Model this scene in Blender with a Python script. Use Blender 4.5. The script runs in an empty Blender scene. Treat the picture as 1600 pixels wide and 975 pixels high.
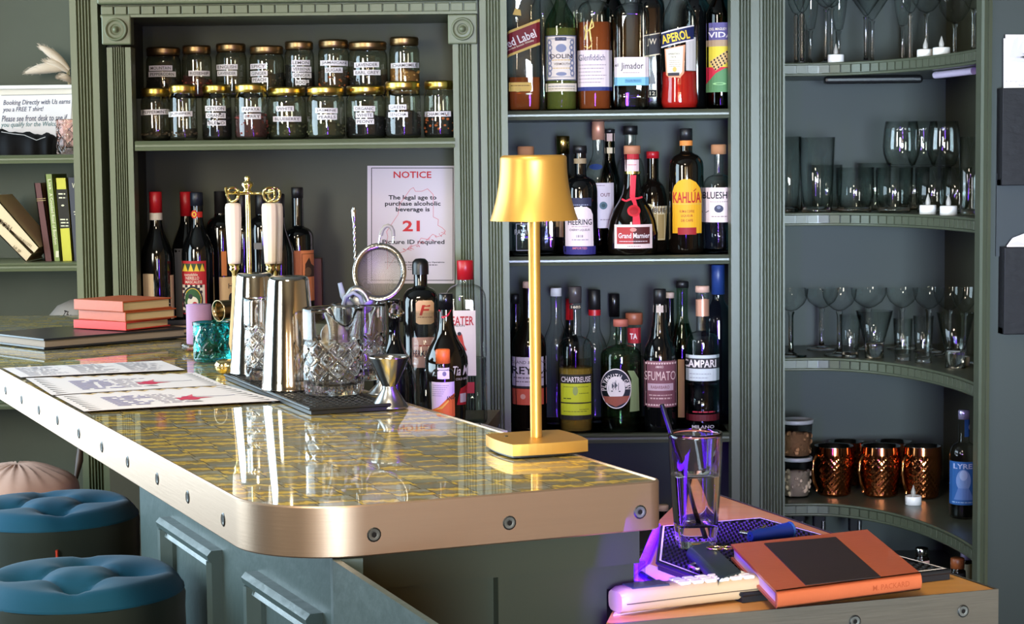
import bpy, bmesh, math, random
from mathutils import Vector, Matrix
random.seed(7)
SC = bpy.context.scene
COL = SC.collection
PI = math.pi
# ------------------------------------------------------------------ camera
FPX, HOR, ROLL = 3000.0, 250.0, 0.011
CAM = Vector((0, 0, 1.4105))
TH = math.atan((487.5 - HOR) / FPX)
_r0 = Vector((1, 0, 0)); _d0 = Vector((0, -math.sin(TH), -math.cos(TH))); FWD = Vector((0, math.cos(TH), -math.sin(TH)))
RGT = _r0 * math.cos(ROLL) + _d0 * math.sin(ROLL)
DWN = -_r0 * math.sin(ROLL) + _d0 * math.cos(ROLL)
cam = bpy.data.cameras.new('camera'); cam_o = bpy.data.objects.new('camera', cam); COL.objects.link(cam_o)
cam.sensor_width = 36; cam.lens = 36 * FPX / 1600; cam.clip_start = .05
M4 = Matrix.Identity(4)
for i, v in enumerate((RGT, -DWN, -FWD)):
    for j in range(3): M4[j][i] = v[j]
M4.translation = CAM
cam_o.matrix_world = M4
SC.camera = cam_o
# ------------------------------------------------------------------ world, lights, exposure
SC.view_settings.view_transform = 'Standard'; SC.view_settings.look = 'None'
SC.view_settings.exposure = 0.0; SC.view_settings.gamma = 1.0; SC.view_settings.use_curve_mapping = False
cy = SC.cycles
cy.max_bounces = 12; cy.diffuse_bounces = 3; cy.glossy_bounces = 5; cy.transmission_bounces = 10; cy.transparent_max_bounces = 40
cy.caustics_reflective = False; cy.caustics_refractive = False; cy.sample_clamp_indirect = 4.0; cy.use_denoising = True
cy.blur_glossy = 0.5
W = bpy.data.worlds.new('world'); SC.world = W; W.use_nodes = True
bg = W.node_tree.nodes['Background']; bg.inputs[0].default_value = (0.55, 0.56, 0.55, 1); bg.inputs[1].default_value = 0.045
def area(name, loc, aim, sx, sy, power, col, spread=180):
    l = bpy.data.lights.new(name, 'AREA'); l.shape = 'RECTANGLE'; l.size = sx; l.size_y = sy; l.energy = power; l.color = col
    l.spread = math.radians(spread)
    o = bpy.data.objects.new(name, l); COL.objects.link(o); o.location = loc
    o.rotation_euler = (Vector(aim) - Vector(loc)).to_track_quat('-Z', 'Y').to_euler()
    return o
area('daylight_left_window', (-2.53, 4.45, 1.55), (0, 4.45, 1.55), 4.1, 1.7, 165, (.66, .86, 1.0), 150)
area('daylight_front_window', (-2.3, 0.6, 1.9), (-0.4, 4.5, 1.3), .9, 1.3, 17, (1.0, .95, .82), 75)
area('daylight_low_window', (.42, -1.0, 1.2), (.82, 4.6, 1.35), .8, .7, 16, (.66, .84, 1.0), 34)
area('warm_ceiling_lamp', (-.35, 1.2, 2.65), (-.3, 2.3, 1.0), .4, .4, 15, (1.0, .84, .62), 110)
area('warm_side_lamp', (.7, -.2, 2.45), (1.9, .3, 1.0), .5, .5, 20, (1.0, .79, .53), 130)
area('warm_wall_lamp_left', (-.75, -1.3, 1.75), (-.2, 4.4, 1.5), .09, .8, 16, (1.0, .80, .44))
area('warm_back_lamp', (-.1, -.9, 2.3), (.2, -2.2, 1.0), .6, .6, 45, (1.0, .79, .53))
area('warm_wall_lamp_right', (.45, -1.3, 1.75), (.1, 4.4, 1.5), .09, .8, 11, (1.0, .86, .56))

# ------------------------------------------------------------------ pixel -> world
def ray(px, py):
    return FWD + RGT * ((px - 800) / FPX) + DWN * ((py - 487.5) / FPX)
def P(px, py, Y):
    d = ray(px, py); return CAM + d * (Y / d.y)
def PZ(px, py, z):
    d = ray(px, py); return CAM + d * ((z - CAM.z) / d.z)
def PX(px, py, p0, n):
    d = ray(px, py); p0 = Vector(p0); n = Vector(n); return CAM + d * ((p0 - CAM).dot(n) / d.dot(n))
def proj(v):
    d = Vector(v) - CAM; k = d.dot(FWD); return 800 + FPX * d.dot(RGT) / k, 487.5 + FPX * d.dot(DWN) / k

# ------------------------------------------------------------------ materials
def lin(c):
    r = []
    for x in c[:3]:
        x = x / 255.0
        r.append(x / 12.92 if x <= .04045 else ((x + .055) / 1.055) ** 2.4)
    return (*r, 1)
MATS = {}
def mat(name, rgb=(128, 128, 128), rough=.5, metal=0, spec=.5, noise=0, nscale=20, bump=0, bscale=60, emit=None, coat=0, sheen=0, trans=0, ior=1.5, stretch=None):
    if name in MATS: return MATS[name]
    m = bpy.data.materials.new(name); m.use_nodes = True; nt = m.node_tree; b = nt.nodes['Principled BSDF']
    b.inputs['Base Color'].default_value = lin(rgb); b.inputs['Roughness'].default_value = rough; b.inputs['Metallic'].default_value = metal
    b.inputs['Specular IOR Level'].default_value = spec; b.inputs['Coat Weight'].default_value = coat; b.inputs['IOR'].default_value = ior
    b.inputs['Sheen Weight'].default_value = sheen; b.inputs['Transmission Weight'].default_value = trans
    if emit: b.inputs['Emission Color'].default_value = lin(emit[0]); b.inputs['Emission Strength'].default_value = emit[1]
    if noise or bump:
        tc = nt.nodes.new('ShaderNodeTexCoord'); mp = nt.nodes.new('ShaderNodeMapping'); nt.links.new(tc.outputs['Object'], mp.inputs[0])
        if stretch: mp.inputs['Scale'].default_value = stretch
    if noise:
        n = nt.nodes.new('ShaderNodeTexNoise'); n.inputs['Scale'].default_value = nscale; n.inputs['Detail'].default_value = 5
        nt.links.new(mp.outputs[0], n.inputs['Vector'])
        mx = nt.nodes.new('ShaderNodeMix'); mx.data_type = 'RGBA'
        nt.links.new(n.outputs['Fac'], mx.inputs[0])
        c = lin(rgb); mx.inputs[6].default_value = tuple(max(0, x * (1 - noise)) for x in c[:3]) + (1,); mx.inputs[7].default_value = tuple(min(1, x * (1 + noise)) for x in c[:3]) + (1,)
        nt.links.new(mx.outputs[2], b.inputs['Base Color'])
    if bump:
        n2 = nt.nodes.new('ShaderNodeTexNoise'); n2.inputs['Scale'].default_value = bscale; n2.inputs['Detail'].default_value = 4
        nt.links.new(mp.outputs[0], n2.inputs['Vector'])
        bp = nt.nodes.new('ShaderNodeBump'); bp.inputs['Strength'].default_value = bump; bp.inputs['Distance'].default_value = .004
        nt.links.new(n2.outputs['Fac'], bp.inputs['Height']); nt.links.new(bp.outputs[0], b.inputs['Normal'])
    MATS[name] = m; return m
def thin(name, rgb, edge=None, gloss=1.0, rough=.02, bump=0, bscale=40, base=.045, body=0):
    """clear sheet glass or liquid: see-through in its own tint, mirror-like towards its rim"""
    if name in MATS: return MATS[name]
    m = bpy.data.materials.new(name); m.use_nodes = True; nt = m.node_tree; nt.nodes.clear()
    N = nt.nodes.new; L = nt.links.new
    out = N('ShaderNodeOutputMaterial'); mix = N('ShaderNodeMixShader'); tr = N('ShaderNodeBsdfTransparent'); gl = N('ShaderNodeBsdfGlossy')
    gl.inputs['Roughness'].default_value = rough
    lw = N('ShaderNodeLayerWeight'); pw = N('ShaderNodeMath'); pw.operation = 'POWER'; pw.inputs[1].default_value = 4.5
    L(lw.outputs['Facing'], pw.inputs[0]); ma = N('ShaderNodeMath'); ma.operation = 'MULTIPLY_ADD'; ma.inputs[1].default_value = .75 * gloss; ma.inputs[2].default_value = base * gloss; ma.use_clamp = True
    lw.inputs[0].default_value = .5
    L(pw.outputs[0], ma.inputs[0]); L(ma.outputs[0], mix.inputs[0])
    mc = N('ShaderNodeMix'); mc.data_type = 'RGBA'; mc.inputs[6].default_value = lin(rgb); mc.inputs[7].default_value = lin(edge or tuple(x * .55 for x in rgb))
    p2 = N('ShaderNodeMath'); p2.operation = 'POWER'; p2.inputs[1].default_value = 3.4; L(lw.outputs['Facing'], p2.inputs[0]); L(p2.outputs[0], mc.inputs[0])
    L(mc.outputs[2], tr.inputs[0])
    if body:
        df = N('ShaderNodeBsdfDiffuse'); df.inputs[0].default_value = lin(rgb); m3 = N('ShaderNodeMixShader'); m3.inputs[0].default_value = body
        L(tr.outputs[0], m3.inputs[1]); L(df.outputs[0], m3.inputs[2]); L(m3.outputs[0], mix.inputs[1])
    else: L(tr.outputs[0], mix.inputs[1])
    L(gl.outputs[0], mix.inputs[2]); L(mix.outputs[0], out.inputs[0])
    if bump:
        tc = N('ShaderNodeTexCoord'); n2 = N('ShaderNodeTexNoise'); n2.inputs['Scale'].default_value = bscale; L(tc.outputs['Object'], n2.inputs['Vector'])
        bp = N('ShaderNodeBump'); bp.inputs['Strength'].default_value = bump; bp.inputs['Distance'].default_value = .003
        L(n2.outputs['Fac'], bp.inputs['Height']); L(bp.outputs[0], gl.inputs['Normal'])
    MATS[name] = m; return m
def ink(rgb, rough=.6):
    return mat('ink_%d_%d_%d' % rgb, rgb, rough, spec=.3)
GREEN_D = mat('green_paint_shaded_trim', (74, 79, 62), .42, noise=.12, nscale=14, bump=.06, bscale=120)  # same green paint, with the shade on the right-hand trim put into the colour
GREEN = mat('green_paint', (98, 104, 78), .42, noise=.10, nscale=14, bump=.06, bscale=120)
GREEN_B = mat('green_paint_shaded_panel', (58, 59, 42), .6, noise=.12, nscale=9, bump=.05, bscale=60)  # same green paint, darkened to paint in the shade on cabinet backs
TEAL_B = mat('grey_blue_painted_panel', (86, 164, 170), .55, noise=.12, nscale=6, bump=.12, bscale=30, stretch=(.4, 1, 4))
SHELF = mat('shelf_paint', (76, 80, 66), .3, noise=.2, nscale=20)
WALLM = mat('dark_green_wall_paint', (36, 44, 39), .6, noise=.06, nscale=8, bump=.03)
BLACK = mat('black_plastic', (14, 14, 15), .35)
BLACKM = mat('black_matte', (16, 16, 17), .8)
WHITE = mat('white_plastic', (232, 228, 224), .4)
PAPER = mat('white_paper', (232, 226, 228), .8, spec=.2)
CREAM = mat('cream_page_block', (206, 184, 142), .8, noise=.12, nscale=4, stretch=(1, 1, 160))
STEEL = mat('polished_steel', (196, 196, 194), .16, metal=1)
STEELR = mat('worn_steel', (180, 180, 178), .3, metal=1)
GOLDM = mat('brass_metal', (214, 186, 104), .22, metal=1)
LIDG = mat('gold_lid', (214, 182, 92), .28, metal=1)
LIDB = mat('bronze_lid', (150, 122, 84), .35, metal=1)
GLASS = thin('clear_glass', (252, 254, 253), (58, 64, 64), gloss=.9, base=.05)
GLASSJ = thin('jar_glass', (242, 244, 236), (116, 120, 104), bump=.15, bscale=30, base=.085)
GLASSG = thin('green_tinted_glass', (208, 224, 206), (80, 104, 84))
GLASSDG = thin('dark_green_glass', (52, 82, 56), (10, 18, 12))
DARKGL = mat('dark_wine_glass', (9, 10, 11), .06, spec=.7)
BROWNGL = mat('brown_black_glass', (14, 9, 6), .06, spec=.7)
REALGL = mat('lead_crystal', (255, 255, 255), .01, trans=1, ior=1.5)

# ------------------------------------------------------------------ mesh builder
class MB:
    def __init__(s): s.v = []; s.f = []; s.m = []; s.sm = []; s.mats = []
    def mi(s, m):
        if m not in s.mats: s.mats.append(m)
        return s.mats.index(m)
    def add(s, vs, fs, m, smooth=False):
        k = len(s.v); i = s.mi(m); s.v += [tuple(v) for v in vs]
        for f in fs: s.f.append(tuple(k + q for q in f)); s.m.append(i); s.sm.append(smooth)
        return s
    def box(s, x0, x1, y0, y1, z0, z1, m, bev=0):
        if bev:
            b = min(bev, abs(x1 - x0) / 2.01, abs(y1 - y0) / 2.01, abs(z1 - z0) / 2.01)
            bm = bmesh.new(); bmesh.ops.create_cube(bm, size=1)
            for v in bm.verts: v.co = Vector((x0 + (v.co.x + .5) * (x1 - x0), y0 + (v.co.y + .5) * (y1 - y0), z0 + (v.co.z + .5) * (z1 - z0)))
            bmesh.ops.bevel(bm, geom=bm.edges[:], offset=b, segments=2, profile=.5, affect='EDGES')
            bm.verts.index_update()
            s.add([v.co for v in bm.verts], [[v.index for v in f.verts] for f in bm.faces], m); bm.free(); return s
        vs = [(x, y, z) for z in (z0, z1) for y in (y0, y1) for x in (x0, x1)]
        return s.add(vs, [(0, 2, 3, 1), (4, 5, 7, 6), (0, 1, 5, 4), (2, 6, 7, 3), (0, 4, 6, 2), (1, 3, 7, 5)], m)
    def prism(s, pts, z0, z1, m, smooth=False):
        n = len(pts); vs = [(p[0], p[1], z0) for p in pts] + [(p[0], p[1], z1) for p in pts]
        s.add(vs, [tuple(range(n - 1, -1, -1)), tuple(range(n, 2 * n))], m)
        return s.add(vs, [(i, (i + 1) % n, n + (i + 1) % n, n + i) for i in range(n)], m, smooth)
    def ext(s, pts, o, u, v, w, m, smooth=False):
        """polygon pts (a,b) laid at o + a*u + b*v, extruded by w"""
        o, u, v, w = map(Vector, (o, u, v, w)); n = len(pts)
        vs = [o + u * a + v * b for a, b in pts]; vs = vs + [q + w for q in vs]
        s.add(vs, [tuple(range(n - 1, -1, -1)), tuple(range(n, 2 * n))], m)
        return s.add(vs, [(i, (i + 1) % n, n + (i + 1) % n, n + i) for i in range(n)], m, smooth)
    def lathe(s, prof, m, n=28, c=(0, 0, 0), sq=None, smooth=True, fn=None, xf=None):
        """prof: (r, z) rows; sq: superellipse power per row or one number"""
        vs = []; fs = []
        rows = []
        for i, (r, z) in enumerate(prof):
            if r <= 1e-6: rows.append([len(vs)]); vs.append((c[0], c[1], c[2] + z)); continue
            e = sq[i] if isinstance(sq, (list, tuple)) else (sq or 2)
            row = []
            for k in range(n):
                t = 2 * PI * (k + .5) / n; co, si = math.cos(t), math.sin(t)
                q = (abs(co) ** e + abs(si) ** e) ** (-1 / e) if e != 2 else 1
                rr = r * q
                if fn: rr = fn(rr, t, z)
                row.append(len(vs)); vs.append((c[0] + rr * co, c[1] + rr * si, c[2] + z))
            rows.append(row)
        for a, b in zip(rows, rows[1:]):
            if len(a) == 1 and len(b) == 1: continue
            for k in range(n):
                k2 = (k + 1) % n
                if len(a) == 1: fs.append((a[0], b[k2], b[k]))
                elif len(b) == 1: fs.append((a[k], a[k2], b[0]))
                else: fs.append((a[k], a[k2], b[k2], b[k]))
        if xf: vs = [xf @ Vector(v) for v in vs]
        return s.add(vs, fs, m, smooth)
    def tube(s, pts, r, m, n=8, caps=True, closed=False):
        pts = [Vector(p) for p in pts]; N = len(pts); vs = []; fs = []
        rr = r if isinstance(r, (list, tuple)) else [r] * N
        up = None
        for i, p in enumerate(pts):
            if closed: t = pts[(i + 1) % N] - pts[i - 1]
            else: t = pts[min(i + 1, N - 1)] - pts[max(i - 1, 0)]
            t.normalize()
            if up is None: up = Vector((0, 0, 1)) if abs(t.z) < .9 else Vector((1, 0, 0))
            a = t.cross(up).normalized(); b = a.cross(t).normalized(); up = b
            for k in range(n):
                q = 2 * PI * k / n; vs.append(p + a * (rr[i] * math.cos(q)) + b * (rr[i] * math.sin(q)))
        for i in range(N if closed else N - 1):
            j = (i + 1) % N
            for k in range(n): fs.append((i * n + k, i * n + (k + 1) % n, j * n + (k + 1) % n, j * n + k))
        s.add(vs, fs, m, True)
        if caps and not closed: s.add(vs[:n] + vs[-n:], [tuple(range(n - 1, -1, -1)), tuple(range(n, 2 * n))], m)
        return s
    def ball(s, c, rx, ry, rz, m, n=20, k=12, fn=None):
        prof = [(math.sin(PI * i / k), -math.cos(PI * i / k)) for i in range(k + 1)]; prof[0] = (0, -1); prof[-1] = (0, 1)
        vs0 = len(s.v); s.lathe(prof, m, n)
        for i in range(vs0, len(s.v)):
            x, y, z = s.v[i]
            if fn: x, y, z = fn(x, y, z)
            s.v[i] = (c[0] + x * rx, c[1] + y * ry, c[2] + z * rz)
        return s
    def build(s, name, parent=None, loc=None, rz=None, shade=None):
        me = bpy.data.meshes.new(name); me.from_pydata(s.v, [], s.f)
        for m in s.mats: me.materials.append(m)
        me.polygons.foreach_set('material_index', s.m); me.polygons.foreach_set('use_smooth', s.sm); me.update()
        o = bpy.data.objects.new(name, me); COL.objects.link(o)
        if parent: o.parent = parent
        if loc is not None: o.location = loc
        if rz is not None: o.rotation_euler = (0, 0, rz)
        return o
def tag(o, label, cat, group=None, kind=None):
    o['label'] = label; o['category'] = cat
    if group: o['group'] = group
    if kind: o['kind'] = kind
    return o
def thing(name, label, cat, loc=(0, 0, 0), rz=0, group=None):
    o = bpy.data.objects.new(name, None); COL.objects.link(o); o.empty_display_size = .05
    o.location = (loc[0], loc[1], loc[2] + (.0006 if tuple(loc) != (0, 0, 0) and loc[2] > .1 else 0)); o.rotation_euler = (0, 0, rz)   # set down a hair above what carries it
    return tag(o, label, cat, group)
def struct(o):
    o['kind'] = 'structure'; return o
# ------------------------------------------------------------------ lettering
TXT = {}
def text_mesh(t, bold=0, shear=0):
    k = (t, bold, shear)
    if k not in TXT:
        cu = bpy.data.curves.new('t', 'FONT'); cu.body = t; cu.resolution_u = 2; cu.offset = bold; cu.shear = shear; cu.fill_mode = 'BOTH'
        ob = bpy.data.objects.new('t', cu); me = bpy.data.meshes.new_from_object(ob)
        vs = [(v.co.x, v.co.y) for v in me.vertices]; fs = [tuple(p.vertices) for p in me.polygons]
        bpy.data.objects.remove(ob); bpy.data.curves.remove(cu); bpy.data.meshes.remove(me)
        if not vs: vs = [(0, 0), (1, 0), (1, 1)]; fs = []
        x0 = min(v[0] for v in vs); x1 = max(v[0] for v in vs); y0 = min(v[1] for v in vs); y1 = max(v[1] for v in vs)
        TXT[k] = ([((x - x0) / max(x1 - x0, 1e-6), (y - y0) / max(y1 - y0, 1e-6)) for x, y in vs], fs)
    return TXT[k]
def clip(pts, ax, v, sg):
    o = []
    for i, p in enumerate(pts):
        q = pts[i - 1]; a, b = (q[ax] - v) * sg, (p[ax] - v) * sg
        if (a >= 0) != (b >= 0): t = a / (a - b); o.append((q[0] + (p[0] - q[0]) * t, q[1] + (p[1] - q[1]) * t))
        if b >= 0: o.append(p)
    return o
class Decal:
    """flat artwork in its own 2D frame, later wrapped on a surface; y grows downwards like the print is read"""
    def __init__(s): s.it = []
    def rect(s, x0, y0, x1, y1, m, L=0, nx=10, ny=None):
        ny = ny or max(1, min(12, int(abs(y1 - y0) / 5)))
        vs = [(x0 + (x1 - x0) * i / nx, y0 + (y1 - y0) * j / ny) for j in range(ny + 1) for i in range(nx + 1)]
        w = nx + 1
        s.it.append((vs, [(j * w + i, (j + 1) * w + i, (j + 1) * w + i + 1, j * w + i + 1) for j in range(ny) for i in range(nx)], m, L)); return s
    def frame(s, x0, y0, x1, y1, t, m, L=1):
        s.rect(x0, y0, x1, y0 + t, m, L); s.rect(x0, y1 - t, x1, y1, m, L); s.rect(x0, y0, x0 + t, y1, m, L, 1); return s.rect(x1 - t, y0, x1, y1, m, L, 1)
    def ell(s, cx, cy_, rx, ry, m, L=1, n=24, r0=0):
        """filled ellipse, or a ring from r0 (share of the radius)"""
        vs = []; fs = []
        rings = [r0, (1 + r0) / 2, 1]
        for q in rings: vs += [(cx + q * rx * math.cos(2 * PI * i / n), cy_ + q * ry * math.sin(2 * PI * i / n)) for i in range(n)]
        for a in range(2): fs += [(a * n + i, a * n + (i + 1) % n, (a + 1) * n + (i + 1) % n, (a + 1) * n + i) for i in range(n)]
        s.it.append((vs, fs, m, L)); return s
    def poly(s, pts, m, L=1):
        xs = [p[0] for p in pts]; ys = [p[1] for p in pts]
        if max(xs) - min(xs) > 6 or max(ys) - min(ys) > 6:      # cut into small cells so that it can follow a curved surface
            nx = max(1, int((max(xs) - min(xs)) / 4)); ny = max(1, int((max(ys) - min(ys)) / 5))
            for i in range(nx):
                a = min(xs) + (max(xs) - min(xs)) * i / nx; b = min(xs) + (max(xs) - min(xs)) * (i + 1) / nx
                st = clip(clip(list(pts), 0, a, 1), 0, b, -1)
                for j in range(ny):
                    c = min(ys) + (max(ys) - min(ys)) * j / ny; d = min(ys) + (max(ys) - min(ys)) * (j + 1) / ny
                    q = clip(clip(st, 1, c, 1), 1, d, -1)
                    if len(q) > 2: s.it.append((q, [tuple(range(len(q) - 1, -1, -1))], m, L))
            return s
        s.it.append((list(pts), [tuple(range(len(pts) - 1, -1, -1))], m, L)); return s
    def line(s, pts, t, m, L=2):
        for a, b in zip(pts, pts[1:]):
            dx, dy = b[0] - a[0], b[1] - a[1]; q = math.hypot(dx, dy) or 1; nx, ny = -dy / q * t / 2, dx / q * t / 2
            s.it.append(([(a[0] + nx, a[1] + ny), (b[0] + nx, b[1] + ny), (b[0] - nx, b[1] - ny), (a[0] - nx, a[1] - ny)], [(0, 1, 2, 3)], m, L))
        return s
    def text(s, t, cx, cy_, w, h, m, L=3, bold=.012, shear=0, rot=0):
        vs, fs = text_mesh(t, bold * .6, shear); c_, s_ = math.cos(rot), math.sin(rot); o = []
        for x, y in vs:
            a = (x - .5) * w; b = (.5 - y) * h; o.append((cx + a * c_ - b * s_, cy_ + a * s_ + b * c_))
        s.it.append((o, fs, m, L)); return s
    def arc_text(s, t, cx, cy_, r, a0, a1, w, h, m, L=3):
        for i, ch in enumerate(t):
            if ch == ' ': continue
            a = a0 + (a1 - a0) * i / max(1, len(t) - 1); s.text(ch, cx + r * math.sin(a), cy_ - r * math.cos(a), w, h, m, L, .03, 0, a)
        return s
    def scrib(s, x0, x1, y, h, m, L=3, seed=0):
        """a line of print too small to read: short dashes"""
        rnd = random.Random(seed * 131 + int(y * 97)); x = x0
        while x < x1:
            w = h * rnd.uniform(1.2, 4); s.rect(x, y - h / 2, min(x1, x + w), y + h / 2, m, L, 1); x += w + h * .7
        return s
    def onto(s, mb, fn):
        for vs, fs, m, L in s.it: mb.add([fn(x, y, L) for x, y in vs], fs, m)
        return mb
# ================================================================== SETTING
YF, YB = 4.40, 4.66            # cabinet fronts and cabinet backs
def XA(px, Y, py=330): return P(px, py, Y).x
def ZA(py, Y, px=800): return P(px, py, Y).z
floor_m = mat('dark_floorboards', (52, 38, 28), .5, noise=.3, nscale=6, stretch=(1, 12, 1))
mb = MB(); mb.box(-2.7, 1.9, -2.2, 6.8, -.06, 0, floor_m); struct(mb.build('floor'))
mb = MB(); mb.box(-1.62, 1.9, YB + .05, YB + .15, 0, 2.8, WALLM); struct(mb.build('wall_back'))
mb = MB(); mb.box(-2.7, 1.9, -2.2, 6.8, 2.8, 2.86, mat('ceiling_paint', (150, 148, 140), .8)); struct(mb.build('ceiling'))
# left wall with a window opening
mb = MB()
mb.box(-2.66, -2.56, -2.2, 2.35, 0, 2.8, WALLM); mb.box(-2.66, -2.56, 2.35, 6.8, 0, .65, WALLM); mb.box(-2.66, -2.56, 2.35, 6.8, 2.45, 2.8, WALLM)
struct(mb.build('wall_left'))
mb = MB()
for y in (2.35, 3.75, 5.15, 6.5): mb.box(-2.62, -2.56, y, y + .06, .65, 2.45, WHITE)
for z in (.65, 1.55, 2.39): mb.box(-2.62, -2.56, 2.35, 6.56, z, z + .06, WHITE)
struct(mb.build('window_1'))
# right wall, just in front of the corner cabinet
YR = 3.84
xw = XA(1543, YR)
mb = MB(); mb.box(xw, 1.9, YR, YR + .03, 0, 2.8, WALLM); struct(mb.build('wall_right'))

mb = MB(); mb.box(-2.7, 1.96, -2.26, -2.2, 0, 2.8, mat('warm_plaster', (172, 138, 98), .8)); struct(mb.build('wall_front'))
mb = MB(); mb.box(1.9, 1.96, -2.2, YR, 0, 2.8, mat('warm_plaster', (172, 138, 98), .8)); struct(mb.build('wall_side'))
# ------------------------------------------------------------------ joinery
def flutes(mb, x0, x1, Y, z0, z1, n, m, dep=.03, flank=.22, g=.007):
    w = x1 - x0; a = x0 + w * flank; b = x1 - w * flank; fw = (b - a) / n
    pts = [(x0, Y)]
    for i in range(n):
        c = a + fw * (i + .5); r = fw * .36
        pts += [(c - r, Y), (c - r * .6, Y + g * .75), (c, Y + g), (c + r * .6, Y + g * .75), (c + r, Y)]
    pts += [(x1, Y), (x1, Y + dep), (x0, Y + dep)]
    return mb.prism(pts, z0, z1, m)
def rosette(mb, cx, cz, Y, h, m):
    mb.box(cx - h, cx + h, Y - .008, Y + .03, cz - h, cz + h, m, .003)
    R = h * .78
    prof = [(R, 0), (R, .004), (R * .9, .009), (R * .78, .005), (R * .66, .002), (R * .55, .007), (R * .44, .003), (R * .3, .002), (R * .24, .008), (R * .12, .012), (0, .0125)]
    xf = Matrix.Translation((cx, Y - .008, cz)) @ Matrix.Rotation(PI / 2, 4, 'X')
    mb.lathe(prof, m, 32, xf=xf)
def nosed_shelf(mb, x0, x1, Y, Yb, zt, th, m):
    pts = [(Yb, zt), (Y + .006, zt), (Y, zt - th * .18), (Y + .004, zt - th * .4), (Y + .004, zt - th * .62), (Y, zt - th * .7), (Y + .003, zt - th), (Yb, zt - th)]
    return mb.ext(pts, (x0, 0, 0), (0, 1, 0), (0, 0, 1), (x1 - x0, 0, 0), m)
ZT = 2.05
# ---- left bookcase
bx1 = XA(122, YF)
T = thing('bookcase', 'green built-in bookcase at the far left holding a white sign and leaning books', 'bookcase', (0, 0, 0))
mb = MB(); mb.box(-1.6, bx1, YB, YB + .04, 0, ZT, mat('green_paint_lit_panel', (76, 82, 68), .6, noise=.12, nscale=9)); mb.box(-1.6, -1.57, YF, YB, 0, ZT, GREEN_B); mb.build('back_panel', T)  # brighter light on this back panel is painted into its green
Zb = [ZA(242, YF, 60), ZA(411, YF, 60), ZA(525, 4.5, 100), ZA(627, YF, 20)]
for z in Zb:
    mb = MB(); nosed_shelf(mb, -1.57, bx1 + .004, YF, YB, z, .019, GREEN); mb.build('shelf', T)
mb = MB(); flutes(mb, bx1, XA(165, YF), YF - .03, 0, ZT, 5, GREEN, .08); mb.build('pilaster', T)
# ---- hutch with the jars
hx0, hx1 = XA(217, YF), XA(711, YF)
T = thing('hutch', 'green open hutch with fluted posts holding two rows of glass jars', 'cabinet')
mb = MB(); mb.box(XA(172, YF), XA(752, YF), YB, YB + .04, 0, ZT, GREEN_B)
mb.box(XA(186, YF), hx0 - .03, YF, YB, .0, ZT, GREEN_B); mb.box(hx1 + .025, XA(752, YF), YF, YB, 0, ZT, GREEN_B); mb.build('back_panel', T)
zr1, zr0 = ZA(26, YF, 460), ZA(72, YF, 460)
mb = MB(); flutes(mb, XA(177, YF), XA(214, YF), YF - .025, .0, zr0, 6, GREEN, .05); mb.build('pilaster', T)
mb = MB(); flutes(mb, XA(711, YF), XA(749, YF), YF - .025, .0, zr0, 5, GREEN, .05); mb.build('pilaster', T)
hh = (zr1 - zr0) / 2
for pc in (194, 727):
    mb = MB(); rosette(mb, XA(pc, YF), ZA(48 if pc < 400 else 47, YF, pc), YF - .028, hh, GREEN); mb.build('rosette', T)
mb = MB(); xa, xb = XA(170, YF), XA(750, YF)
mb.box(xa, xb, YF - .034, YB, zr1, zr1 + .006, GREEN); mb.box(xa, xb, YF - .02, YB, zr1 + .006, zr1 + .09, GREEN)
mb.box(xa - .004, xb, YF - .05, YB, ZA(6, YF, 460), ZA(6, YF, 460) + .09, GREEN, .004)
nd = 28
for i in range(nd):
    x = xa + (xb - xa) * i / nd; mb.box(x + .0008, x + (xb - xa) / nd - .0022, YF - .03, YF - .019, ZA(21.5, YF, 460), ZA(8.5, YF, 460), GREEN, .0015)
mb.build('cornice', T)
ZJ = ZA(218, YF, 460)
mb = MB(); nosed_shelf(mb, XA(217, YF), XA(713, YF), YF - .03, YB, ZJ, .022, GREEN); mb.box(hx0 - .03, hx1 + .025, YF + .03, YB, ZJ - .02, ZJ, GREEN); mb.build('shelf', T)
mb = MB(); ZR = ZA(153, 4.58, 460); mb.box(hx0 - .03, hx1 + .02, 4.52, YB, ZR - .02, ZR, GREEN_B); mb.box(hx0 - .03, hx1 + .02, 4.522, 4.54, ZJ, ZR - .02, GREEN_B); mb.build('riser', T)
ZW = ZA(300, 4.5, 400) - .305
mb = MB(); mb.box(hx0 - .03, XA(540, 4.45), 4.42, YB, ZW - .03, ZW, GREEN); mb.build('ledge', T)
mb = MB(); mb.box(XA(606, YB), XA(627, YB), YB - .006, YB + .01, ZA(503, YB, 615), ZA(470, YB, 615), BLACK, .003); mb.build('socket_plate', T)
# ---- bottle cabinet
kx0 = XA(1222, YF)
cx0, cx1 = XA(795, YF), XA(1140, YF)
YB2 = 4.72
T = thing('bottle_cabinet', 'green cabinet of three crowded bottle shelves in the middle of the wall', 'cabinet')
mb = MB(); mb.box(XA(752, YF), kx0 - .036, YB2, YB2 + .04, 0, ZT, TEAL_B)
mb.box(XA(753, YF), cx0 - .022, YF, YB2, 0, ZT, TEAL_B); mb.box(cx1 + .034, XA(1196, YF), YF, YB2, 0, ZT, TEAL_B); mb.build('back_panel', T)
ZB = [ZA(171.5, YF, 970), ZA(400, YF, 970), ZA(679, YF, 970)]
for z in ZB:
    mb = MB(); nosed_shelf(mb, cx0, cx1, YF + .005, YB2, z, .021, SHELF); mb.box(cx0 - .022, cx1 + .034, YF + .032, YB2, z - .02, z, SHELF); mb.build('shelf', T)
ZLOW = ZA(845, 4.5, 1040)
mb = MB(); nosed_shelf(mb, cx0, cx1, YF + .005, YB2, ZLOW, .021, SHELF); mb.build('shelf', T)
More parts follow.
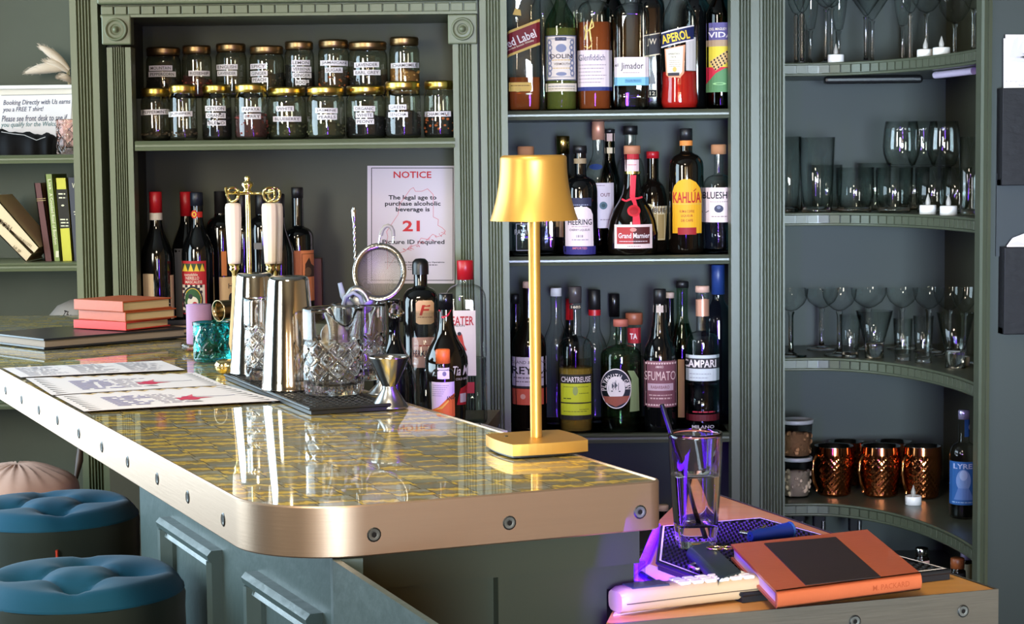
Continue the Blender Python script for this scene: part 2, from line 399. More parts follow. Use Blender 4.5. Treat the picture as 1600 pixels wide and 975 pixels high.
mb = MB(); flutes(mb, XA(753, YF), XA(795, YF), YF - .03, 0, ZT, 5, GREEN, .06); mb.build('pilaster', T)
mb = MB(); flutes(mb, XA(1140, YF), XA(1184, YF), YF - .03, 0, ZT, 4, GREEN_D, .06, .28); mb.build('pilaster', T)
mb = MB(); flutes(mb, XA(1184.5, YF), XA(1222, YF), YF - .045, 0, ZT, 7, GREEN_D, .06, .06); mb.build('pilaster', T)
# ---- corner cabinet with curved shelves
kx0 = XA(1222, YF)
T = thing('corner_cabinet', 'corner cabinet at the right with curved dentil-edged shelves of glassware and mugs', 'cabinet')
xr_b, xr_f = XA(1475, YB2), XA(1531, YR)
mb = MB(); mb.box(kx0 - .0355, xr_b + .03, YB2, YB2 + .04, 0, ZT, TEAL_B); mb.build('back_panel', T)
xp = xr_b + .02
mb = MB(); mb.prism([(xr_b, YB2), (xr_b + .03, YB2), (xp + .03, YR + .03), (xp, YR + .03)], 0, ZT, GREEN_B); mb.build('side_panel', T)
mb = MB(); x0p, x1p = XA(1529, YR), XA(1545, YR)
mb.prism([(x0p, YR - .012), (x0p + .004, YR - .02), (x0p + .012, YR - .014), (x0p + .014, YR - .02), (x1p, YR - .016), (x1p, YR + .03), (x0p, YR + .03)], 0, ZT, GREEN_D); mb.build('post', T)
ZC = [ZA(100, YF, 1240), ZA(334, YF, 1240), ZA(560.5, YF, 1240), ZA(787.5, YF, 1240)]
def curve_edge(n=30):
    """front edge of a curved shelf from the left post round to the right post"""
    a, b = kx0 + .0045, xr_f + .004; x0 = a + .06; pts = [(a, YF)]
    for i in range(n + 1):
        t = PI / 2 * i / n; pts.append((x0 + (b - x0) * math.sin(t), YR + .01 + (YF - YR - .01) * (1 - (1 - math.cos(t) ** 1) ** 1)))
    return pts
EDGE = curve_edge()
def edge_y(x):
    for (xa_, ya), (xb_, yb) in zip(EDGE, EDGE[1:]):
        if xa_ <= x <= xb_: return ya + (yb - ya) * (x - xa_) / max(1e-6, xb_ - xa_)
    return YF
for z in ZC:
    mb = MB(); poly = EDGE + [(xp, YR + .031), (xr_b, YB2), (kx0 - .035, YB2), (kx0 - .035, YF + .035), (kx0, YF + .035)]
    mb.prism(poly, z - .026, z, SHELF)
    L = 0; nb = 27; seg = [(math.dist(p, q)) for p, q in zip(EDGE, EDGE[1:])]; tot = sum(seg)
    def at(s):
        for (p, q), l in zip(zip(EDGE, EDGE[1:]), seg):
            if s <= l: return (p[0] + (q[0] - p[0]) * s / l, p[1] + (q[1] - p[1]) * s / l)
            s -= l
        return EDGE[-1]
    bl = tot / nb
    for i in range(nb):
        p = Vector((*at(i * bl + bl * .04), 0)); q = Vector((*at(i * bl + bl * .86), 0)); d = (q - p); nrm = Vector((d.y, -d.x, 0)).normalized()
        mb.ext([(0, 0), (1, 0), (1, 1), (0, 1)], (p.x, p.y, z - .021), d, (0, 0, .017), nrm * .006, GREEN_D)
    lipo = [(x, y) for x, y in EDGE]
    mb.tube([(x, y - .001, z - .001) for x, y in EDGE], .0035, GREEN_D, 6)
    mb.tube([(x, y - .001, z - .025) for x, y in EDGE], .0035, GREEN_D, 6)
    mb.build('curved_shelf', T)
ZLC = ZA(925, 4.25, 1440)
mb = MB(); mb.prism(EDGE + [(xp, YR + .031), (xr_b, YB2), (kx0, YB2)], ZLC - .03, ZLC, SHELF); mb.build('base_shelf', T)
# ---- back counter under the hutch
ZK = .84
mb = MB(); xk = XA(780, YF, 640)
T = thing('back_counter', 'low brown back counter behind the bar under the notice', 'counter')
mb.prism([(hx0, 3.92), (-.075, 3.92), (-.03, YF - .03), (hx0, YF - .03)], ZK - .03, ZK, mat('brown_counter_laminate', (120, 98, 74), .4, noise=.15)); mb.build('counter_top', T)
mb = MB(); mb.box(hx0 + .01, -.1, 3.96, YF - .03, 0, ZK - .03, GREEN_B); mb.build('cabinet_body', T)

# ================================================================== BAR COUNTER
ZBAR = 1.07; TH_B = .052
A0, A1 = PZ(0, 576, ZBAR), PZ(280, 727.4, ZBAR); dB = (A0 - A1); dB.z = 0; dB.normalize()       # along the bar, away from us
E0, E1 = PZ(529, 791.7, ZBAR), PZ(1018, 751.5, ZBAR); dE = (E1 - E0); dE.z = 0; dE.normalize()  # along its end, to the right
R1 = PZ(1022, 747, ZBAR)
nL = Vector((dB.y, -dB.x, 0)); nL = -nL if nL.x > 0 else nL       # outward on the left side
nE = Vector((-dE.y, dE.x, 0)); nE = -nE if nE.y > 0 else nE       # outward on the end
def isect(p, d, q, e):
    k = ((q.x - p.x) * e.y - (q.y - p.y) * e.x) / (d.x * e.y - d.y * e.x); return p + d * k
cL = isect(A1, dB, E0, dE); Rb = PZ(641, 631, ZBAR); dR = (Rb - R1); dR.z = 0; dR.normalize()
cR = isect(R1, dR, E0, dE)
def fillet(c, d1, d2, r, n):
    """arc from the edge along d1 to the edge along d2, both leaving corner c"""
    ang = d1.angle(d2); t = r / math.tan(ang / 2); p = c + d1 * t; q = c + d2 * t; bis = (d1 + d2).normalized(); o = c + bis * (r / math.sin(ang / 2))
    a0 = math.atan2(p.y - o.y, p.x - o.x); a1 = math.atan2(q.y - o.y, q.x - o.x)
    while a1 - a0 > PI: a1 -= 2 * PI
    while a1 - a0 < -PI: a1 += 2 * PI
    return [(o.x + r * math.cos(a0 + (a1 - a0) * i / n), o.y + r * math.sin(a0 + (a1 - a0) * i / n)) for i in range(n + 1)]
Yend = YF - .035
fL = cL + dB * ((Yend - cL.y) / dB.y); fR = cR + dR * ((Yend - cR.y) / dR.y)
outline = [(fL.x, fL.y)] + fillet(cL, dB, dE, .105, 20) + fillet(cR, -dE, dR, .014, 6) + [(fR.x, fR.y)]
T = thing('bar_counter', 'long bar with pearl tiled top, metal edge band and blue grey panelled base', 'counter')
# tile material
def tile_mat():
    m = bpy.data.materials.new('pearl_mosaic_under_resin'); m.use_nodes = True; nt = m.node_tree; b = nt.nodes['Principled BSDF']; N = nt.nodes.new; L = nt.links.new
    tc = N('ShaderNodeTexCoord'); mp = N('ShaderNodeMapping'); mp.inputs['Rotation'].default_value = (0, 0, -math.atan2(dE.y, dE.x)); L(tc.outputs['Object'], mp.inputs[0])
    tw, thh = .042, .036
    br = N('ShaderNodeTexBrick'); br.inputs['Scale'].default_value = 1; br.inputs['Brick Width'].default_value = tw; br.inputs['Row Height'].default_value = thh
    br.inputs['Mortar Size'].default_value = .0006; br.inputs['Color1'].default_value = (0, 0, 0, 1); br.inputs['Color2'].default_value = (1, 1, 1, 1); br.inputs['Mortar'].default_value = (.5, .5, .5, 1)
    br.offset = .12; L(mp.outputs[0], br.inputs['Vector'])
    sx = N('ShaderNodeSeparateXYZ'); L(mp.outputs[0], sx.inputs[0])
    wv = N('ShaderNodeTexNoise'); wv.inputs['Scale'].default_value = 70; wv.inputs['Detail'].default_value = 4
    m2 = N('ShaderNodeMapping'); m2.inputs['Scale'].default_value = (1.5, .8, 1); L(mp.outputs[0], m2.inputs[0]); L(m2.outputs[0], wv.inputs['Vector'])
    # place inside the tile: the pearl grain runs slantwise from grey to gold across each tile
    def M_(op, a, b_=None, c=None):
        m_ = N('ShaderNodeMath'); m_.operation = op
        for k, q in enumerate((a, b_, c)):
            if q is None: continue
            if isinstance(q, (int, float)): m_.inputs[k].default_value = q
            else: L(q, m_.inputs[k])
        return m_.outputs[0]
    rnd_ = br.outputs['Color']
    fy = M_('FRACT', M_('MULTIPLY', sx.outputs[1], 1 / thh)); gx = M_('FRACT', M_('MULTIPLY', sx.outputs[0], 1 / tw))
    v_ = M_('MULTIPLY_ADD', fy, .75, M_('MULTIPLY', gx, .30)); v_ = M_('MULTIPLY_ADD', M_('SUBTRACT', rnd_, .5), 1.0, v_); v_ = M_('MULTIPLY_ADD', wv.outputs['Fac'], .75, M_('SUBTRACT', v_, .34))
    r1 = N('ShaderNodeValToRGB'); e = r1.color_ramp; e.elements[0].color = lin((150, 150, 132)); e.elements[1].color = lin((170, 172, 160))
    for p, c in ((.25, (158, 146, 104)), (.40, (172, 152, 100)), (.46, (240, 202, 88)), (.61, (255, 226, 104)), (.67, (190, 166, 100)), (.80, (146, 136, 100))):
        q = e.elements.new(p); q.color = lin(c)
    L(v_, r1.inputs[0])
    mo = N('ShaderNodeMix'); mo.data_type = 'RGBA'; mo.inputs[7].default_value = lin((96, 82, 52)); L(br.outputs['Fac'], mo.inputs[0]); L(r1.outputs[0], mo.inputs[6]); L(mo.outputs[2], b.inputs['Base Color'])
    sub = N('ShaderNodeMath'); sub.operation = 'SUBTRACT'; L(br.outputs['Color'], sub.inputs[0]); sub.inputs[1].default_value = .5
    pr = N('ShaderNodeMath'); pr.operation = 'MULTIPLY'; L(sub.outputs[0], pr.inputs[0]); L(sx.outputs[1], pr.inputs[1])
    ad = N('ShaderNodeMath'); ad.operation = 'MULTIPLY_ADD'; L(wv.outputs['Fac'], ad.inputs[0]); ad.inputs[1].default_value = .006; L(pr.outputs[0], ad.inputs[2])
    bp = N('ShaderNodeBump'); bp.inputs['Strength'].default_value = 1; bp.inputs['Distance'].default_value = .4; L(ad.outputs[0], bp.inputs['Height']); L(bp.outputs[0], b.inputs['Normal'])
    b.inputs['Metallic'].default_value = .3; b.inputs['Roughness'].default_value = .42
    b.inputs['Coat Weight'].default_value = 1; b.inputs['Coat Roughness'].default_value = .02; b.inputs['Coat IOR'].default_value = 1.5
    return m
TILE = tile_mat()
inner = [(x, y) for x, y in outline]
mb = MB(); mb.prism(inner, ZBAR - .03, ZBAR - .0012, TILE); mb.build('countertop', T)
BAND = mat('brushed_metal_band', (196, 168, 144), .38, metal=.92, noise=.03, nscale=8, bump=.025, bscale=20, stretch=(1, 1, 24))
mb = MB()
no = len(outline)
def offs(pts, d):
    r = []
    for i, p in enumerate(pts):
        a = pts[max(i - 1, 0)]; b = pts[min(i + 1, len(pts) - 1)]; t = Vector((b[0] - a[0], b[1] - a[1])); t.normalize(); r.append((p[0] + t.y * d, p[1] - t.x * d))
    return r
o2 = offs(outline, .003)
z1, z0 = ZBAR, ZBAR - TH_B
mb.add([(*p, z0 + .0015) for p in o2] + [(*p, z1 - .0015) for p in o2], [(i, i + 1, no + i + 1, no + i) for i in range(no - 1)], BAND, True)
o3 = offs(outline, .0015)
for zz_, ze in ((z1 - .0015, z1), (z0 + .0015, z0)):
    mb.add([(*p, zz_) for p in o2] + [(*p, ze) for p in o3], [(i, i + 1, no + i + 1, no + i) for i in range(no - 1)], BAND, True)
o2b, o2 = o2, o3
for i in range(no - 1):
    a, b, c, d = outline[i], outline[i + 1], o2[i + 1], o2[i]
    mb.add([(*a, z1), (*b, z1), (*c, z1), (*d, z1), (*a, z0), (*b, z0), (*c, z0), (*d, z0)], [(3, 2, 1, 0), (4, 5, 6, 7), (0, 1, 5, 4)], BAND)
mb.prism(inner, ZBAR - TH_B + .002, ZBAR - .031, mat('dark_plywood', (52, 34, 26), .7))
ob = mb.build('edge_band', T)
def screw(p, n, r=.0058):
    mb = MB(); q = Vector(n).to_track_quat('Z', 'Y').to_matrix().to_4x4(); xf = Matrix.Translation(p) @ q
    mb.lathe([(r * 1.25, 0), (r * 1.25, .0004), (r, .0006), (r * .55, .0007), (r * .5, .0004), (r * .2, .0005), (0, .0005)], mat('dull_zinc', (96, 94, 88), .55, metal=.5), 14, xf=xf)
    mb.lathe([(r * 1.3, .0001), (r * 1.05, .0011)], BLACK, 14, xf=xf); mb.lathe([(r * .5, .0008), (0, .0008)], BLACK, 6, xf=xf, smooth=False)
    return mb.build('screw', T)
for px, py in ((9, 610), (34, 624.5), (61, 640.5), (90, 656.5), (123.5, 677), (159.4, 698.5), (199.7, 721.5), (246, 748), (293.6, 776.6), (349, 812)):
    screw(PX(px, py, A1 + nL * .003, nL), nL)
for px, py in ((584.5, 835.5), (796, 817), (1000, 800)): screw(PX(px, py, E0 + nE * .003, nE), nE)
# base: knee wall on the left side, wing under the end, end panel
KW = mat('blue_grey_painted_board', (74, 90, 90), .34, noise=.12, nscale=5, bump=.25, bscale=40)
k0 = Vector((-.056, 1.884, 0)); zk = ZBAR - TH_B - .001
def kp(Y): return k0 + dB * ((Y - k0.y) / dB.y)
far = PX(219, 800, k0, nL); far.z = 0
bend = kp(2.24)
mb = MB()
th = -nL * .035
mb.ext([(0, 0), ((far - bend).length, 0), ((far - bend).length, zk), (0, zk)], bend, dB, (0, 0, 1), th, KW)
w2 = PZ(519.6, 875, zk); w2.z = 0; w3 = PZ(672, 975, zk); w3.z = 0; w3 = w3 + (w3 - w2).normalized() * .14
def wallseg(p, q, h, th_=.03):
    d = q - p; n = Vector((-d.y, d.x, 0)).normalized() * th_
    mb.ext([(0, 0), (1, 0), (1, h), (0, h)], p, d, (0, 0, 1), n, KW)
wallseg(bend, w2, zk); wallseg(w2, w3, zk, .007)
mb.build('knee_wall', T)
def panel_frame(p, d, w, ztop, h, n, m, t=.034):
    """raised moulding frame with a bevelled top rail"""
    mb = MB(); prof = [(0, 0), (t, 0), (t, .006), (t * .8, .014), (t * .62, .012), (t * .42, .020), (t * .2, .022), (0, .016)]
    # top rail: profile in (down, out)
    vz = Vector((0, 0, -1)); p = Vector(p); p.z = ztop
    mb.ext(prof, p, vz, n, d * w, m)
    for s in (0, 1):
        q = p + vz * t * .5 + d * (.0004 if s == 0 else w - .0004); dd = d if s == 0 else -d
        mb.ext(prof, q, dd, n * .985, vz * (h - t * .5), m)
    mb.ext(prof, p + vz * h, -vz, n, d * w, m)
    return mb
for (pa, pb) in ((245.5, 326), (377, 478)):
    kq = k0 + nL * .02; a = PX(pa, 820, kq, nL) - nL * .02; b = PX(pb, 880, kq, nL) - nL * .02; zt = PX(pa, 808.4 if pa < 300 else 892.6, kq, nL).z
    w = (Vector((b.x - a.x, b.y - a.y, 0))).length
    panel_frame(Vector((a.x, a.y, 0)), -dB, w, zt, .62, nL, KW).build('panel_moulding', T)
EP = mat('dark_olive_painted_board', (50, 53, 37), .5, noise=.1, nscale=6)
ep0 = cL + dE * .108 - nE * .055; ep0.z = 0
wE = .425 - .108; wC = .392 - .108; zc_ = .945       # the right end stops above the service counter
mb = MB(); mb.ext([(0, 0), (wC, 0), (wC, zc_), (wE, zc_), (wE, zk), (0, zk)], ep0, dE, (0, 0, 1), -nE * .025, EP)
zrail = PX(790, 896, ep0, nE).z; xs = (PX(776, 900, ep0, nE) - ep0).dot(dE)
fr = nE * .014
def epbox(a, b, z0, z1): mb.ext([(0, 0), (b - a, 0), (b - a, z1 - z0), (0, z1 - z0)], ep0 + dE * a + Vector((0, 0, z0)), dE, (0, 0, 1), fr, EP)
epbox(0, wE, zrail, zk); epbox(xs - .004, xs + .010, .1, zrail); epbox(0, .012, .1, zrail); epbox(0, wC, 0, .1)
mb.build('end_panel', T)
b0 = ep0 - nE * .03 + dE * .03; b1 = ep0 - nE * .03 + dE * (wC - .03); b2 = b1 + dB * .95; b3 = far + dE * .06 + dB * -.02
mb = MB(); mb.prism([(p.x, p.y) for p in (b0, b1, b2, b3, bend + dE * .06)], 0, zk, EP); mb.build('cabinet_body', T)

# ================================================================== SERVICE COUNTER (right, lower)
ZS = .925
sA, sB, sC, sD = PZ(946, 976.5, ZS), PZ(1556, 921.5, ZS), PZ(1484, 897, ZS), PZ(1031, 812, ZS)
dS = (sB - sA); dS.z = 0; dS.normalize(); dS2 = (sC - sB); dS2.z = 0; dS2.normalize()
T = thing('service_counter', 'lower wooden service counter with a metal edge at the front right', 'counter')
sBk = sB + dS2 * .75; sDk = Vector((sD.x + .04, sD.y + .05, ZS))
WOOD = mat('honey_varnished_wood', (196, 138, 66), .32, noise=.25, nscale=5, stretch=(2, 14, 1), coat=.3)
sq = [(sA.x, sA.y), (sB.x, sB.y), (sBk.x, sBk.y), (sD.x, sD.y)]
mb = MB(); mb.prism(sq, ZS - .03, ZS, WOOD); mb.build('counter_top', T)
mb = MB(); bnd = [(sq[0][0] - .0, sq[0][1])] + [(sq[1][0], sq[1][1])] + [(sq[2][0], sq[2][1])]
bo = offs(bnd, .003)
SB2 = mat('worn_metal_band', (112, 104, 92), .5, metal=.8, noise=.15, nscale=10, bump=.1, bscale=20, stretch=(1, 1, 20))
for i in range(2):
    a, b, c, d = bnd[i], bnd[i + 1], bo[i + 1], bo[i]
    for q in (0,):
        mb.add([(*d, ZS - .055), (*c, ZS - .055), (*c, ZS + .001), (*d, ZS + .001), (*a, ZS + .001), (*b, ZS + .001), (*a, ZS - .055), (*b, ZS - .055)], [(0, 1, 2, 3), (3, 2, 5, 4), (6, 7, 1, 0)], SB2)
mb.build('edge_band', T)
nS = Vector((dS.y, -dS.x, 0))
for px, py in ((1336, 971), (1505, 955)): o = screw(PX(px, py, sA + nS * .0032, nS), nS, .0055); o.parent = T
mb = MB(); mb.prism([(sA.x + .02, sA.y + .03), (sB.x - .01, sB.y + .02), (sBk.x - .02, sBk.y - .02), (sD.x + .02, sD.y)], 0, ZS - .03, EP); mb.build('cabinet_body', T)
# ================================================================== OBJECT BUILDERS
def face_cam(x, y): return math.atan2(-y, -x) + PI / 2          # turn so that local -Y looks at the camera's place
def ogee(r0, z0, r1, z1, n=8, p=1.0):
    o = []
    for i in range(1, n + 1):
        t = i / n; u = (1 - math.cos(PI * t)) / 2
        o.append((r0 + (r1 - r0) * u, z0 + (z1 - z0) * t ** p))
    return o
def shoulder(r0, z0, r1, z1, kind):
    """from the body (r0,z0) up to the neck (r1,z1)"""
    if kind == 'slope': return ogee(r0, z0, r1, z1, 9)
    if kind == 'round':
        o = []; h = z1 - z0
        for i in range(1, 8):
            t = PI / 2 * i / 7; o.append((r1 + (r0 - r1) * math.cos(t) ** .9 if i < 7 else r1, z0 + h * math.sin(t) * .82))
        o[-1] = (r1 * 1.08, z0 + h * .86); o.append((r1, z1)); return o
    if kind == 'square': return [(r0 * .97, z0 + (z1 - z0) * .3), (r0 * .86, z0 + (z1 - z0) * .55), (r1 * 1.3, z0 + (z1 - z0) * .8), (r1, z1)]
    return [(r1, z1)]
def prof_r(prof, z):
    for (a, za), (b, zb) in zip(prof, prof[1:]):
        if min(za, zb) <= z <= max(za, zb) and zb != za: return a + (b - a) * (z - za) / (zb - za)
    return prof[-1][0] if z > prof[-1][1] else prof[0][0]
LIQ = {}
def bottle(label, px, Y, zb, ytop, ysh, ynk, hw, hn, glass, cap=None, liquid=None, decals=(), kind='round', sq=None, group=None, name='liquor_bottle', cat='bottle', body=None, neck_rings=(), off=0, capname='cap', rz=0, foil=None):
    """all y / half-width figures are the photo's pixels at depth Y; the bottle stands on zb"""
    s = Y / FPX * 1.0
    X = P(px, (ytop + ysh) / 2, Y).x
    zp = lambda y: ZA(y, Y, px) - zb
    T = thing(name, label, cat, (X, Y, zb), face_cam(X, Y) + rz, group)
    H = zp(ytop); zs = zp(ysh); zn = zp(ynk); R = hw * s; r = hn * s
    zc = zp(cap[0]) if cap else H
    if body: prof = [(0, .0003)] + [(w * s, max(.0003, zp(y))) for w, y in body]
    else: prof = [(0, .002), (R * .8, 0), (R * .96, .003), (R, .010), (R, zs)] + shoulder(R, zs, r, zn, kind)
    top = max(zc, zn + .002)
    if not body: prof += [(r, top)]
    if not cap: prof += [(r * 1.18, H - .012), (r * 1.18, H), (r * .8, H), (r * .8, H - .02)]
    e = None
    if sq:
        e = [sq if z <= zs * 1.001 else max(2, sq - (sq - 2) * min(1, (z - zs) / max(1e-4, (zn - zs) * .8))) for _, z in prof]
    mb = MB(); mb.lathe(prof, glass, 32 if not sq else 48, sq=e); mb.build('bottle_body', T)
    if liquid:
        zl = zp(liquid[0]); lp = [(0, .005), (R * .9, .005)]
        pts = [(rr, z) for rr, z in prof if .012 < z < zl]
        lp += [(rr * .955, z) for rr, z in pts] + [(prof_r(prof, zl) * .955, zl), (0, zl)]
        mb = MB(); mb.lathe(lp, liquid[1], 32 if not sq else 48, sq=sq); mb.build('liquid', T)
    if cap:
        cw = cap[1] * s; cm = cap[2]; mb = MB(); ch = H - zc
        if len(cap) > 3 and cap[3] == 'dome': pr = [(cw, zc), (cw, zc + ch * .6), (cw * .92, zc + ch * .8), (cw * .6, H - .001), (0, H)]
        elif len(cap) > 3 and cap[3] == 'cork': pr = [(r, zc - .001), (cw, zc), (cw, H - .002), (cw - .002, H), (0, H)]
        else: pr = [(r, zc), (cw, zc), (cw, H - .0015), (cw - .0015, H), (0, H)]
        mb.lathe(pr, cm, 24); mb.build(capname, T)
    for (fy0, fy1, fw, fm, fn) in (foil or ()):
        mb = MB(); mb.lathe([(fw * s, zp(fy1)), (fw * s, zp(fy0))], fm, 24); mb.build(fn, T)
    for nm, d in decals:
        mb = MB()
        def wrap(x, y, L):
            z = zp(y); a = (x - px) * s; rr = prof_r([p for p in prof if True], max(.004, min(z, H - .001)))
            ee = 2 if not sq or z > zs * 1.02 else sq
            q = max(-.985 * rr, min(.985 * rr, a)); dep = (rr ** ee - abs(q) ** ee) ** (1 / ee)
            k = (rr + .0005 + .00035 * L) / rr
            return (q * k, -dep * k, z)
        d.onto(mb, wrap); mb.build(nm, T)
    return T
def jar(label, px, Y, zb, ytop, hw, lid, fill, yfill, labels, seed, group, fm=None):
    s = Y / FPX; X = P(px, ytop + 40, Y).x; zp = lambda y: ZA(y, Y, px) - zb
    H = zp(ytop); R = (hw + 1.5) * s; rl = hw * s
    T = thing('storage_jar', label, 'jar', (X, Y, zb), face_cam(X, Y), group)
    lh = .018; zt = H - lh
    prof = [(0, .003), (R * .86, 0), (R * .97, .004), (R, .010), (R, zt - .018), (R * .97, zt - .010), (rl * .93, zt - .003), (rl * .93, zt)]
    mb = MB(); mb.lathe(prof, GLASSJ, 32); mb.build('jar_body', T)
    mb = MB(); lp = [(rl * .97, zt - .001), (rl, zt), (rl, zt + .004), (rl * 1.03, zt + .006), (rl * .99, zt + .009), (rl * 1.03, zt + .012), (rl, H - .002), (rl * .95, H), (rl * .8, H - .0015), (0, H - .001)]
    mb.lathe(lp, lid, 32); mb.build('lid', T)
    if fill:
        zl = zp(yfill); rnd = random.Random(seed); mb = MB()
        ph = rnd.uniform(0, 6)
        mb.lathe([(0, .006), (R * .9, .006), (R * .955, .012), (R * .955, zl), (R * .6, zl + .004), (0, zl + .006)], fill, 28, fn=lambda r, t, z: r)
        for v in range(len(mb.v)):
            x, y, z = mb.v[v]
            if z >= zl - 1e-6: mb.v[v] = (x, y, z + x / R * .012 * math.cos(ph) + .002 * math.sin(9 * x / R + ph))
        for k in range(26):
            a = rnd.uniform(PI, 2 * PI); z = rnd.uniform(.012, max(.013, zl)); q = .0035 * rnd.uniform(.6, 1.4)
            mb.ball((R * .935 * math.cos(a), R * .935 * math.sin(a), z), q, q, q * .7, fm or fill, 6, 4)
        mb.build('contents', T)
    for (yc, xa, xb, t) in labels:
        mb = MB(); d = Decal(); hh_ = 4.1; tilt = random.Random(seed + yc).uniform(-.6, .6)
        d.rect(xa, yc - hh_, xb, yc + hh_, PAPER, 0, 8); d.text(t, (xa + xb) / 2, yc, (xb - xa) * .86, 4.6, ink((60, 50, 48)), 1)
        def wrap(x, y, L):
            y = y + tilt * (x - px) / hw; a = max(-R * .97, min(R * .97, (x - px) * s)); k = (R + .0004 + .0003 * L) / R
            return (a * k, -math.sqrt(R * R - a * a) * k, zp(y))
        d.onto(mb, wrap); mb.build('label', T)
    return T
def plain(name, label, cat, mb, loc=(0, 0, 0), rz=0, group=None):
    return tag(mb.build(name, None, loc, rz), label, cat, group)
def tealight(px, ybase, Y, zb, label):
    X = P(px, ybase, Y).x; T = thing('tea_light', label, 'candle', (X, Y, zb), 0, 'battery tea lights on the curved shelves')
    r = .0185; mb = MB(); mb.lathe([(0, 0), (r, 0), (r, .019), (r * .92, .0205), (r * .85, .019), (0, .0185)], WHITE, 28); mb.build('candle_body', T)
    mb = MB(); mb.lathe([(.0042, .018), (.0055, .024), (.0055, .029), (.003, .037), (.0012, .043), (0, .046)], mat('frosted_flame_plastic', (196, 190, 180), .4, trans=.4), 12); mb.build('flame', T)
    return T
def glassware(kind, label, px, Y, zb, ytop, hw, group=None, flip=False, cat='glass', hz=None, stem_m=None, H=None):
    """clear drinking glasses from profiles; outer and inner skin are one closed wall"""
    s = Y / FPX; H = H or (ZA(ytop, Y, px) - zb); X = P(px, 300, Y).x; R = hw * s; t = .0016
    names = {'wine': 'wine_glass', 'balloon': 'wine_glass', 'flute': 'champagne_flute', 'martini': 'martini_glass', 'coupe': 'coupe_glass', 'rocks': 'rocks_glass', 'highball': 'highball_glass', 'stemless': 'stemless_wine_glass', 'vee': 'stemless_martini_glass', 'shot': 'shot_glass', 'twist': 'cordial_glass'}
    T = thing(names[kind], label, cat, (X, Y, zb), 0, group)
    bowl = None
    if kind in ('wine', 'balloon', 'flute', 'martini', 'coupe', 'twist'):
        rs = .0055 if kind == 'coupe' else .0044; foot = min(.036, R * .95) if kind != 'flute' else .032
        hb = hz if hz else {'wine': .48, 'balloon': .42, 'flute': .34, 'martini': .52, 'coupe': .62, 'twist': .55}[kind]
        mb = MB(); zf = H * hb
        if kind == 'twist':
            pr = [(0, 0), (foot * .8, 0), (foot * .8, .002), (.006, .006)] + [(.0045 + .0018 * (i % 2), .008 + (zf - .01) * i / 14) for i in range(15)]
        else: pr = [(0, 0), (foot, 0), (foot, .0018), (foot * .5, .004), (rs * 1.3, .010), (rs, .02), (rs, zf - .012), (rs * 1.6, zf - .003)]
        mb.lathe(pr, stem_m or REALGL, 20); mb.build('stem', T)
        hbz = H - zf
        if kind == 'martini': o = [(0, zf - .003), (.006, zf), (R, H)]
        elif kind == 'flute': o = [(0, zf - .003), (.010, zf), (R * .75, zf + hbz * .18), (R, zf + hbz * .45), (R * .82, H)]
        elif kind == 'coupe': o = [(0, zf - .003), (R * .35, zf + hbz * .04), (R * .75, zf + hbz * .3), (R * .95, zf + hbz * .62), (R, H)]
        else: o = [(0, zf - .003), (R * .4, zf + hbz * .03), (R * .8, zf + hbz * .18), (R, zf + hbz * .42), (R * .95, zf + hbz * .72), (R * .8, H)]
        mb = MB(); mb.lathe(o, GLASS, 28); mb.build('bowl', T)
    else:
        if kind == 'highball': o = [(0, 0), (R * .8, 0), (R * .84, .004), (R * .9, H * .4), (R, H)]; b = .014
        elif kind == 'rocks': o = [(0, 0), (R * .84, 0), (R * .9, .006), (R * .97, H * .4), (R, H)]; b = .012
        elif kind == 'stemless': o = [(0, 0), (R * .55, 0), (R * .75, .006), (R * .95, H * .28), (R, H * .45), (R * .93, H * .8), (R * .85, H)]; b = .005
        elif kind == 'vee': o = [(0, 0), (R * .52, 0), (R * .52, H * .28), (R * .55, H * .34), (R, H)]; b = H * .33
        else: o = [(0, 0), (R * .8, 0), (R * .8, .004), (R * .86, H * .4), (R, H)]; b = .013
        inn = [(max(.0005, r - t), z) for r, z in reversed(o) if z > b] + [(prof_r(o, b) * .85, b), (0, b)]
        mb = MB(); mb.lathe(o + inn, GLASS, 28); mb.build('glass_wall', T)
        if kind != 'stemless':
            rb = [(max(.0005, r - t), z) for r, z in o if z < b * .95 and r > 0]; mb = MB(); mb.lathe([(0, .0006)] + [(r, max(z, .0006)) for r, z in rb] + [(prof_r(o, b) * .86, b * .96), (0, b * .93)], REALGL, 24); mb.build('thick_base', T)
    return T
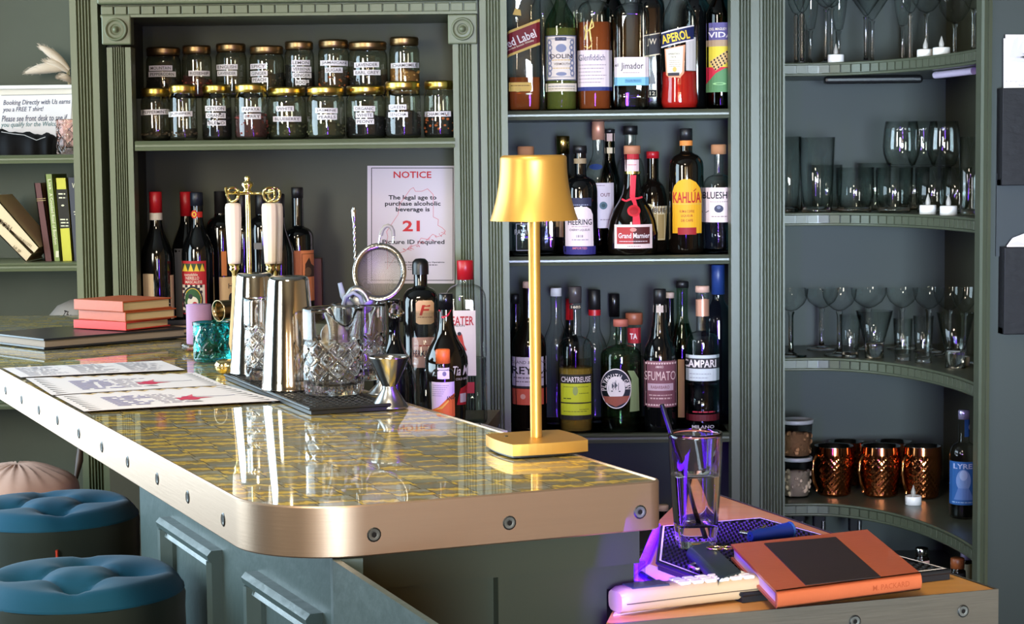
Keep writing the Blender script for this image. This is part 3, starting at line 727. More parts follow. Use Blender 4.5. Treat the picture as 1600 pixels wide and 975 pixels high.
def crystal(name, label, cat, px, ybase, ytop, hw, m, zb=ZBAR, Y=None, lip=0, cut=(.15, .62), nc=9, group=None, tinted=None, T=None, depth=.0032, wall=.0032, rows=2):
    """thick tumbler with a diamond cut band"""
    c = PZ(px, ybase, zb) if Y is None else P(px, ybase, Y); Y = c.y; s = Y / FPX; R = hw * s; H = ZA(ytop, Y, px) - zb
    T = T or thing(name, label, cat, (c.x, Y, zb), face_cam(c.x, Y), group)
    n = nc * 14; nz = 64; z0, z1 = H * cut[0], H * cut[1]
    def rr(t, z):
        f = 0
        if z0 < z < z1:
            u = t / (2 * PI) * nc; v = (z - z0) / (z1 - z0) * rows
            a = abs(((u + v) % 1) - .5) * 2; b = abs(((u - v) % 1) - .5) * 2
            f = -depth * (max(0, a - .72) / .28 + max(0, b - .72) / .28) - depth * .25 * (1 - abs(a - b))
        elif z <= z0:
            a = abs(((t / (2 * PI) * nc * 2) % 1) - .5) * 2; f = -depth * .5 * a * (1 if z > .006 else 0)
        return R + f
    vs = []; fs = []
    zz = [H * i / nz for i in range(nz + 1)]
    for z in zz:
        for k in range(n):
            t = 2 * PI * k / n; r = rr(t, z) * (.94 + .06 * min(1, z / (H * .08))); zt_ = z
            if lip:
                a = math.atan2(math.sin(t + PI / 2 - .35), math.cos(t + PI / 2 - .35)); w = max(0, 1 - abs(a) / .62) ** 1.0; w = w * w * (3 - 2 * w); q = max(0, (z / H - .7) / .3)
                zt_ = z - lip * w * q; r = r + .010 * w * q * q
            vs.append((r * math.cos(t), r * math.sin(t), zt_))
    for j in range(nz):
        for k in range(n): fs.append((j * n + k, j * n + (k + 1) % n, (j + 1) * n + (k + 1) % n, (j + 1) * n + k))
    base = .014; k0_ = len(vs); nzi = 20
    for j in range(nzi + 1):
        z = H - (H - base) * j / nzi
        for k in range(n):
            t = 2 * PI * k / n; x, y, zo = vs[nz * n + k]; r = (math.hypot(x, y) - wall) if j == 0 else (R - wall - (.004 if j == nzi else 0))
            zt_ = z
            if lip:
                a = math.atan2(math.sin(t + PI / 2 - .35), math.cos(t + PI / 2 - .35)); w = max(0, 1 - abs(a) / .62); w = w * w * (3 - 2 * w); q = max(0, (z / H - .7) / .3)
                zt_ = z - lip * w * q; r = R - wall + .010 * w * q * q - (.004 if j == nzi else 0)
            vs.append((r * math.cos(t), r * math.sin(t), zt_))
    for k in range(n): fs.append((nz * n + k, nz * n + (k + 1) % n, k0_ + (k + 1) % n, k0_ + k))
    for j in range(nzi):
        for k in range(n): a = k0_ + j * n; fs.append((a + k, a + (k + 1) % n, a + n + (k + 1) % n, a + n + k))
    fs.append(tuple(range(n - 1, -1, -1))); fs.append(tuple(k0_ + nzi * n + k for k in range(n)))
    mb = MB(); mb.add(vs, fs, m, True); o = mb.build('glass_wall', T)
    for p in o.data.polygons:
        if len(p.vertices) > 4: p.use_smooth = False
    return T
def book(name, label, cat, corner, u, v, lu, lv, z0, h, cover, pages, spine='v', cov=.0025, group=None, spine_round=.003):
    """corner is the near bottom corner, u and v unit directions; the spine runs along 'v' at u=0 or along 'u' at v=0"""
    T = thing(name, label, cat, (corner[0], corner[1], z0), math.atan2(u[1], u[0]), group)
    sgn = 1 if (u[0] * v[1] - u[1] * v[0]) > 0 else -1
    Y_ = lambda a: a * sgn
    def bx(mb, a0, a1, b0, b1, c0, c1, m, bev=0): mb.box(min(a0, a1), max(a0, a1), min(Y_(b0), Y_(b1)), max(Y_(b0), Y_(b1)), c0, c1, m, bev)
    mb = MB(); bx(mb, 0, lu, 0, lv, 0, cov, cover, .001); bx(mb, 0, lu, 0, lv, h - cov, h, cover, .001)
    if spine == 'v': bx(mb, 0, cov, 0, lv, 0, h, cover, .0018)
    elif spine == 'u': bx(mb, 0, lu, 0, cov, 0, h, cover, .0018)
    elif spine == 'u1': bx(mb, 0, lu, lv - cov, lv, 0, h, cover, .0018)
    elif spine == 'v1': bx(mb, lu - cov, lu, 0, lv, 0, h, cover, .0018)
    mb.build('cover', T)
    i = .004; mb = MB(); bx(mb, i if spine != 'v' else cov, lu - (i if spine != 'v1' else cov), i if spine != 'u' else cov, lv - (i if spine != 'u1' else cov), cov, h - cov, pages); mb.build('pages', T)
    return T
# ================================================================== BIG FOREGROUND OBJECTS
# ---- gold table lamp
GOLD = mat('satin_gold', (212, 160, 76), .38, metal=.7, noise=.03, nscale=30)
lc = PZ(838, 704, ZBAR); s = lc.y / FPX
T = thing('table_lamp', 'gold cordless table lamp with flared shade and square base on the bar', 'lamp', (lc.x, lc.y, ZBAR), 0)
z_ = lambda py: ZA(py, lc.y, 838) - ZBAR
bh = .0155; b = .0465
mb = MB(); n = 10; pts = []
for k in range(4):
    a = PI / 4 + k * PI / 2; p0 = Vector((math.cos(a), math.sin(a))) * b * 1.414; p1 = Vector((math.cos(a + PI / 2), math.sin(a + PI / 2))) * b * 1.414
    nrm = ((p0 + p1) / 2).normalized()
    for i in range(n): u = i / n; q = p0.lerp(p1, u) + nrm * (.0045 * (1 - (2 * u - 1) ** 2)); pts.append((q.x, q.y))
ra = math.radians(20); pts = [(x * math.cos(ra) - y * math.sin(ra), x * math.sin(ra) + y * math.cos(ra)) for x, y in pts]
mb.prism([(x * .97, y * .97) for x, y in pts], 0, .003, BLACK); mb.prism(pts, .0022, bh, GOLD); mb.build('base', T)
mb = MB(); mb.lathe([(.0022, 0), (.0022, .0008), (0, .0008)], BLACK, 10, c=(-.035, .008, bh)); mb.build('touch_button', T)
zt, zb_ = z_(243), z_(345)
mb = MB(); mb.lathe([(.0068, bh - .001), (.0068, zt - .02)], GOLD, 8 * 4, smooth=True); mb.build('pole', T)
prof = [];
for i in range(17):
    u = i / 16; prof.append(((52 + 17 * (1 - u) ** 2.1) * s, zb_ + (zt - .003 - zb_) * u))
pi_ = [(r - .0015, z) for r, z in reversed(prof)]
mb = MB(); mb.lathe(prof + [(50 * s, zt - .0012), (47 * s, zt)], GOLD, 56); mb.lathe([(47 * s, zt), (0, zt)], GOLD, 56, smooth=False); mb.lathe([(prof[0][0], zb_)] + [(r, z) for r, z in reversed(pi_)], mat('shade_inner_white', (230, 220, 196), .6), 56); mb.build('lamp_shade', T)
mb = MB(); mb.lathe([(0, zb_ + .02), (.022, zb_ + .02), (.022, zb_ + .032), (0, zb_ + .032)], WHITE, 24); mb.build('light_disc', T)

# ---- shaker tins
BRTIN = mat('mirror_steel_tin', (206, 204, 198), .11, metal=1, bump=.02, bscale=12, stretch=(1, 1, .1))
def tin(label, px, ybase, ytop, hwb, hwt):
    c = PZ(px, ybase, ZBAR + .008); Y = c.y; s = Y / FPX; H = ZA(ytop, Y, px) - c.z; rb, rt = hwb * s, hwt * s
    T = thing('shaker_tin', label, 'shaker', (c.x, Y, c.z), 0, 'upturned shaker tins on the bar')
    mb = MB(); mb.lathe([(rb - .002, .001), (rb + .0012, 0), (rb + .0014, .002), (rb + .0004, .004), (rb, .012), (rb - (rb - rt) * .1, .0125 + H * .06), (rt + .001, H - .006), (rt - .0012, H - .0015), (rt - .004, H), (0, H - .001)], BRTIN, 48); mb.build('tin_body', T)
    return T
tin('left shaker tin, upside down on the bar behind the slim cut crystal glass', 401, 583, 427, 41, 28)
tin('right shaker tin, upside down on the bar beside the cut glass mixing jug', 454, 608, 432, 44.5, 31)
# ---- mixing glasses
crystal('mixing_glass', 'large cut crystal mixing glass with a pouring lip, nearest on the mat', 'glass', 522, 615, 481, 48, REALGL, zb=ZBAR + .0095, lip=.022, cut=(.2, .64), nc=9)
crystal('mixing_glass', 'second cut crystal mixing glass behind the front one, holding the mesh strainer', 'glass', 562, 592, 474, 43, REALGL, zb=ZBAR + .0095, lip=0, cut=(.2, .62), nc=9)
crystal('crystal_glass', 'slim cut crystal glass standing between the two shaker tins', 'glass', 410, 592, 466, 27, REALGL, zb=ZBAR + .0095, cut=(.05, .66), nc=7, rows=3)
TEALG = mat('teal_crystal', (52, 196, 192), .02, trans=1, ior=1.4)
TT = crystal('tumbler', 'short teal cut glass tumbler standing on the bar beside the lilac candle', 'glass', 332, 564, 503, 30, TEALG, cut=(.08, .92), nc=7, rows=1.6, depth=.004)
# little green tealight wax in it
mb = MB(); mb.lathe([(0, .0145), (.018, .0145), (.019, .018), (.017, .028), (.010, .032), (0, .031)], mat('pale_green_wax', (176, 210, 140), .6), 20)
plain('votive_candle', 'pale green votive candle inside the teal tumbler', 'candle', mb, TT.location)
# lilac candle on a glass foot
c = PZ(312, 548, ZBAR); s = c.y / FPX
T = thing('pillar_candle', 'lilac pillar candle on a clear glass foot behind the teal tumbler', 'candle', (c.x, c.y, ZBAR))
mb = MB(); mb.lathe([(0, .012), (19.5 * s, .012), (20 * s, .015), (19.5 * s, ZA(476, c.y, 312) - ZBAR), (0, ZA(476, c.y, 312) - ZBAR)], mat('lilac_wax', (160, 124, 160), .75, noise=.12, nscale=50, bump=.15, bscale=160), 32); mb.build('wax', T)
mb = MB(); mb.lathe([(0, 0), (26 * s, 0), (29 * s, .006), (29 * s, .014), (27 * s, .014), (25 * s, .0085), (0, .0085)], GLASS, 32); mb.build('glass_foot', T)
# bronze cup lying on its side across the tumbler
c = TT.location; s = c.y / FPX; rC = 16.5 * s; zt = ZA(502, c.y, 340)
ax = Vector((.72, .69, .06)).normalized(); q = ax.to_track_quat('Z', 'Y').to_matrix().to_4x4()
cc = P(341, 486, c.y - .012)
BRZ = mat('aged_bronze', (150, 128, 96), .22, metal=1)
mb = MB(); mb.lathe([(0, .046), (rC * .78, .046), (rC * .8, .044), (rC * .98, .004), (rC * 1.04, 0), (rC * .96, .0002), (rC * .88, .010), (rC * .72, .043), (0, .0435)], BRZ, 36, xf=q)
plain('measuring_cup', 'small bronze measuring cup lying on its side across the teal tumbler', 'cup', mb, cc)
# little silver dish
c = PZ(357, 583, ZBAR); mb = MB(); s = c.y / FPX
mb.lathe([(0, .001), (12 * s, 0), (16 * s, .006), (18 * s, .014), (15 * s, .020), (9 * s, .0225), (0, .0235)], mat('pale_gold_metal', (222, 200, 140), .15, metal=1), 28)
plain('pill_dish', 'tiny polished gold dish half hidden behind the left shaker tin', 'dish', mb, (c.x - .004, c.y, ZBAR))
# ---- rubber mat under them
mA, mB_ = PZ(486, 639, ZBAR + .008), PZ(352, 585, ZBAR + .008); dM = (mB_ - mA); dM.z = 0; lM = dM.length; dM.normalize(); pM = Vector((dM.y, -dM.x, 0))
RUB = mat('black_rubber', (18, 19, 22), .45)
mb = MB(); wM = .112; hM = .009
fd = Vector((dE.x, dE.y, 0)); pts = [mA, mA + fd * wM, mA + fd * wM + dM * lM, mA + dM * lM]
pts = [(p.x, p.y) for p in pts]; mb.prism(pts, 0, hM * .6, RUB)
cxm, cym = sum(p[0] for p in pts) / 4, sum(p[1] for p in pts) / 4
mb.prism([(cxm + (x - cxm) * .995, cym + (y - cym) * .995) for x, y in pts], hM * .6, hM * .78, RUB)
for i in range(4):
    a, b_ = Vector((*pts[i], hM * .8)), Vector((*pts[(i + 1) % 4], hM * .8)); mb.tube([a, b_], .0026, RUB, 6)
nu, nv = 12, 30
u_, v_ = fd * wM, dM * lM
for i in range(1, nu):
    for j in range(1, nv):
        p = mA + u_ * (i / nu) + v_ * (j / nv); mb.box(p.x - .0022, p.x + .0022, p.y - .0022, p.y + .0022, hM * .75, hM * .98, RUB)
plain('bar_mat', 'narrow black rubber mat under the shaker tins and mixing glasses', 'mat', mb, (0, 0, ZBAR))
# ---- jiggers
def jigger(label, px, ybase, ytop, hwt, hwb, zb):
    c = PZ(px, ybase, zb); s = c.y / FPX; H = ZA(ytop, c.y, px) - zb; T = thing('jigger', label, 'jigger', (c.x, c.y, zb), 0, 'steel jiggers on the bar')
    hm = H * .42; rt, rb_ = hwt * s, hwb * s; rm = rt * .33
    mb = MB(); mb.lathe([(rm, hm), (rt * .6, hm + (H - hm) * .38), (rt * .97, H - .002), (rt, H), (rt * .95, H), (rt * .93, H - .004), (rm * .8, hm + .006), (0, hm + .004)], STEEL, 40); mb.build('measuring_cone', T)
    mb = MB(); mb.lathe([(rm, hm), (rm * 1.08, hm - .0015), (rm, hm - .003), (rb_ * .97, .003), (rb_ * 1.02, .001), (rb_, 0), (0, .001)], mat('brushed_steel_dull', (150, 150, 150), .3, metal=1), 40); mb.build('base_cone', T)
jigger('double cone steel jigger at the front of the bar by the mixing glass', 609, 637, 557, 33, 29, ZBAR)
jigger('smaller steel jigger half hidden behind the front jigger', 597, 616, 566, 20, 22, ZBAR + .009)

# ---- contents of the mixing glasses: each its own thing
g1 = Vector((PZ(522, 615, ZBAR + .0095).x, PZ(522, 615, ZBAR + .0095).y, ZBAR)); g2 = Vector((PZ(562, 592, ZBAR + .0095).x, PZ(562, 592, ZBAR + .0095).y, ZBAR))
def coil(mb, pts, R, r, turns, m):
    pts = [Vector(p) for p in pts]; N = turns * 10; o = []
    for i in range(N + 1):
        u = i / N * (len(pts) - 1); k = min(int(u), len(pts) - 2); f = u - k; p = pts[k].lerp(pts[k + 1], f); t = (pts[k + 1] - pts[k]).normalized()
        a = t.cross(Vector((0, 1, .3))).normalized(); b = a.cross(t); q = 2 * PI * i / 10
        o.append(p + a * R * math.cos(q) + b * R * math.sin(q))
    return mb.tube(o, r, m, 5)
def hawthorne(label, path, Y, gl, bo, tilt):
    """spring strainer: the coil shows above the glass, plate and handle go down into it"""
    T = thing('cocktail_strainer', label, 'strainer', (0, 0, 0), 0, 'spring strainers in the mixing glasses')
    pts = [P(x, y, Y) for x, y in path]; sm = []
    for i in range(len(pts) - 1):
        a, b, c, d_ = pts[max(i - 1, 0)], pts[i], pts[i + 1], pts[min(i + 2, len(pts) - 1)]
        for k in range(6): t = k / 6; sm.append(.5 * ((2 * b) + (c - a) * t + (2 * a - 5 * b + 4 * c - d_) * t * t + (3 * b - a - 3 * c + d_) * t ** 3))
    mb = MB(); coil(mb, sm + [pts[-1]], .0058, .0011, 34, STEELR); mb.build('spring', T)
    ctr = sum(pts, Vector()) / len(pts) + Vector((.004, .009, -.012)); bot = Vector((gl.x + bo[0], gl.y + bo[1], ZBAR + .032))
    xf = Matrix.Translation(ctr) @ Matrix.Rotation(tilt, 4, 'Z') @ Matrix.Rotation(PI / 2, 4, 'X')
    mb = MB(); mb.lathe([(0, -.0007), (.019, -.0007), (.020, 0), (.019, .0007), (0, .0007)], STEELR, 26, xf=xf); mb.build('plate', T)
    mb = MB(); mb.tube([ctr + Vector((0, 0, -.017)), ctr + Vector((0, 0, -.03)), bot], .0032, STEELR, 8); mb.build('handle', T)
hawthorne('spring strainer standing in the front mixing glass at its lip', [(510, 483), (515, 494), (519, 508), (521, 526), (520, 545)], 2.735, g1, (-.004, .006), .2)
hawthorne('spring strainer in the second mixing glass below the mesh sieve', [(546, 463), (552, 454), (561, 453), (569, 459), (575, 470)], 2.915, g2, (-.012, .006), .1)
hawthorne('spring strainer in the second mixing glass, its coil against the right wall', [(580, 480), (583, 495), (583, 512), (581, 530)], 2.935, g2, (.012, .012), .5)
# grey plastic citrus peeler
T = thing('peeler', 'grey forked plastic peeler poking out of the second mixing glass', 'peeler')
mb = MB(); gp = mat('grey_blue_plastic', (150, 158, 172), .45); a = P(533, 447, 2.9)
mb.tube([P(531, 442, 2.9), P(536, 462, 2.9), P(546, 476, 2.9), P(550, 520, 2.91), Vector((g2.x - .022, g2.y - .010, ZBAR + .03))], [.0034, .0046, .006, .006, .005], gp, 10); mb.build('handle', T)
mb = MB(); mb.tube([P(536, 478, 2.895), P(540, 464, 2.89), P(552, 457, 2.89), P(562, 464, 2.89), P(566, 476, 2.895)], .0034, gp, 8); mb.build('fork', T)
# bar spoon
T = thing('bar_spoon', 'long twisted steel bar spoon standing upright in the second mixing glass', 'spoon')
a, b_ = P(553, 325, 2.95), Vector((g2.x - .004, g2.y + .024, ZBAR + .03)); d = (b_ - a).normalized(); sx = d.cross(Vector((0, 1, 0))).normalized(); sy = d.cross(sx)
mb = MB()
for ph in (0, PI):
    mb.tube([a + d * (.02 + (b_ - a - d * .02).length * i / 90) + sx * .0011 * math.cos(i * .8 + ph) + sy * .0011 * math.sin(i * .8 + ph) for i in range(91)], .0013, STEEL, 6)
mb.build('twisted_shaft', T)
mb = MB(); mb.tube([a - d * .001, a + d * .004, a + d * .014, a + d * .028], [.0022, .0044, .0036, .0016], STEEL, 10); mb.build('end_cap', T)
# crystal stirrer
T = thing('drink_stirrer', 'stirrer with a faceted purple-lit crystal end sticking out of the second glass', 'stirrer')
a, b_ = P(593, 486, 2.893), Vector((g2.x + .012, g2.y + .018, ZBAR + .028)); mb = MB(); mb.tube([P(611, 478, 2.893), P(609, 467, 2.893), P(601, 464, 2.895), P(592, 470, 2.905), P(585, 500, 2.91), b_], .0016, GLASS, 8); mb.build('rod', T)
mb = MB(); ax = (P(628, 489, 2.893) - P(609, 484, 2.893)); q = ax.normalized().to_track_quat('Z', 'Y').to_matrix().to_4x4(); k = ax.length
mb.lathe([(0, -.002), (.009, 0), (.0125, .006), (.011, .012), (.003, k + .002), (0, k + .003)], REALGL, 8, xf=Matrix.Translation(P(609, 484, 2.893)) @ q, smooth=False); mb.build('crystal_end', T)
# mesh sieve
T = thing('mesh_sieve', 'round steel mesh sieve with a rubber ear, leaning up out of the second mixing glass', 'sieve')
YS = 2.925; sc = P(593, 425, YS); s = YS / FPX; rs_ = 42.5 * s; rz_ = 46.5 * s
nx = Vector((1, .12, 0)).normalized(); nz = Vector((0, .30, 1)).normalized(); ny = nx.cross(nz).normalized(); ny = -ny if ny.y > 0 else ny
RX, RZ = rs_ * .93, rz_ * .95
mb = MB(); ring = [sc + nx * RX * math.cos(2 * PI * i / 40) + nz * RZ * math.sin(2 * PI * i / 40) for i in range(40)]
wid = .007; pr = []
vs = []; fs = []
for i in range(40):
    cs, sn = math.cos(2 * PI * i / 40), math.sin(2 * PI * i / 40)
    for (f, dz) in ((1.07, 0), (1.05, .002), (.86, -.0015), (.84, -.004), (1.0, -.006)): vs.append(sc + nx * RX * cs * f + nz * RZ * sn * f + ny * dz)
for i in range(40):
    for k in range(5): a = i * 5; b2 = ((i + 1) % 40) * 5; fs.append((a + k, a + (k + 1) % 5, b2 + (k + 1) % 5, b2 + k))
mb.add(vs, fs, STEEL, True); mb.build('rim', T)
def mesh_mat():
    m = bpy.data.materials.new('steel_mesh'); m.use_nodes = True; nt = m.node_tree; nt.nodes.clear(); N = nt.nodes.new; L = nt.links.new
    out = N('ShaderNodeOutputMaterial'); mx = N('ShaderNodeMixShader'); tr = N('ShaderNodeBsdfTransparent'); gl = N('ShaderNodeBsdfPrincipled'); gl.inputs['Metallic'].default_value = .3; gl.inputs['Roughness'].default_value = .55; gl.inputs['Base Color'].default_value = lin((140, 130, 120))
    tc = N('ShaderNodeTexCoord'); mp = N('ShaderNodeMapping'); mp.inputs['Scale'].default_value = (900, 900, 900); L(tc.outputs['Object'], mp.inputs[0])
    ck = N('ShaderNodeTexChecker'); ck.inputs['Scale'].default_value = 1; L(mp.outputs[0], ck.inputs['Vector'])
    ma = N('ShaderNodeMath'); ma.operation = 'MULTIPLY_ADD'; ma.inputs[1].default_value = .3; ma.inputs[2].default_value = .45; L(ck.outputs['Fac'], ma.inputs[0]); L(ma.outputs[0], mx.inputs[0])
    L(tr.outputs[0], mx.inputs[1]); L(gl.outputs[0], mx.inputs[2]); L(mx.outputs[0], out.inputs[0]); return m
MESH = mesh_mat(); mb = MB(); vs = []; fs = []
for j in range(9):
    a = j / 8; rr = .86 * math.cos(a * PI / 2) if j < 8 else 0.001; dp = .026 * math.sin(a * PI / 2)
    for i in range(32): vs.append(sc + nx * RX * rr * math.cos(2 * PI * i / 32) + nz * RZ * rr * math.sin(2 * PI * i / 32) - ny * dp)
for j in range(8):
    for i in range(32): fs.append((j * 32 + i, j * 32 + (i + 1) % 32, (j + 1) * 32 + (i + 1) % 32, (j + 1) * 32 + i))
mb.add(vs, fs, MESH, True); mb.build('mesh_bowl', T)
ear = [P(592, 380, YS), P(594, 368, YS), P(599, 356, YS), P(606, 352, YS), P(613, 357, YS), P(615, 368, YS), P(614, 380, YS)]
mb = MB(); mb.tube(ear, .0016, STEEL, 8); mb.build('ear_wire', T)
mb = MB(); mb.tube([P(595, 368, YS), P(597, 360, YS), P(601, 354.5, YS), P(606, 352.5, YS), P(611, 355, YS), P(614, 361, YS), P(614.5, 369, YS)], .0032, mat('grey_rubber', (140, 136, 128), .6), 10); mb.build('rubber_ear', T)
mb = MB(); mb.tube([sc - nz * RZ * 1.02, P(583, 492, 2.925), Vector((g2.x + .006, g2.y - .020, ZBAR + .03))], .0028, STEEL, 8); mb.build('handle', T)

# ---- brass stand with hanging servers
c = PZ(393, 572, ZBAR); YN = c.y; s = YN / FPX; zN = lambda py: ZA(py, YN, 393)
T = thing('utensil_stand', 'brass stand with a ball finial and side hooks behind the shaker tins', 'stand', (0, 0, 0))
BR = mat('polished_brass', (222, 200, 128), .16, metal=1)
mb = MB(); mb.lathe([(0, 0), (.05, 0), (.05, .004), (.02, .009), (.008, .016), (0, .018)], BR, 32, c=(c.x, c.y, ZBAR)); mb.build('foot', T)
mb = MB(); mb.lathe([(.0042, .01), (.0042, zN(300) - ZBAR)], BR, 14, c=(c.x, c.y, ZBAR)); mb.build('pole', T)
mb = MB(); zf = zN(302); mb.lathe([(.0042, 0), (.009, .002), (.006, .005), (.0055, .008), (.010, .014), (.009, .018), (.0035, .021), (.005, .025), (.004, .028), (0, .030)], BR, 18, c=(c.x, c.y, zf)); mb.build('finial', T)
mb = MB(); za = zN(302)
mb.tube([P(352, 292, YN - .055), P(354, 301, YN - .052), P(366, 301.5, YN - .03), P(378, 302, YN - .008), P(393, 302, YN), P(414, 302, YN - .01), P(428, 300, YN - .02), P(430, 293, YN - .02)], .0028, BR, 8); mb.build('hook_arm', T)
IVORY = mat('ribbed_ivory', (232, 214, 194), .4)
def server(label, px, YY, ytop, yend, blade, hwt=12.4, hwb=9.5):
    s = YY / FPX; T = thing('bar_utensil', label, 'utensil', (0, 0, 0), 0, 'ivory handled utensils hung on the brass stand')
    x = P(px, 360, YY).x; z = lambda py: ZA(py, YY, px)
    mb = MB(); mb.tube([Vector((x + .0095 * math.cos(a), YY + .003 * math.sin(2 * a), z(304) + .0115 * math.sin(a))) for a in [2 * PI * i / 20 for i in range(20)]], .0024, BR, 8, closed=True); mb.build('ring', T)
    mb = MB(); zt, zb_ = z(317), z(412); H = zt - zb_
    mb.lathe([(0, 0), (hwb * s, 0), (hwb * s * 1.02, H * .05), (hwt * s, H * .72), (hwt * s, H * .93), (hwt * s * .9, H * .985), (hwt * s * .5, H), (0, H)], IVORY, 60, c=(x, YY, zb_), fn=lambda r, t, zz: r * (1 - .07 * abs(math.sin(5 * t)) ** .6 + .04)); mb.build('handle', T)
    mb = MB(); mb.lathe([(hwb * s * .95, 0), (hwb * s * .7, -.006), (hwb * s * .85, -.009), (hwb * s * .5, -.014), (.0035, -.02)], BR, 20, c=(x, YY, zb_)); mb.build('ferrule', T)
    mb = MB(); z1 = zb_ - .018; z2 = z(yend)
    pts = [(-.004, z1), (.004, z1), (.0055, z1 - (z1 - z2) * .3), (.008 * blade, z2 + .02), (.005 * blade, z2), (-.005 * blade, z2), (-.008 * blade, z2 + .02), (-.0055, z1 - (z1 - z2) * .3)]
    mb.ext(pts, (x, YY - .001, 0), (1, 0, 0), (0, 0, 1), (0, .002, 0), mat('cream_gold_metal', (226, 208, 168), .3, metal=.7)); mb.build('blade', T)
server('left ivory handled utensil hung on the brass stand', 365, YN - .03, 293, 556, 1.5)
server('front right ivory handled utensil hung on the brass stand', 422, YN - .03, 293, 530, 1.3)
server('ivory handled utensil behind the front right one on the brass stand', 430, YN + .01, 293, 520, 1.0)

# ---- paper menus on the bar
def sheet_pts(pxs): return [PZ(x, y, ZBAR) for x, y in pxs]
INKB, INKR, INKD = ink((150, 146, 190)), ink((206, 60, 92)), ink((50, 46, 50))
def menu(label, corners, kind, z, seed):
    """corners: near-left, near-right, far-right, far-left"""
    c = sheet_pts(corners); o = (c[0] + c[1] + c[2] + c[3]) / 4
    def bil(a, b, L):
        p = (c[0] * (1 - a) + c[1] * a) * (1 - b) + (c[3] * (1 - a) + c[2] * a) * b; q = p - o
        lift = .0035 * math.sin(PI * a) * math.sin(PI * b) if kind == 'list' else .0006 * math.sin(PI * a)
        return (q.x, q.y, z - ZBAR + lift + .00022 * L)
    mb = MB(); d = Decal(); cream = ink((236, 222, 204))
    base = PAPER if kind == 'list' else PAPER
    d.rect(0, 0, 1, 1, base, 0, 14, 6); d.rect(0, 0, 1, .012, ink((96, 66, 62)), 1)
    rnd = random.Random(seed)
    if kind == 'list':
        for col in range(3):
            x0 = .06 + col * .31
            for r in range(15): d.scrib(x0, x0 + rnd.uniform(.16, .26), .1 + r * .056, .02, ink((168, 168, 184)), 1, seed + r + col * 20)
    else:
        for r in range(9):
            y = .08 + r * .1; d.poly([(.035, y), (.105, y + .01), (.035, y + .035)], INKD, 1); d.poly([(.965, y), (.895, y + .01), (.965, y + .035)], INKD, 1)
        for r in range(8):
            x = .14 + r * .1; d.poly([(x, .985), (x + .05, .90), (x + .1, .985)], ink((224, 196, 150)), 1); d.poly([(x + .03, .985), (x + .05, .95), (x + .07, .985)], INKD, 2)
        for r in range(8):
            d.scrib(.2, .2 + rnd.uniform(.14, .26), .2 + r * .07, .035, INKB, 2, seed + r); d.scrib(.44, .44 + rnd.uniform(.08, .2), .2 + r * .07, .018, ink((150, 140, 170)), 2, seed + r + 30)
        d.ell(.62, .38, .045, .10, INKR, 2); d.poly([(.55, .3), (.75, .38), (.55, .44)], INKR, 2); d.poly([(.58, .42), (.68, .58), (.64, .4)], ink((220, 110, 130)), 2)
        d.line([(.6, .5), (.7, .44), (.82, .42), (.88, .44)], .012, ink((120, 110, 150)), 2); d.poly([(.57, .2), (.6, .225), (.63, .205), (.64, .17), (.6, .19)], INKD, 2)
    d.onto(mb, bil)
    mb.add([bil(0, 0, -1.2), bil(1, 0, -1.2), bil(1, 1, -1.2), bil(0, 1, -1.2)], [(0, 1, 2, 3)], ink((120, 90, 84)))
    return tag(mb.build('menu_sheet', None, o), label, 'menu', 'paper menus on the bar')
menu('white text-only menu sheet, farthest of the three on the bar', [(33, 591), (290, 579), (252, 564.5), (4, 576)], 'list', ZBAR + .0012, 1)
menu('patterned menu with a red drawing, middle of the three on the bar', [(82, 619), (352, 603), (306, 583.5), (40, 592)], 'pat', ZBAR + .0012, 2)
menu('patterned menu with a red drawing, nearest of the three on the bar', [(132, 645), (440, 628), (354, 603.5), (86, 620)], 'pat', ZBAR + .0016, 3)

# ---- books on the far end of the bar
BKB = mat('black_book_cloth', (30, 34, 42), .32); ORL = mat('orange_leather', (170, 76, 36), .5, noise=.14, nscale=30, bump=.08, bscale=150); RDL = mat('coral_red_leather', (200, 54, 46), .5)
nb = PZ(69, 547, ZBAR); u = Vector((.72, .69, 0)).normalized(); v = Vector((-u.y, u.x, 0))
BT = book('notebook', 'large black hardcover notebook lying at the far end of the bar', 'book', nb, u, v, .315, .215, ZBAR, .020, BKB, mat('grey_page_block', (140, 128, 118), .8), 'u1', .004)
zz = ZBAR + .0214
bc = PZ(197, 517.5, zz); u2 = Vector((.60, .80, 0)); v2 = Vector((-.80, .60, 0))
for i, (lab, m, h, dx, du) in enumerate((('coral red notebook, lowest of the leather stack', RDL, .0165, 0, .122), ('orange leather notebook, middle of the stack at the far bar end', ORL, .019, .002, .128), ('orange leather notebook, topmost of the stack at the far bar end', ORL, .0205, -.001, .126))):
    ang = (.06, -.04, .0)[i]; uu = Vector((u2.x * math.cos(ang) - u2.y * math.sin(ang), u2.x * math.sin(ang) + u2.y * math.cos(ang), 0)); vv = Vector((-uu.y, uu.x, 0))
    book('notebook', lab, 'book', bc + uu * dx - Vector((0.002 * i, 0, 0)), uu, vv, du, .142, zz, h, m, CREAM, 'v', .0026, 'stack of leather notebooks')
    zz += h + .0002
bk = PZ(259, 525, ZBAR); u3 = Vector((.9, .43, 0)).normalized(); v3 = Vector((-u3.y, u3.x, 0))
book('hardcover_book', 'small black hardcover lying flat behind the leather notebooks', 'book', bk + v3 * .02, u3, v3, .075, .10, ZBAR, .020, BKB, CREAM, 'u1', .0025)

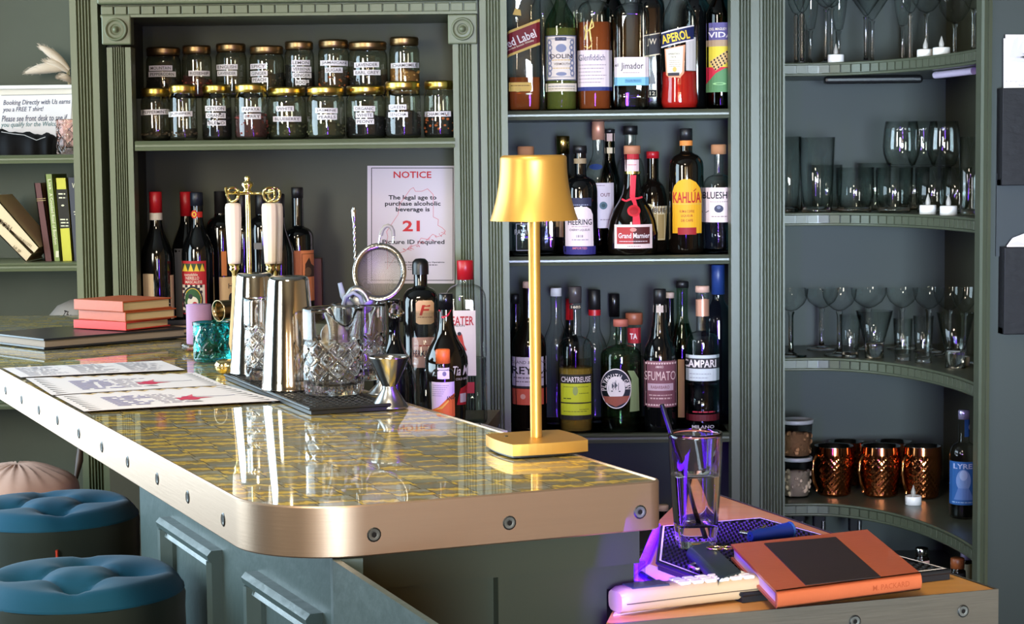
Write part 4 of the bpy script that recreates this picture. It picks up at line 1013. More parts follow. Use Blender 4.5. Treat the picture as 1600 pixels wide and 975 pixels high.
# ---- tufted velvet stools
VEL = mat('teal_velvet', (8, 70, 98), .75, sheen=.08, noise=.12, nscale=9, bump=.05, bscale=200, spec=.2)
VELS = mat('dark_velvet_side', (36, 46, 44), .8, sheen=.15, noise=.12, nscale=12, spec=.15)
def stool(label, px, py, zt, R, rot):
    c = PZ(px, py, zt); T = thing('bar_stool', label, 'stool', (c.x, c.y, 0), 0, 'round tufted stools by the bar')
    but = [(R * .50 * math.cos(rot + k * PI / 2), R * .50 * math.sin(rot + k * PI / 2)) for k in range(4)]
    n, m_ = 64, 22; vs = []; fs = []
    def top(x, y):
        r = math.hypot(x, y) / R; z = zt + .012 * (1 - r * r) - .022 * max(0, r - .84) ** 2 / .0256
        for bx_, by_ in but:
            d = math.hypot(x - bx_, y - by_); z -= .034 * math.exp(-(d / (.19 * R)) ** 1.3)
            ddx, ddy = bx_, by_; L = math.hypot(ddx, ddy)
            t = ((x - bx_) * ddx + (y - by_) * ddy) / L; o = abs(-(x - bx_) * ddy + (y - by_) * ddx) / L
            if t > 0: z -= .010 * math.exp(-(o / (.04 * R)) ** 1.2) * min(1, t / .02) * max(0, 1 - (r - .5) * .8)
        for i in range(4):
            a, b = but[i], but[(i + 1) % 4]; ex, ey = b[0] - a[0], b[1] - a[1]; L = math.hypot(ex, ey); t = ((x - a[0]) * ex + (y - a[1]) * ey) / L; o = abs(-(x - a[0]) * ey + (y - a[1]) * ex) / L
            if 0 < t < L: z -= .009 * math.exp(-(o / (.04 * R)) ** 1.2)
        return z
    for j in range(m_ + 1):
        r = R * j / m_
        for i in range(n): a = 2 * PI * i / n; x, y = r * math.cos(a), r * math.sin(a); vs.append((x, y, top(x, y)))
    for j in range(m_):
        for i in range(n): fs.append((j * n + i, j * n + (i + 1) % n, (j + 1) * n + (i + 1) % n, (j + 1) * n + i))
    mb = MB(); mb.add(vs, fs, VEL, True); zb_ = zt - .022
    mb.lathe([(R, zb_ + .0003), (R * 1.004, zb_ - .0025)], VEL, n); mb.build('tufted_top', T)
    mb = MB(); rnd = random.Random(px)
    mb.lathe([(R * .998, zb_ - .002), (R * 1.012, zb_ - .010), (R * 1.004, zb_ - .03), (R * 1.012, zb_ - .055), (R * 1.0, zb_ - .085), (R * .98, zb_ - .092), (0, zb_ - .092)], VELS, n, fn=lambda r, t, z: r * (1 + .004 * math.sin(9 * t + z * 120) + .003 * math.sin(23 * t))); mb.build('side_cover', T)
    for bx_, by_ in but:
        mb = MB(); mb.ball((bx_, by_, top(bx_, by_) + .001), .006, .006, .003, VEL, 12, 6); mb.build('button', T)
    for k in range(4):
        a = PI / 4 + k * PI / 2; mb = MB(); p = Vector((R * .72 * math.cos(a), R * .72 * math.sin(a), zb_ - .09)); q = Vector((R * 1.1 * math.cos(a), R * 1.1 * math.sin(a), 0)); mb.tube([p, q], .011, BLACKM, 10); mb.build('leg', T)
    mb = MB(); mb.tube([(R * .95 * math.cos(2 * PI * i / 24), R * .95 * math.sin(2 * PI * i / 24), .24) for i in range(24)], .008, BLACKM, 8, closed=True); mb.build('foot_ring', T)
    return T, c, R, zb_
stool('teal tufted round stool nearest us at the lower left', 124, 896, .83, .147, .15)
T, c, R, zb_ = stool('teal tufted round stool behind the nearest one, with a red side tag', 81, 785, .83, .147, .35)
mb = MB(); mb.box(.040, .043, -R * 1.02, -R * .93, zb_ - .058, zb_ - .032, ink((190, 60, 40))); o = mb.build('side_tag', T)
# blush cushion on a low bench behind
T = thing('bench', 'dark low bench behind the stools', 'bench', (-1.33, 4.08, 0)); mb = MB(); mb.box(-.22, .3, -.17, .17, .60, .66, BLACKM, .008); mb.build('seat', T)
for sx_ in (-.19, .27):
    for sy_ in (-.14, .14): mb = MB(); mb.box(sx_ - .018, sx_ + .018, sy_ - .018, sy_ + .018, 0, .60, BLACKM); mb.build('leg', T)
BL = mat('blush_ruched_fabric', (196, 158, 140), .8, noise=.08, nscale=20)
def puff(x, y, z):
    r = math.hypot(x, y); return (x * (1 + .05 * math.sin(x * 9)), y, z * (1 + .06 * math.sin(20 * math.atan2(y, x))))
cp = P(28, 760, 4.05); mb = MB(); mb.ball((0, 0, 0), .125, .12, .058, BL, 60, 16, puff); plain('cushion', 'blush pink ruched cushion lying on the bench at the left', 'cushion', mb, (cp.x, 4.05, .66 + .060))
cz = MB(); pp = [P(126, 690, 4.3), P(124, 720, 4.29), P(118, 752, 4.28), P(117, 800, 4.28)]; cz.tube(pp, [.006, .009, .004, .004], mat('dark_brown_leather', (60, 40, 30), .5), 8)
plain('leather_strap', 'dark leather strap hanging by the fluted post under the bar', 'strap', cz)
# ================================================================== LEFT BOOKCASE CONTENTS
# sign: white framed notice
def pl(px, py, Y): return P(px, py, Y)
ysg = 4.55; zs0 = Zb[0]
T = thing('framed_sign', 'white framed sign about booking directly, on the upper left shelf', 'sign')
zs0 += .0006; x0, x1 = XA(-75, ysg, 180), XA(121, ysg, 180); zt = ZA(133, ysg, 60)
mb = MB(); fr_ = [(x0, x1, zs0, zs0 + .03), (x0, x1, zt - .022, zt), (x0, x0 + .03, zs0, zt), (x1 - .012, x1, zs0, zt)]
mb.box(x0, x1, ysg, ysg + .012, zs0, zt, ink((226, 218, 206))); mb.box(x0, x1, ysg - .012, ysg, zt - .009, zt, WHITE, .002); mb.box(x1 - .006, x1, ysg - .012, ysg, zs0, zt, WHITE, .002); mb.box(x0, x0 + .009, ysg - .012, ysg, zs0, zt, WHITE, .002); mb.build('frame', T)
mb = MB(); d = Decal(); d.poly([(2, 149), (113, 147), (108, 240), (-66, 240), (-66, 150)], PAPER, 0)
tx = ink((80, 86, 112)); tg = ink((96, 132, 140))
d.line([(2, 149), (113, 147)], .8, ink((120, 116, 112)), 1); d.line([(113, 147), (108, 240)], .6, ink((150, 146, 140)), 1)
d.text('Booking Directly with Us earns', 57.5, 160.5, 105, 10, tx, 1, .015, .25, -.02); d.text('you a FREE T shirt!', 36, 171.5, 64, 9.5, tx, 1, .015, .25, -.02)
d.text('Please see front desk to see if', 54, 184.5, 103, 9.5, tx, 1, .015, .25, -.02); d.text('you qualify for the Welcome', 50, 195, 98, 9.5, tg, 1, .015, .25, -.02)
d.onto(mb, lambda x, y, L: tuple(P(x, y, ysg - .001 - .0006 * L))); mb.build('notice_paper', T)
# black cloth bundle
yc_ = 4.47
mb = MB(); sil = [(-60, 205), (-30, 203), (0, 201), (20, 207), (45, 206), (62, 211), (75, 207), (86, 213), (87, 239)]
rows = []
for i in range(30):
    f = i / 29 * (len(sil) - 2); k = min(int(f), len(sil) - 3); a, b = sil[k], sil[k + 1]; px = a[0] + (b[0] - a[0]) * (f - k); py = a[1] + (b[1] - a[1]) * (f - k)
    q = P(px, py, yc_); h = q.z - zs0; x = q.x
    rows.append([(x, yc_ + .04 * math.cos(t) * (1 - .15 * math.sin(i * .9)), zs0 + h * max(0, math.sin(t)) * (1 + .03 * math.sin(i * 1.7 + t * 3))) for t in [PI * j / 12 for j in range(13)]])
vs = [v for r in rows for v in r]; fs = [(i * 13 + j, i * 13 + j + 1, (i + 1) * 13 + j + 1, (i + 1) * 13 + j) for i in range(29) for j in range(12)]
mb.add(vs, fs, mat('black_nylon', (15, 15, 18), .8, spec=.2, bump=.1, bscale=40), True); mb.add(rows[-1], [tuple(range(13))], BLACKM)
mb.tube([P(2, 206, yc_ - .034), P(20, 209, yc_ - .036), P(38, 211, yc_ - .037), P(57, 219, yc_ - .038), P(71, 214, yc_ - .036)], .0010, ink((170, 168, 170)), 6)
plain('folded_pouch', 'black folded pouch with a pale zip lying before the white sign', 'pouch', mb)
# pink tumbler
PINKG = mat('pink_crystal', (250, 222, 214), .03, trans=1, ior=1.35)
crystal('tumbler', 'pink cut glass tumbler beside the black pouch on the upper left shelf', 'glass', 107, 240, 187, 18.5, PINKG, zb=zs0, Y=4.45, nc=6, rows=2, cut=(.12, .9))
# dried plumes in a small vase behind the sign
T = thing('dried_plumes', 'pale dried grass plumes fanning out above the white sign', 'plant'); YV = 4.61; vx = XA(117, YV)
vz = zs0
PLUME = mat('pale_plume', (226, 208, 188), .9, sheen=.5, noise=.08, nscale=60)
for tip, base, w in (((61, 72), (108, 109), .016), ((40, 114), (104, 107), .019), ((70, 96), (106, 112), .014), ((92, 122), (112, 128), .013)):
    mb = MB(); a, b = P(*base, YV), P(*tip, YV - .02); rnd = random.Random(tip[0])
    N = 14; mb.tube([a.lerp(b, i / N) + Vector((0, 0, .006 * math.sin(PI * i / N))) for i in range(N + 1)], [w * .7 * math.sin(PI * min(.97, .06 + i / N * .93)) ** .6 for i in range(N + 1)], PLUME, 10)
    dd = (b - a); L = dd.length; dd.normalize(); sx = dd.cross(Vector((0, 1, 0))).normalized(); sy = dd.cross(sx)
    for k in range(150):
        u = rnd.random(); q = rnd.uniform(0, 2 * PI); rr = w * .62 * math.sin(PI * min(.97, .06 + u * .93)) ** .6; p = a + dd * L * u + Vector((0, 0, .006 * math.sin(PI * u))); o = sx * math.cos(q) + sy * math.sin(q)
        mb.tube([p + o * rr * .6, p + o * rr * 1.25 + dd * .010], [.0005, .0002], PLUME, 3, False)
    mb.tube([a, a.lerp(Vector((vx, YV, vz + .06)), .5) + Vector((0, 0, .01)), Vector((vx, YV, vz + .05))], .0011, ink((190, 176, 140)), 5); mb.build('plume', T)
mb = MB(); mb.lathe([(0, 0), (.018, 0), (.024, .02), (.014, .06), (.01, .085), (.012, .09), (.008, .088), (.008, .01), (0, .01)], ink((120, 104, 90)), 20, c=(vx, YV, vz)); mb.build('vase', T)
# books on the middle left shelf
zb1 = Zb[1]; Yk = 4.47
def upright(name, label, pxl_b, pxr_b, pxl_t, pxr_t, ytop, cover, extra=None, grp='upright books on the left shelf', dep=.14):
    """standing book seen spine-on, leaning a little"""
    T = thing(name, label, 'book', (0, 0, 0), 0, grp)
    a, b = P(pxl_b, 410, Yk), P(pxr_b, 410, Yk); a.z = b.z = zb1 + .0006; c, d_ = P(pxr_t, ytop, Yk), P(pxl_t, ytop, Yk); d_.z = c.z
    mb = MB(); t = .0022
    mb.ext([(a.x, a.z), (b.x, b.z), (c.x, c.z), (d_.x, d_.z)], (0, Yk, 0), (1, 0, 0), (0, 0, 1), (0, .003, 0), cover)
    for (p, q) in ((a, d_), (b, c)):
        s_ = t if p is a else -t
        mb.ext([(p.x, p.z), (p.x + s_, p.z), (q.x + s_, q.z), (q.x, q.z)], (0, Yk, 0), (1, 0, 0), (0, 0, 1), (0, dep, 0), cover)
    if extra:
        d = Decal(); extra(d); d.onto(mb, lambda x, y, L: tuple(P(x, y, Yk - .0006 - .0004 * L)))
    mb.build('cover', T)
    mb = MB(); g = .004; mb.ext([(a.x + t, a.z + g), (b.x - t, b.z + g), (c.x - t, c.z - g), (d_.x + t, d_.z - g)], (0, Yk + .003, 0), (1, 0, 0), (0, 0, 1), (0, dep - .006, 0), CREAM); mb.build('pages', T)
    return T
MRN = mat('maroon_cloth', (92, 44, 44), .55); OLV = mat('pale_green_cloth', (138, 152, 84), .55); YLW = mat('yellow_jacket', (198, 190, 40), .4); NVY = mat('navy_cloth', (50, 52, 66), .55)
gold = ink((196, 170, 110)); cr = ink((226, 220, 190))
upright('hardcover_book', 'thin maroon hardcover standing left of the pale green book', 70, 82.5, 53, 64.5, 286, MRN, lambda d: (d.line([(56.5, 311), (71, 310)], .6, gold, 1), d.line([(57, 314), (71.5, 313)], .6, gold, 1)))
def vtext(d, t, x0, y0, x1, y1, w, m):
    a = math.atan2(y1 - y0, x1 - x0); d.text(t, (x0 + x1) / 2, (y0 + y1) / 2, math.hypot(x1 - x0, y1 - y0), w, m, 1, .015, 0, a)
upright('hardcover_book', 'tall pale green hardcover with a white spine title between maroon and yellow books', 84, 95, 70, 82, 272, OLV, lambda d: (vtext(d, 'A Crooked Road of Bourbon', 79.5, 302, 87.5, 382, 5, cr), vtext(d, 'Lisa', 77, 280, 79.5, 296, 5, cr), d.rect(87, 392, 92, 402, cr, 1)))
upright('hardcover_book', 'yellow hardcover with a black spine panel on the left shelf', 97, 114, 86, 103.5, 278, YLW, lambda d: (d.poly([(87.8, 296), (104.8, 295.5), (110, 356), (93.5, 357)], ink((40, 36, 30)), 1), d.scrib(91, 102, 303, 2, cr, 2, 3), d.scrib(92, 103, 309, 2, cr, 2, 4), d.ell(98, 321, 2.4, 1.4, cr, 2), d.scrib(94, 106, 343, 2, cr, 2, 5), d.scrib(95, 107, 348, 2, cr, 2, 6), d.scrib(95, 107, 353, 1.6, cr, 2, 7)))
upright('hardcover_book', 'navy hardcover at the right end of the left shelf books', 115, 136, 105, 126, 277, NVY, lambda d: (d.text('VS', 116, 290, 7, 8, cr, 1), d.scrib(115, 124, 331, 1.4, cr, 1, 2), d.scrib(116, 124, 335, 1.4, cr, 1, 3)))
# two cream books leaning to the left, spines towards us
def leaner(label, q4, cover, txt, dep=.16):
    T = thing('hardcover_book', label, 'book', (0, 0, 0), 0, 'cream books leaning on the left shelf')
    pts = [P(x, y, Yk - .02) for x, y in q4]; mb = MB()
    mb.ext([(p.x, p.z) for p in pts], (0, Yk - .02, 0), (1, 0, 0), (0, 0, 1), (0, .004, 0), cover)
    for a, b in ((0, 1), (3, 2)):
        p, q = pts[a], pts[b]; o = (pts[3] - pts[0]).normalized() * (.0025 if a == 0 else -.0025)
        mb.ext([(p.x, p.z), (q.x, q.z), (q.x + o.x, q.z + o.z), (p.x + o.x, p.z + o.z)], (0, Yk - .02, 0), (1, 0, 0), (0, 0, 1), (0, dep, 0), cover)
    d = Decal()
    for t, x, y, w, h, rot in txt: d.text(t, x, y, w, h, ink((130, 110, 84)), 1, .01, 0, rot)
    d.onto(mb, lambda x, y, L: tuple(P(x, y, Yk - .0212))); mb.build('cover', T)
    p0, p1, p2, p3 = pts; o = (p3 - p0).normalized() * .003; e = (p1 - p0).normalized() * .004
    mb = MB(); mb.ext([((p + k).x, (p + k).z) for p, k in ((p0, o + e), (p1, o - e), (p2, -o - e), (p3, -o + e))], (0, Yk - .016, 0), (1, 0, 0), (0, 0, 1), (0, dep - .008, 0), CREAM); mb.build('pages', T)
CRB = mat('cream_cloth', (222, 198, 160), .6); CRJ = mat('tan_jacket', (168, 146, 118), .5)
leaner('lower cream book leaning left under the thicker one, left shelf', [(-32, 336), (40, 409), (50, 396), (-24, 321)], CRB, [('HUP', 26, 390, 14, 6, .72)])
leaner('thick tan book with SION on its cream spine, leaning on the maroon book', [(-24, 320), (52, 396), (61, 386), (-9, 305)], CRB, [('SION', 7, 351, 24, 8, .62), ('DAVID ROGERS', 36, 376, 32, 4, .62)])
# leaning book's jacket side is the broad tan face above the spine
tp = [P(x, y, Yk - .018) for x, y in ((-6, 302), (67, 386), (60, 356), (-6, 300))]
# grey cap on the lower left shelf
T = thing('baseball_cap', 'grey cap with script lettering on the lower left shelf', 'cap'); YCp = 4.565; ccp = P(134, 524, YCp); rc = 59 * YCp / FPX; hc = ccp.z - Zb[2]
zc0 = Zb[2] + .001; Hc = ZA(466, YCp, 130) - zc0
GREY = mat('grey_twill', (156, 148, 142), .85, noise=.06, nscale=40)
mb = MB(); mb.lathe([(rc, 0), (rc * 1.0, Hc * .25), (rc * .92, Hc * .55), (rc * .72, Hc * .8), (rc * .4, Hc * .95), (0, Hc)], GREY, 40, c=(ccp.x, YCp, zc0))
d = Decal(); d.text('Thomaston', 121, 495, 46, 11, ink((40, 32, 34)), 1, .015, .3, .2); d.text('LANDING, MAINE', 120, 508, 48, 3.4, ink((40, 32, 34)), 1, .02, 0, .22)
def capw(x, y, L):
    q = P(x, y, YCp - .07); z = q.z - zc0; r = prof_r([(rc, 0), (rc, Hc * .25), (rc * .92, Hc * .55), (rc * .72, Hc * .8), (rc * .4, Hc * .95)], z); a = max(-r * .97, min(r * .97, q.x - ccp.x)); k = (r + .0008) / r
    return (ccp.x + a * k, YCp - math.sqrt(r * r - a * a) * k, q.z)
d.onto(mb, capw); mb.build('crown', T)
mb = MB(); mb.lathe([(.006, 0), (.005, .003), (0, .004)], GREY, 12, c=(ccp.x, YCp, zc0 + Hc)); mb.build('top_button', T)
mb = MB(); vs = []; nb_ = 16
for k in range(nb_ + 1):
    a = PI - 1.0 + 2.0 * k / nb_
    for q, dz in ((.98, .006), (1.0 + .42 * math.cos((k / nb_ - .5) * PI) ** .6, .002)):
        for e in (0, -.0025): vs.append((ccp.x + rc * q * math.cos(a), YCp + .0 + rc * q * math.sin(a), zc0 + dz + .003 + e))
fs = []
for k in range(nb_): b = k * 4; fs += [(b, b + 2, b + 6, b + 4), (b + 1, b + 5, b + 7, b + 3), (b + 2, b + 3, b + 7, b + 6)]
mb.add(vs, fs, GREY, True); mb.build('brim', T)

# ================================================================== HUTCH CONTENTS
HERB = [mat('dried_leaf_dark', (40, 38, 28), .9), mat('dried_leaf_black', (20, 18, 18), .9), mat('dried_hibiscus', (66, 26, 26), .8), mat('dried_leaf_green', (52, 54, 34), .9), mat('dried_ginger', (150, 104, 54), .8), mat('dried_mixed', (60, 44, 30), .9)]
HB2 = [mat('leaf_flake', (74, 62, 44), .9), mat('leaf_flake_dark', (40, 36, 34), .9), mat('petal_flake', (120, 50, 40), .8), mat('leaf_flake_green', (84, 84, 54), .9), mat('ginger_flake', (184, 134, 70), .8), mat('orange_flake', (170, 90, 40), .8)]
fr = [(243.5, 138, 21.5, 0, 208, [(176, 221, 263, 'PEPPERMINT')], 'one label PEPPERMINT, leftmost'), (285.5, 133, 20.5, 0, 207, [(179, 264, 300, 'JUNIPER')], 'one label JUNIPER'),
      (338.5, 133, 21.5, 1, 176, [(170.5, 321, 352, 'CEYLON'), (181.5, 322, 352, 'ORANGE'), (193, 324, 352, 'BLEND')], 'three stacked labels, almost full of black tea'),
      (392.5, 132, 24, 2, 180, [(172, 378, 407, 'PAPAYA'), (183, 381, 407, 'BERRY')], 'dark red contents under two labels'),
      (448.5, 137, 28.5, 3, 196, [(171, 432, 459, 'WHITE'), (187, 427, 470, 'BLUEBERRY')], 'labels WHITE and BLUEBERRY'),
      (509, 136, 28, 3, 193, [(174, 493, 527, 'JASMINE'), (184, 496, 526, 'PEARLS')], 'labels JASMINE and PEARLS'),
      (571.5, 135, 29.5, 1, 184, [(171, 553, 586, 'ORGANIC'), (181, 556, 583, 'WHITE'), (191, 556, 584, 'PEONY')], 'three labels, ORGANIC on top'),
      (629.5, 128, 26.5, 1, 176, [(168.5, 608, 635, 'GREEN'), (180, 607, 637, 'SENCHA')], 'tall jar with a high double gold lid'),
      (686.5, 127, 22.5, 1, 178, [(179, 664, 704, 'CHAMOMILE')], 'tilted label at the right end')]
for i, (px, yt, hw, h, yf, labs, w) in enumerate(fr):
    jar('gold-lidded glass jar in the front row with ' + w, px, 4.459 - .034 * (i % 2), ZJ, yt, hw, LIDG, HERB[h], yf, labs, i, 'front row of tea jars', HB2[5] if i == 8 else HB2[h])
bk = [(256, 75, 25.5, 1, 122, [(108, 234, 269, 'MOUNTAIN'), (117.5, 233, 274, 'PEPPERCORN')], 'wide dark jar at the left end'), (308, 72, 21.5, 2, 124, [(116, 295, 327, 'ROSEHIP')], 'one label over dark red petals'),
      (361.5, 69, 22.5, 3, 134, [(106, 339, 371, 'ENGLISH'), (116, 340, 370, 'LAVENDER')], 'two labels, third from the left'), (417, 72.5, 25.5, 0, 122, [(105, 392, 416, 'SPICY'), (116, 392, 418, 'GINGER'), (126, 394, 417, 'PEACH')], 'three labels set to its left'),
      (468, 65.5, 21.5, 1, 108, [(99.5, 456, 484, 'LEMON'), (109.5, 456, 486, 'VERBENA'), (119, 457, 486, 'GINGER'), (130, 461, 482, 'ROOT')], 'four stacked labels'), (521.5, 63, 22.5, 5, 112, [(100, 501, 543, 'JAMAICAN'), (111, 508, 535, 'SUGAR')], 'orange brown flakes'),
      (575, 66, 29, 1, 122, [(103, 554, 592, 'LAVENDER'), (115, 553, 594, 'EARL GREY')], 'widest lid of its row'), (632, 59, 22, 4, 112, [(103.5, 611, 654, 'CHAMOMILE')], 'pale ginger pieces at the right end')]
for i, (px, yt, hw, h, yf, labs, w) in enumerate(bk):
    jar('bronze-lidded glass jar in the back row with ' + w, px, 4.585, ZR, yt, hw, LIDB, HERB[h], yf, labs, 40 + i, 'back row of tea jars', HB2[h])
# notice on the back wall
mb = MB(); d = Decal(); YN_ = YB - .001
d.rect(574, 259, 710, 443, ink((212, 198, 204)), 0, 4); d.frame(580, 262, 708.5, 438.5, 1.1, INKD, 1)
RED = ink((196, 40, 44)); PNK = ink((206, 104, 112)); KB = ink((30, 24, 30))
d.text('NOTICE', 644.5, 273, 59, 10.5, RED, 2, .03); d.text('The legal age to', 644.5, 309.5, 75, 9, KB, 2, .04); d.text('purchase alcoholic', 645, 319, 87, 9, KB, 2, .04); d.text('beverage is', 645, 328, 53, 9, KB, 2, .04)
d.text('21', 642.5, 353, 27, 17, RED, 2, .05); d.text('Picture ID required', 646, 379, 97, 9, KB, 2, .03)
d.line([(605, 420), (606, 400), (603, 380), (606, 370), (604, 362), (612, 350), (622, 335), (625, 318), (634, 306), (641, 296), (646, 293), (649, 299), (659, 299), (668, 295), (677, 304), (677, 339), (685, 343), (684, 352), (691, 356), (696, 361), (694, 365), (684, 370), (676, 366), (668, 374), (658, 372), (652, 382), (640, 386), (632, 393), (620, 396), (612, 410), (605, 420)], .7, PNK, 2)
rnd = random.Random(4)
for i in range(26): x = rnd.uniform(628, 694); y = 393 - (x - 628) * .43 + rnd.uniform(-3, 3); d.line([(x, y), (x + rnd.uniform(-3, 3), y + rnd.uniform(-2, 3)), (x + rnd.uniform(-4, 4), y + rnd.uniform(-2, 4))], .7, PNK, 2)
d.text('Bureau of Alcoholic Beverages & Lottery Operations', 648, 410, 93, 3, KB, 2, .03); d.scrib(622, 684, 414, 1.2, KB, 2, 1); d.scrib(637, 662, 417.5, 1, KB, 2, 2); d.scrib(637, 665, 421, 1, KB, 2, 3)
d.onto(mb, lambda x, y, L: tuple(P(x, y, YN_ - .0006 - .0004 * L)))
a = [P(574, 259, YN_), P(710, 259, YN_), P(710, 443, YN_), P(574, 443, YN_)]; mb.add(a, [(0, 1, 2, 3)], PAPER)
plain('notice_poster', 'white legal age NOTICE poster taped to the green wall under the jars', 'poster', mb)

# ---- wine bottles on the ledge
CAPR = mat('red_foil', (176, 24, 34), .35); CAPB = mat('black_foil', (22, 20, 22), .4); CAPN = mat('navy_foil', (28, 32, 44), .35)
def fo(*a): return [a]
D_ = Decal
d1 = D_(); d1.rect(222, 427, 238, 498, ink((222, 198, 160)), 0, 4); d1.rect(263, 430, 272, 498, ink((222, 198, 160)), 0, 4); d1.line([(240, 466), (262, 474)], 1, ink((200, 190, 180)), 1)
bottle('red-capped wine bottle with a white neck band, leftmost on the hutch ledge', 244, 4.46, ZW, 300, 405, 345, 25, 9, DARKGL, (333, 10, CAPR), kind='slope', name='wine_bottle', group='wine bottles on the hutch ledge', decals=[('back_label', d1)], foil=fo(333, 344, 10.2, ink((214, 204, 190)), 'neck_band'), capname='foil_capsule')
d1 = D_(); d1.rect(272, 388, 290, 494, ink((110, 108, 112)), 0, 4)
bottle('red-capped wine bottle half hidden behind the red label bottle', 291, 4.57, ZW, 300, 398, 338, 24, 8.5, DARKGL, (338, 9, CAPR), kind='slope', name='wine_bottle', group='wine bottles on the hutch ledge', decals=[('label', d1)], capname='foil_capsule')
d1 = D_(); rd, yl, gr_, ivy = ink((186, 40, 44)), ink((228, 190, 60)), ink((52, 90, 50)), ink((230, 216, 190))
d1.rect(283, 407, 320, 490, rd, 0); d1.rect(284, 411, 317, 423, ink((60, 70, 40)), 1)
for i in range(4): x = 284.5 + i * 8.5; d1.poly([(x, 423), (x + 4, 411), (x + 8, 423)], yl, 2)
d1.text('tastebible', 297, 428, 20, 4, ivy, 2); d1.text('NERELLO', 299, 433.5, 20, 5, ivy, 2); d1.text('MASCALESE', 301, 439.5, 25, 4.5, ivy, 2)
for i in range(9):
    for j in range(10):
        if (i + j) % 2: d1.rect(284 + i * 3.7, 444 + j * 4.4, 287.7 + i * 3.7, 448.4 + j * 4.4, INKD if i < 8 else ivy, 1, 1)
        else: d1.rect(284 + i * 3.7, 444 + j * 4.4, 287.7 + i * 3.7, 448.4 + j * 4.4, ivy, 1, 1)
d1.ell(299, 467, 15, 21, yl, 2); d1.ell(299, 467, 15, 21, INKD, 3, 30, .86); d1.ell(299, 467, 11.5, 17, gr_, 3); d1.ell(299, 471, 8, 9, ivy, 4); d1.ell(302, 475, 4, 5, rd, 5); d1.ell(296, 462, 3, 4, INKD, 5)
d2 = D_(); d2.ell(304, 335, 5, 6.5, ink((204, 50, 40)), 0); d2.ell(304, 335, 3.2, 4.2, yl, 1); d2.ell(304, 335, 1.6, 2.2, rd, 2); d2.rect(309, 331, 316, 340, ink((204, 50, 40)), 0, 3)
bottle('dark wine bottle with a folk-art red and yellow label on the hutch ledge', 308, 4.47, ZW, 301, 396, 345, 25, 9.5, DARKGL, (322, 10, CAPN), kind='slope', name='wine_bottle', group='wine bottles on the hutch ledge', decals=[('label', d1), ('neck_seal', d2)], capname='foil_capsule')
d1 = D_(); d1.rect(340, 432, 366, 500, ink((232, 198, 146)), 0); d1.text('H', 357, 446, 6, 8, INKD, 1); d1.ell(358, 466, 4, 9, INKD, 1); d1.rect(344, 392, 352, 430, ink((214, 130, 70)), 0, 3)
bottle('black wine bottle with a tan label just left of the brass stand', 345, 4.53, ZW, 299, 362, 335, 24, 10, DARKGL, (340, 10, CAPB), kind='round', name='wine_bottle', group='wine bottles on the hutch ledge', decals=[('label', d1)], capname='foil_capsule')
bottle('plain black wine bottle standing behind the brass stand pole', 378, 4.60, ZW, 301, 366, 338, 24, 10, DARKGL, (345, 10.3, CAPB), kind='round', name='wine_bottle', group='wine bottles on the hutch ledge', capname='foil_capsule')
d1 = D_(); d1.rect(396, 379, 408, 389, ink((120, 116, 112)), 0, 3)
bottle('black wine bottle showing between the stand pole and the ivory handles', 408, 4.54, ZW, 303, 362, 335, 21, 8.5, DARKGL, (335, 9, CAPB), kind='round', name='wine_bottle', group='wine bottles on the hutch ledge', decals=[('label', d1)], capname='foil_capsule')
bottle('broad shouldered black wine bottle right of the ivory handles', 436, 4.475, ZW, 303, 400, 345, 23, 9, DARKGL, (340, 9.4, CAPB), kind='slope', name='wine_bottle', group='wine bottles on the hutch ledge', capname='foil_capsule')
d1 = D_(); orl = ink((226, 138, 84)); d1.rect(458, 391, 491, 470, orl, 0); d1.frame(470, 396, 490, 470, .8, ink((120, 60, 30)), 1); d1.poly([(474, 432), (475, 412), (481, 402), (484, 412), (488, 416), (488, 432)], ink((70, 50, 36)), 2); d1.ell(479, 424, 5, 7, ink((110, 84, 60)), 3)
bottle('black wine bottle with an orange label at the right of the ledge', 465, 4.535, ZW, 293, 372, 352, 24, 9, DARKGL, (310, 9.2, CAPB), kind='round', name='wine_bottle', group='wine bottles on the hutch ledge', decals=[('label', d1)], capname='foil_capsule')
# dark carton behind
mb = MB(); a = P(488, 404, 4.60); b_ = P(502, 404, 4.60); mb.box(a.x, b_.x, 4.595, 4.63, ZW + .0006, a.z, mat('rust_carton', (104, 52, 34), .5, noise=.3, nscale=30)); plain('carton', 'rust coloured slim carton behind the orange label bottle', 'box', mb)

# ================================================================== BACK COUNTER BOTTLES
d1 = D_(); d1.poly([(649, 472), (653, 468), (674, 468), (677, 472), (677, 502), (672, 505), (654, 505), (649, 502)], ink((230, 180, 140)), 0); d1.text('F', 663, 483, 17, 16, ink((196, 48, 36)), 1, .03, .2); d1.scrib(652, 674, 494, 1.2, ink((120, 60, 40)), 1, 3)
d2 = D_(); d2.rect(642, 525, 678, 572, ink((226, 168, 160)), 0); d2.text('FERMATA', 660, 550, 32, 10, ink((60, 40, 70)), 1, .03); d2.scrib(646, 672, 538, 1.6, rd, 1, 5)
bottle('black square-shouldered bottle with a red F on a peach label under the notice', 657, 4.16, ZK, 404, 470, 445, 28, 10.5, DARKGL, (429, 13, BLACK, 'dome'), kind='round', sq=3.2, decals=[('neck_label', d1), ('label', d2)], group='bottles on the back counter')
bottle('plain dark wine bottle half hidden behind the cut glass mixing jugs', 616, 4.0, ZK, 468, 592, 520, 34, 9, DARKGL, None, kind='slope', name='wine_bottle', group='bottles on the back counter')
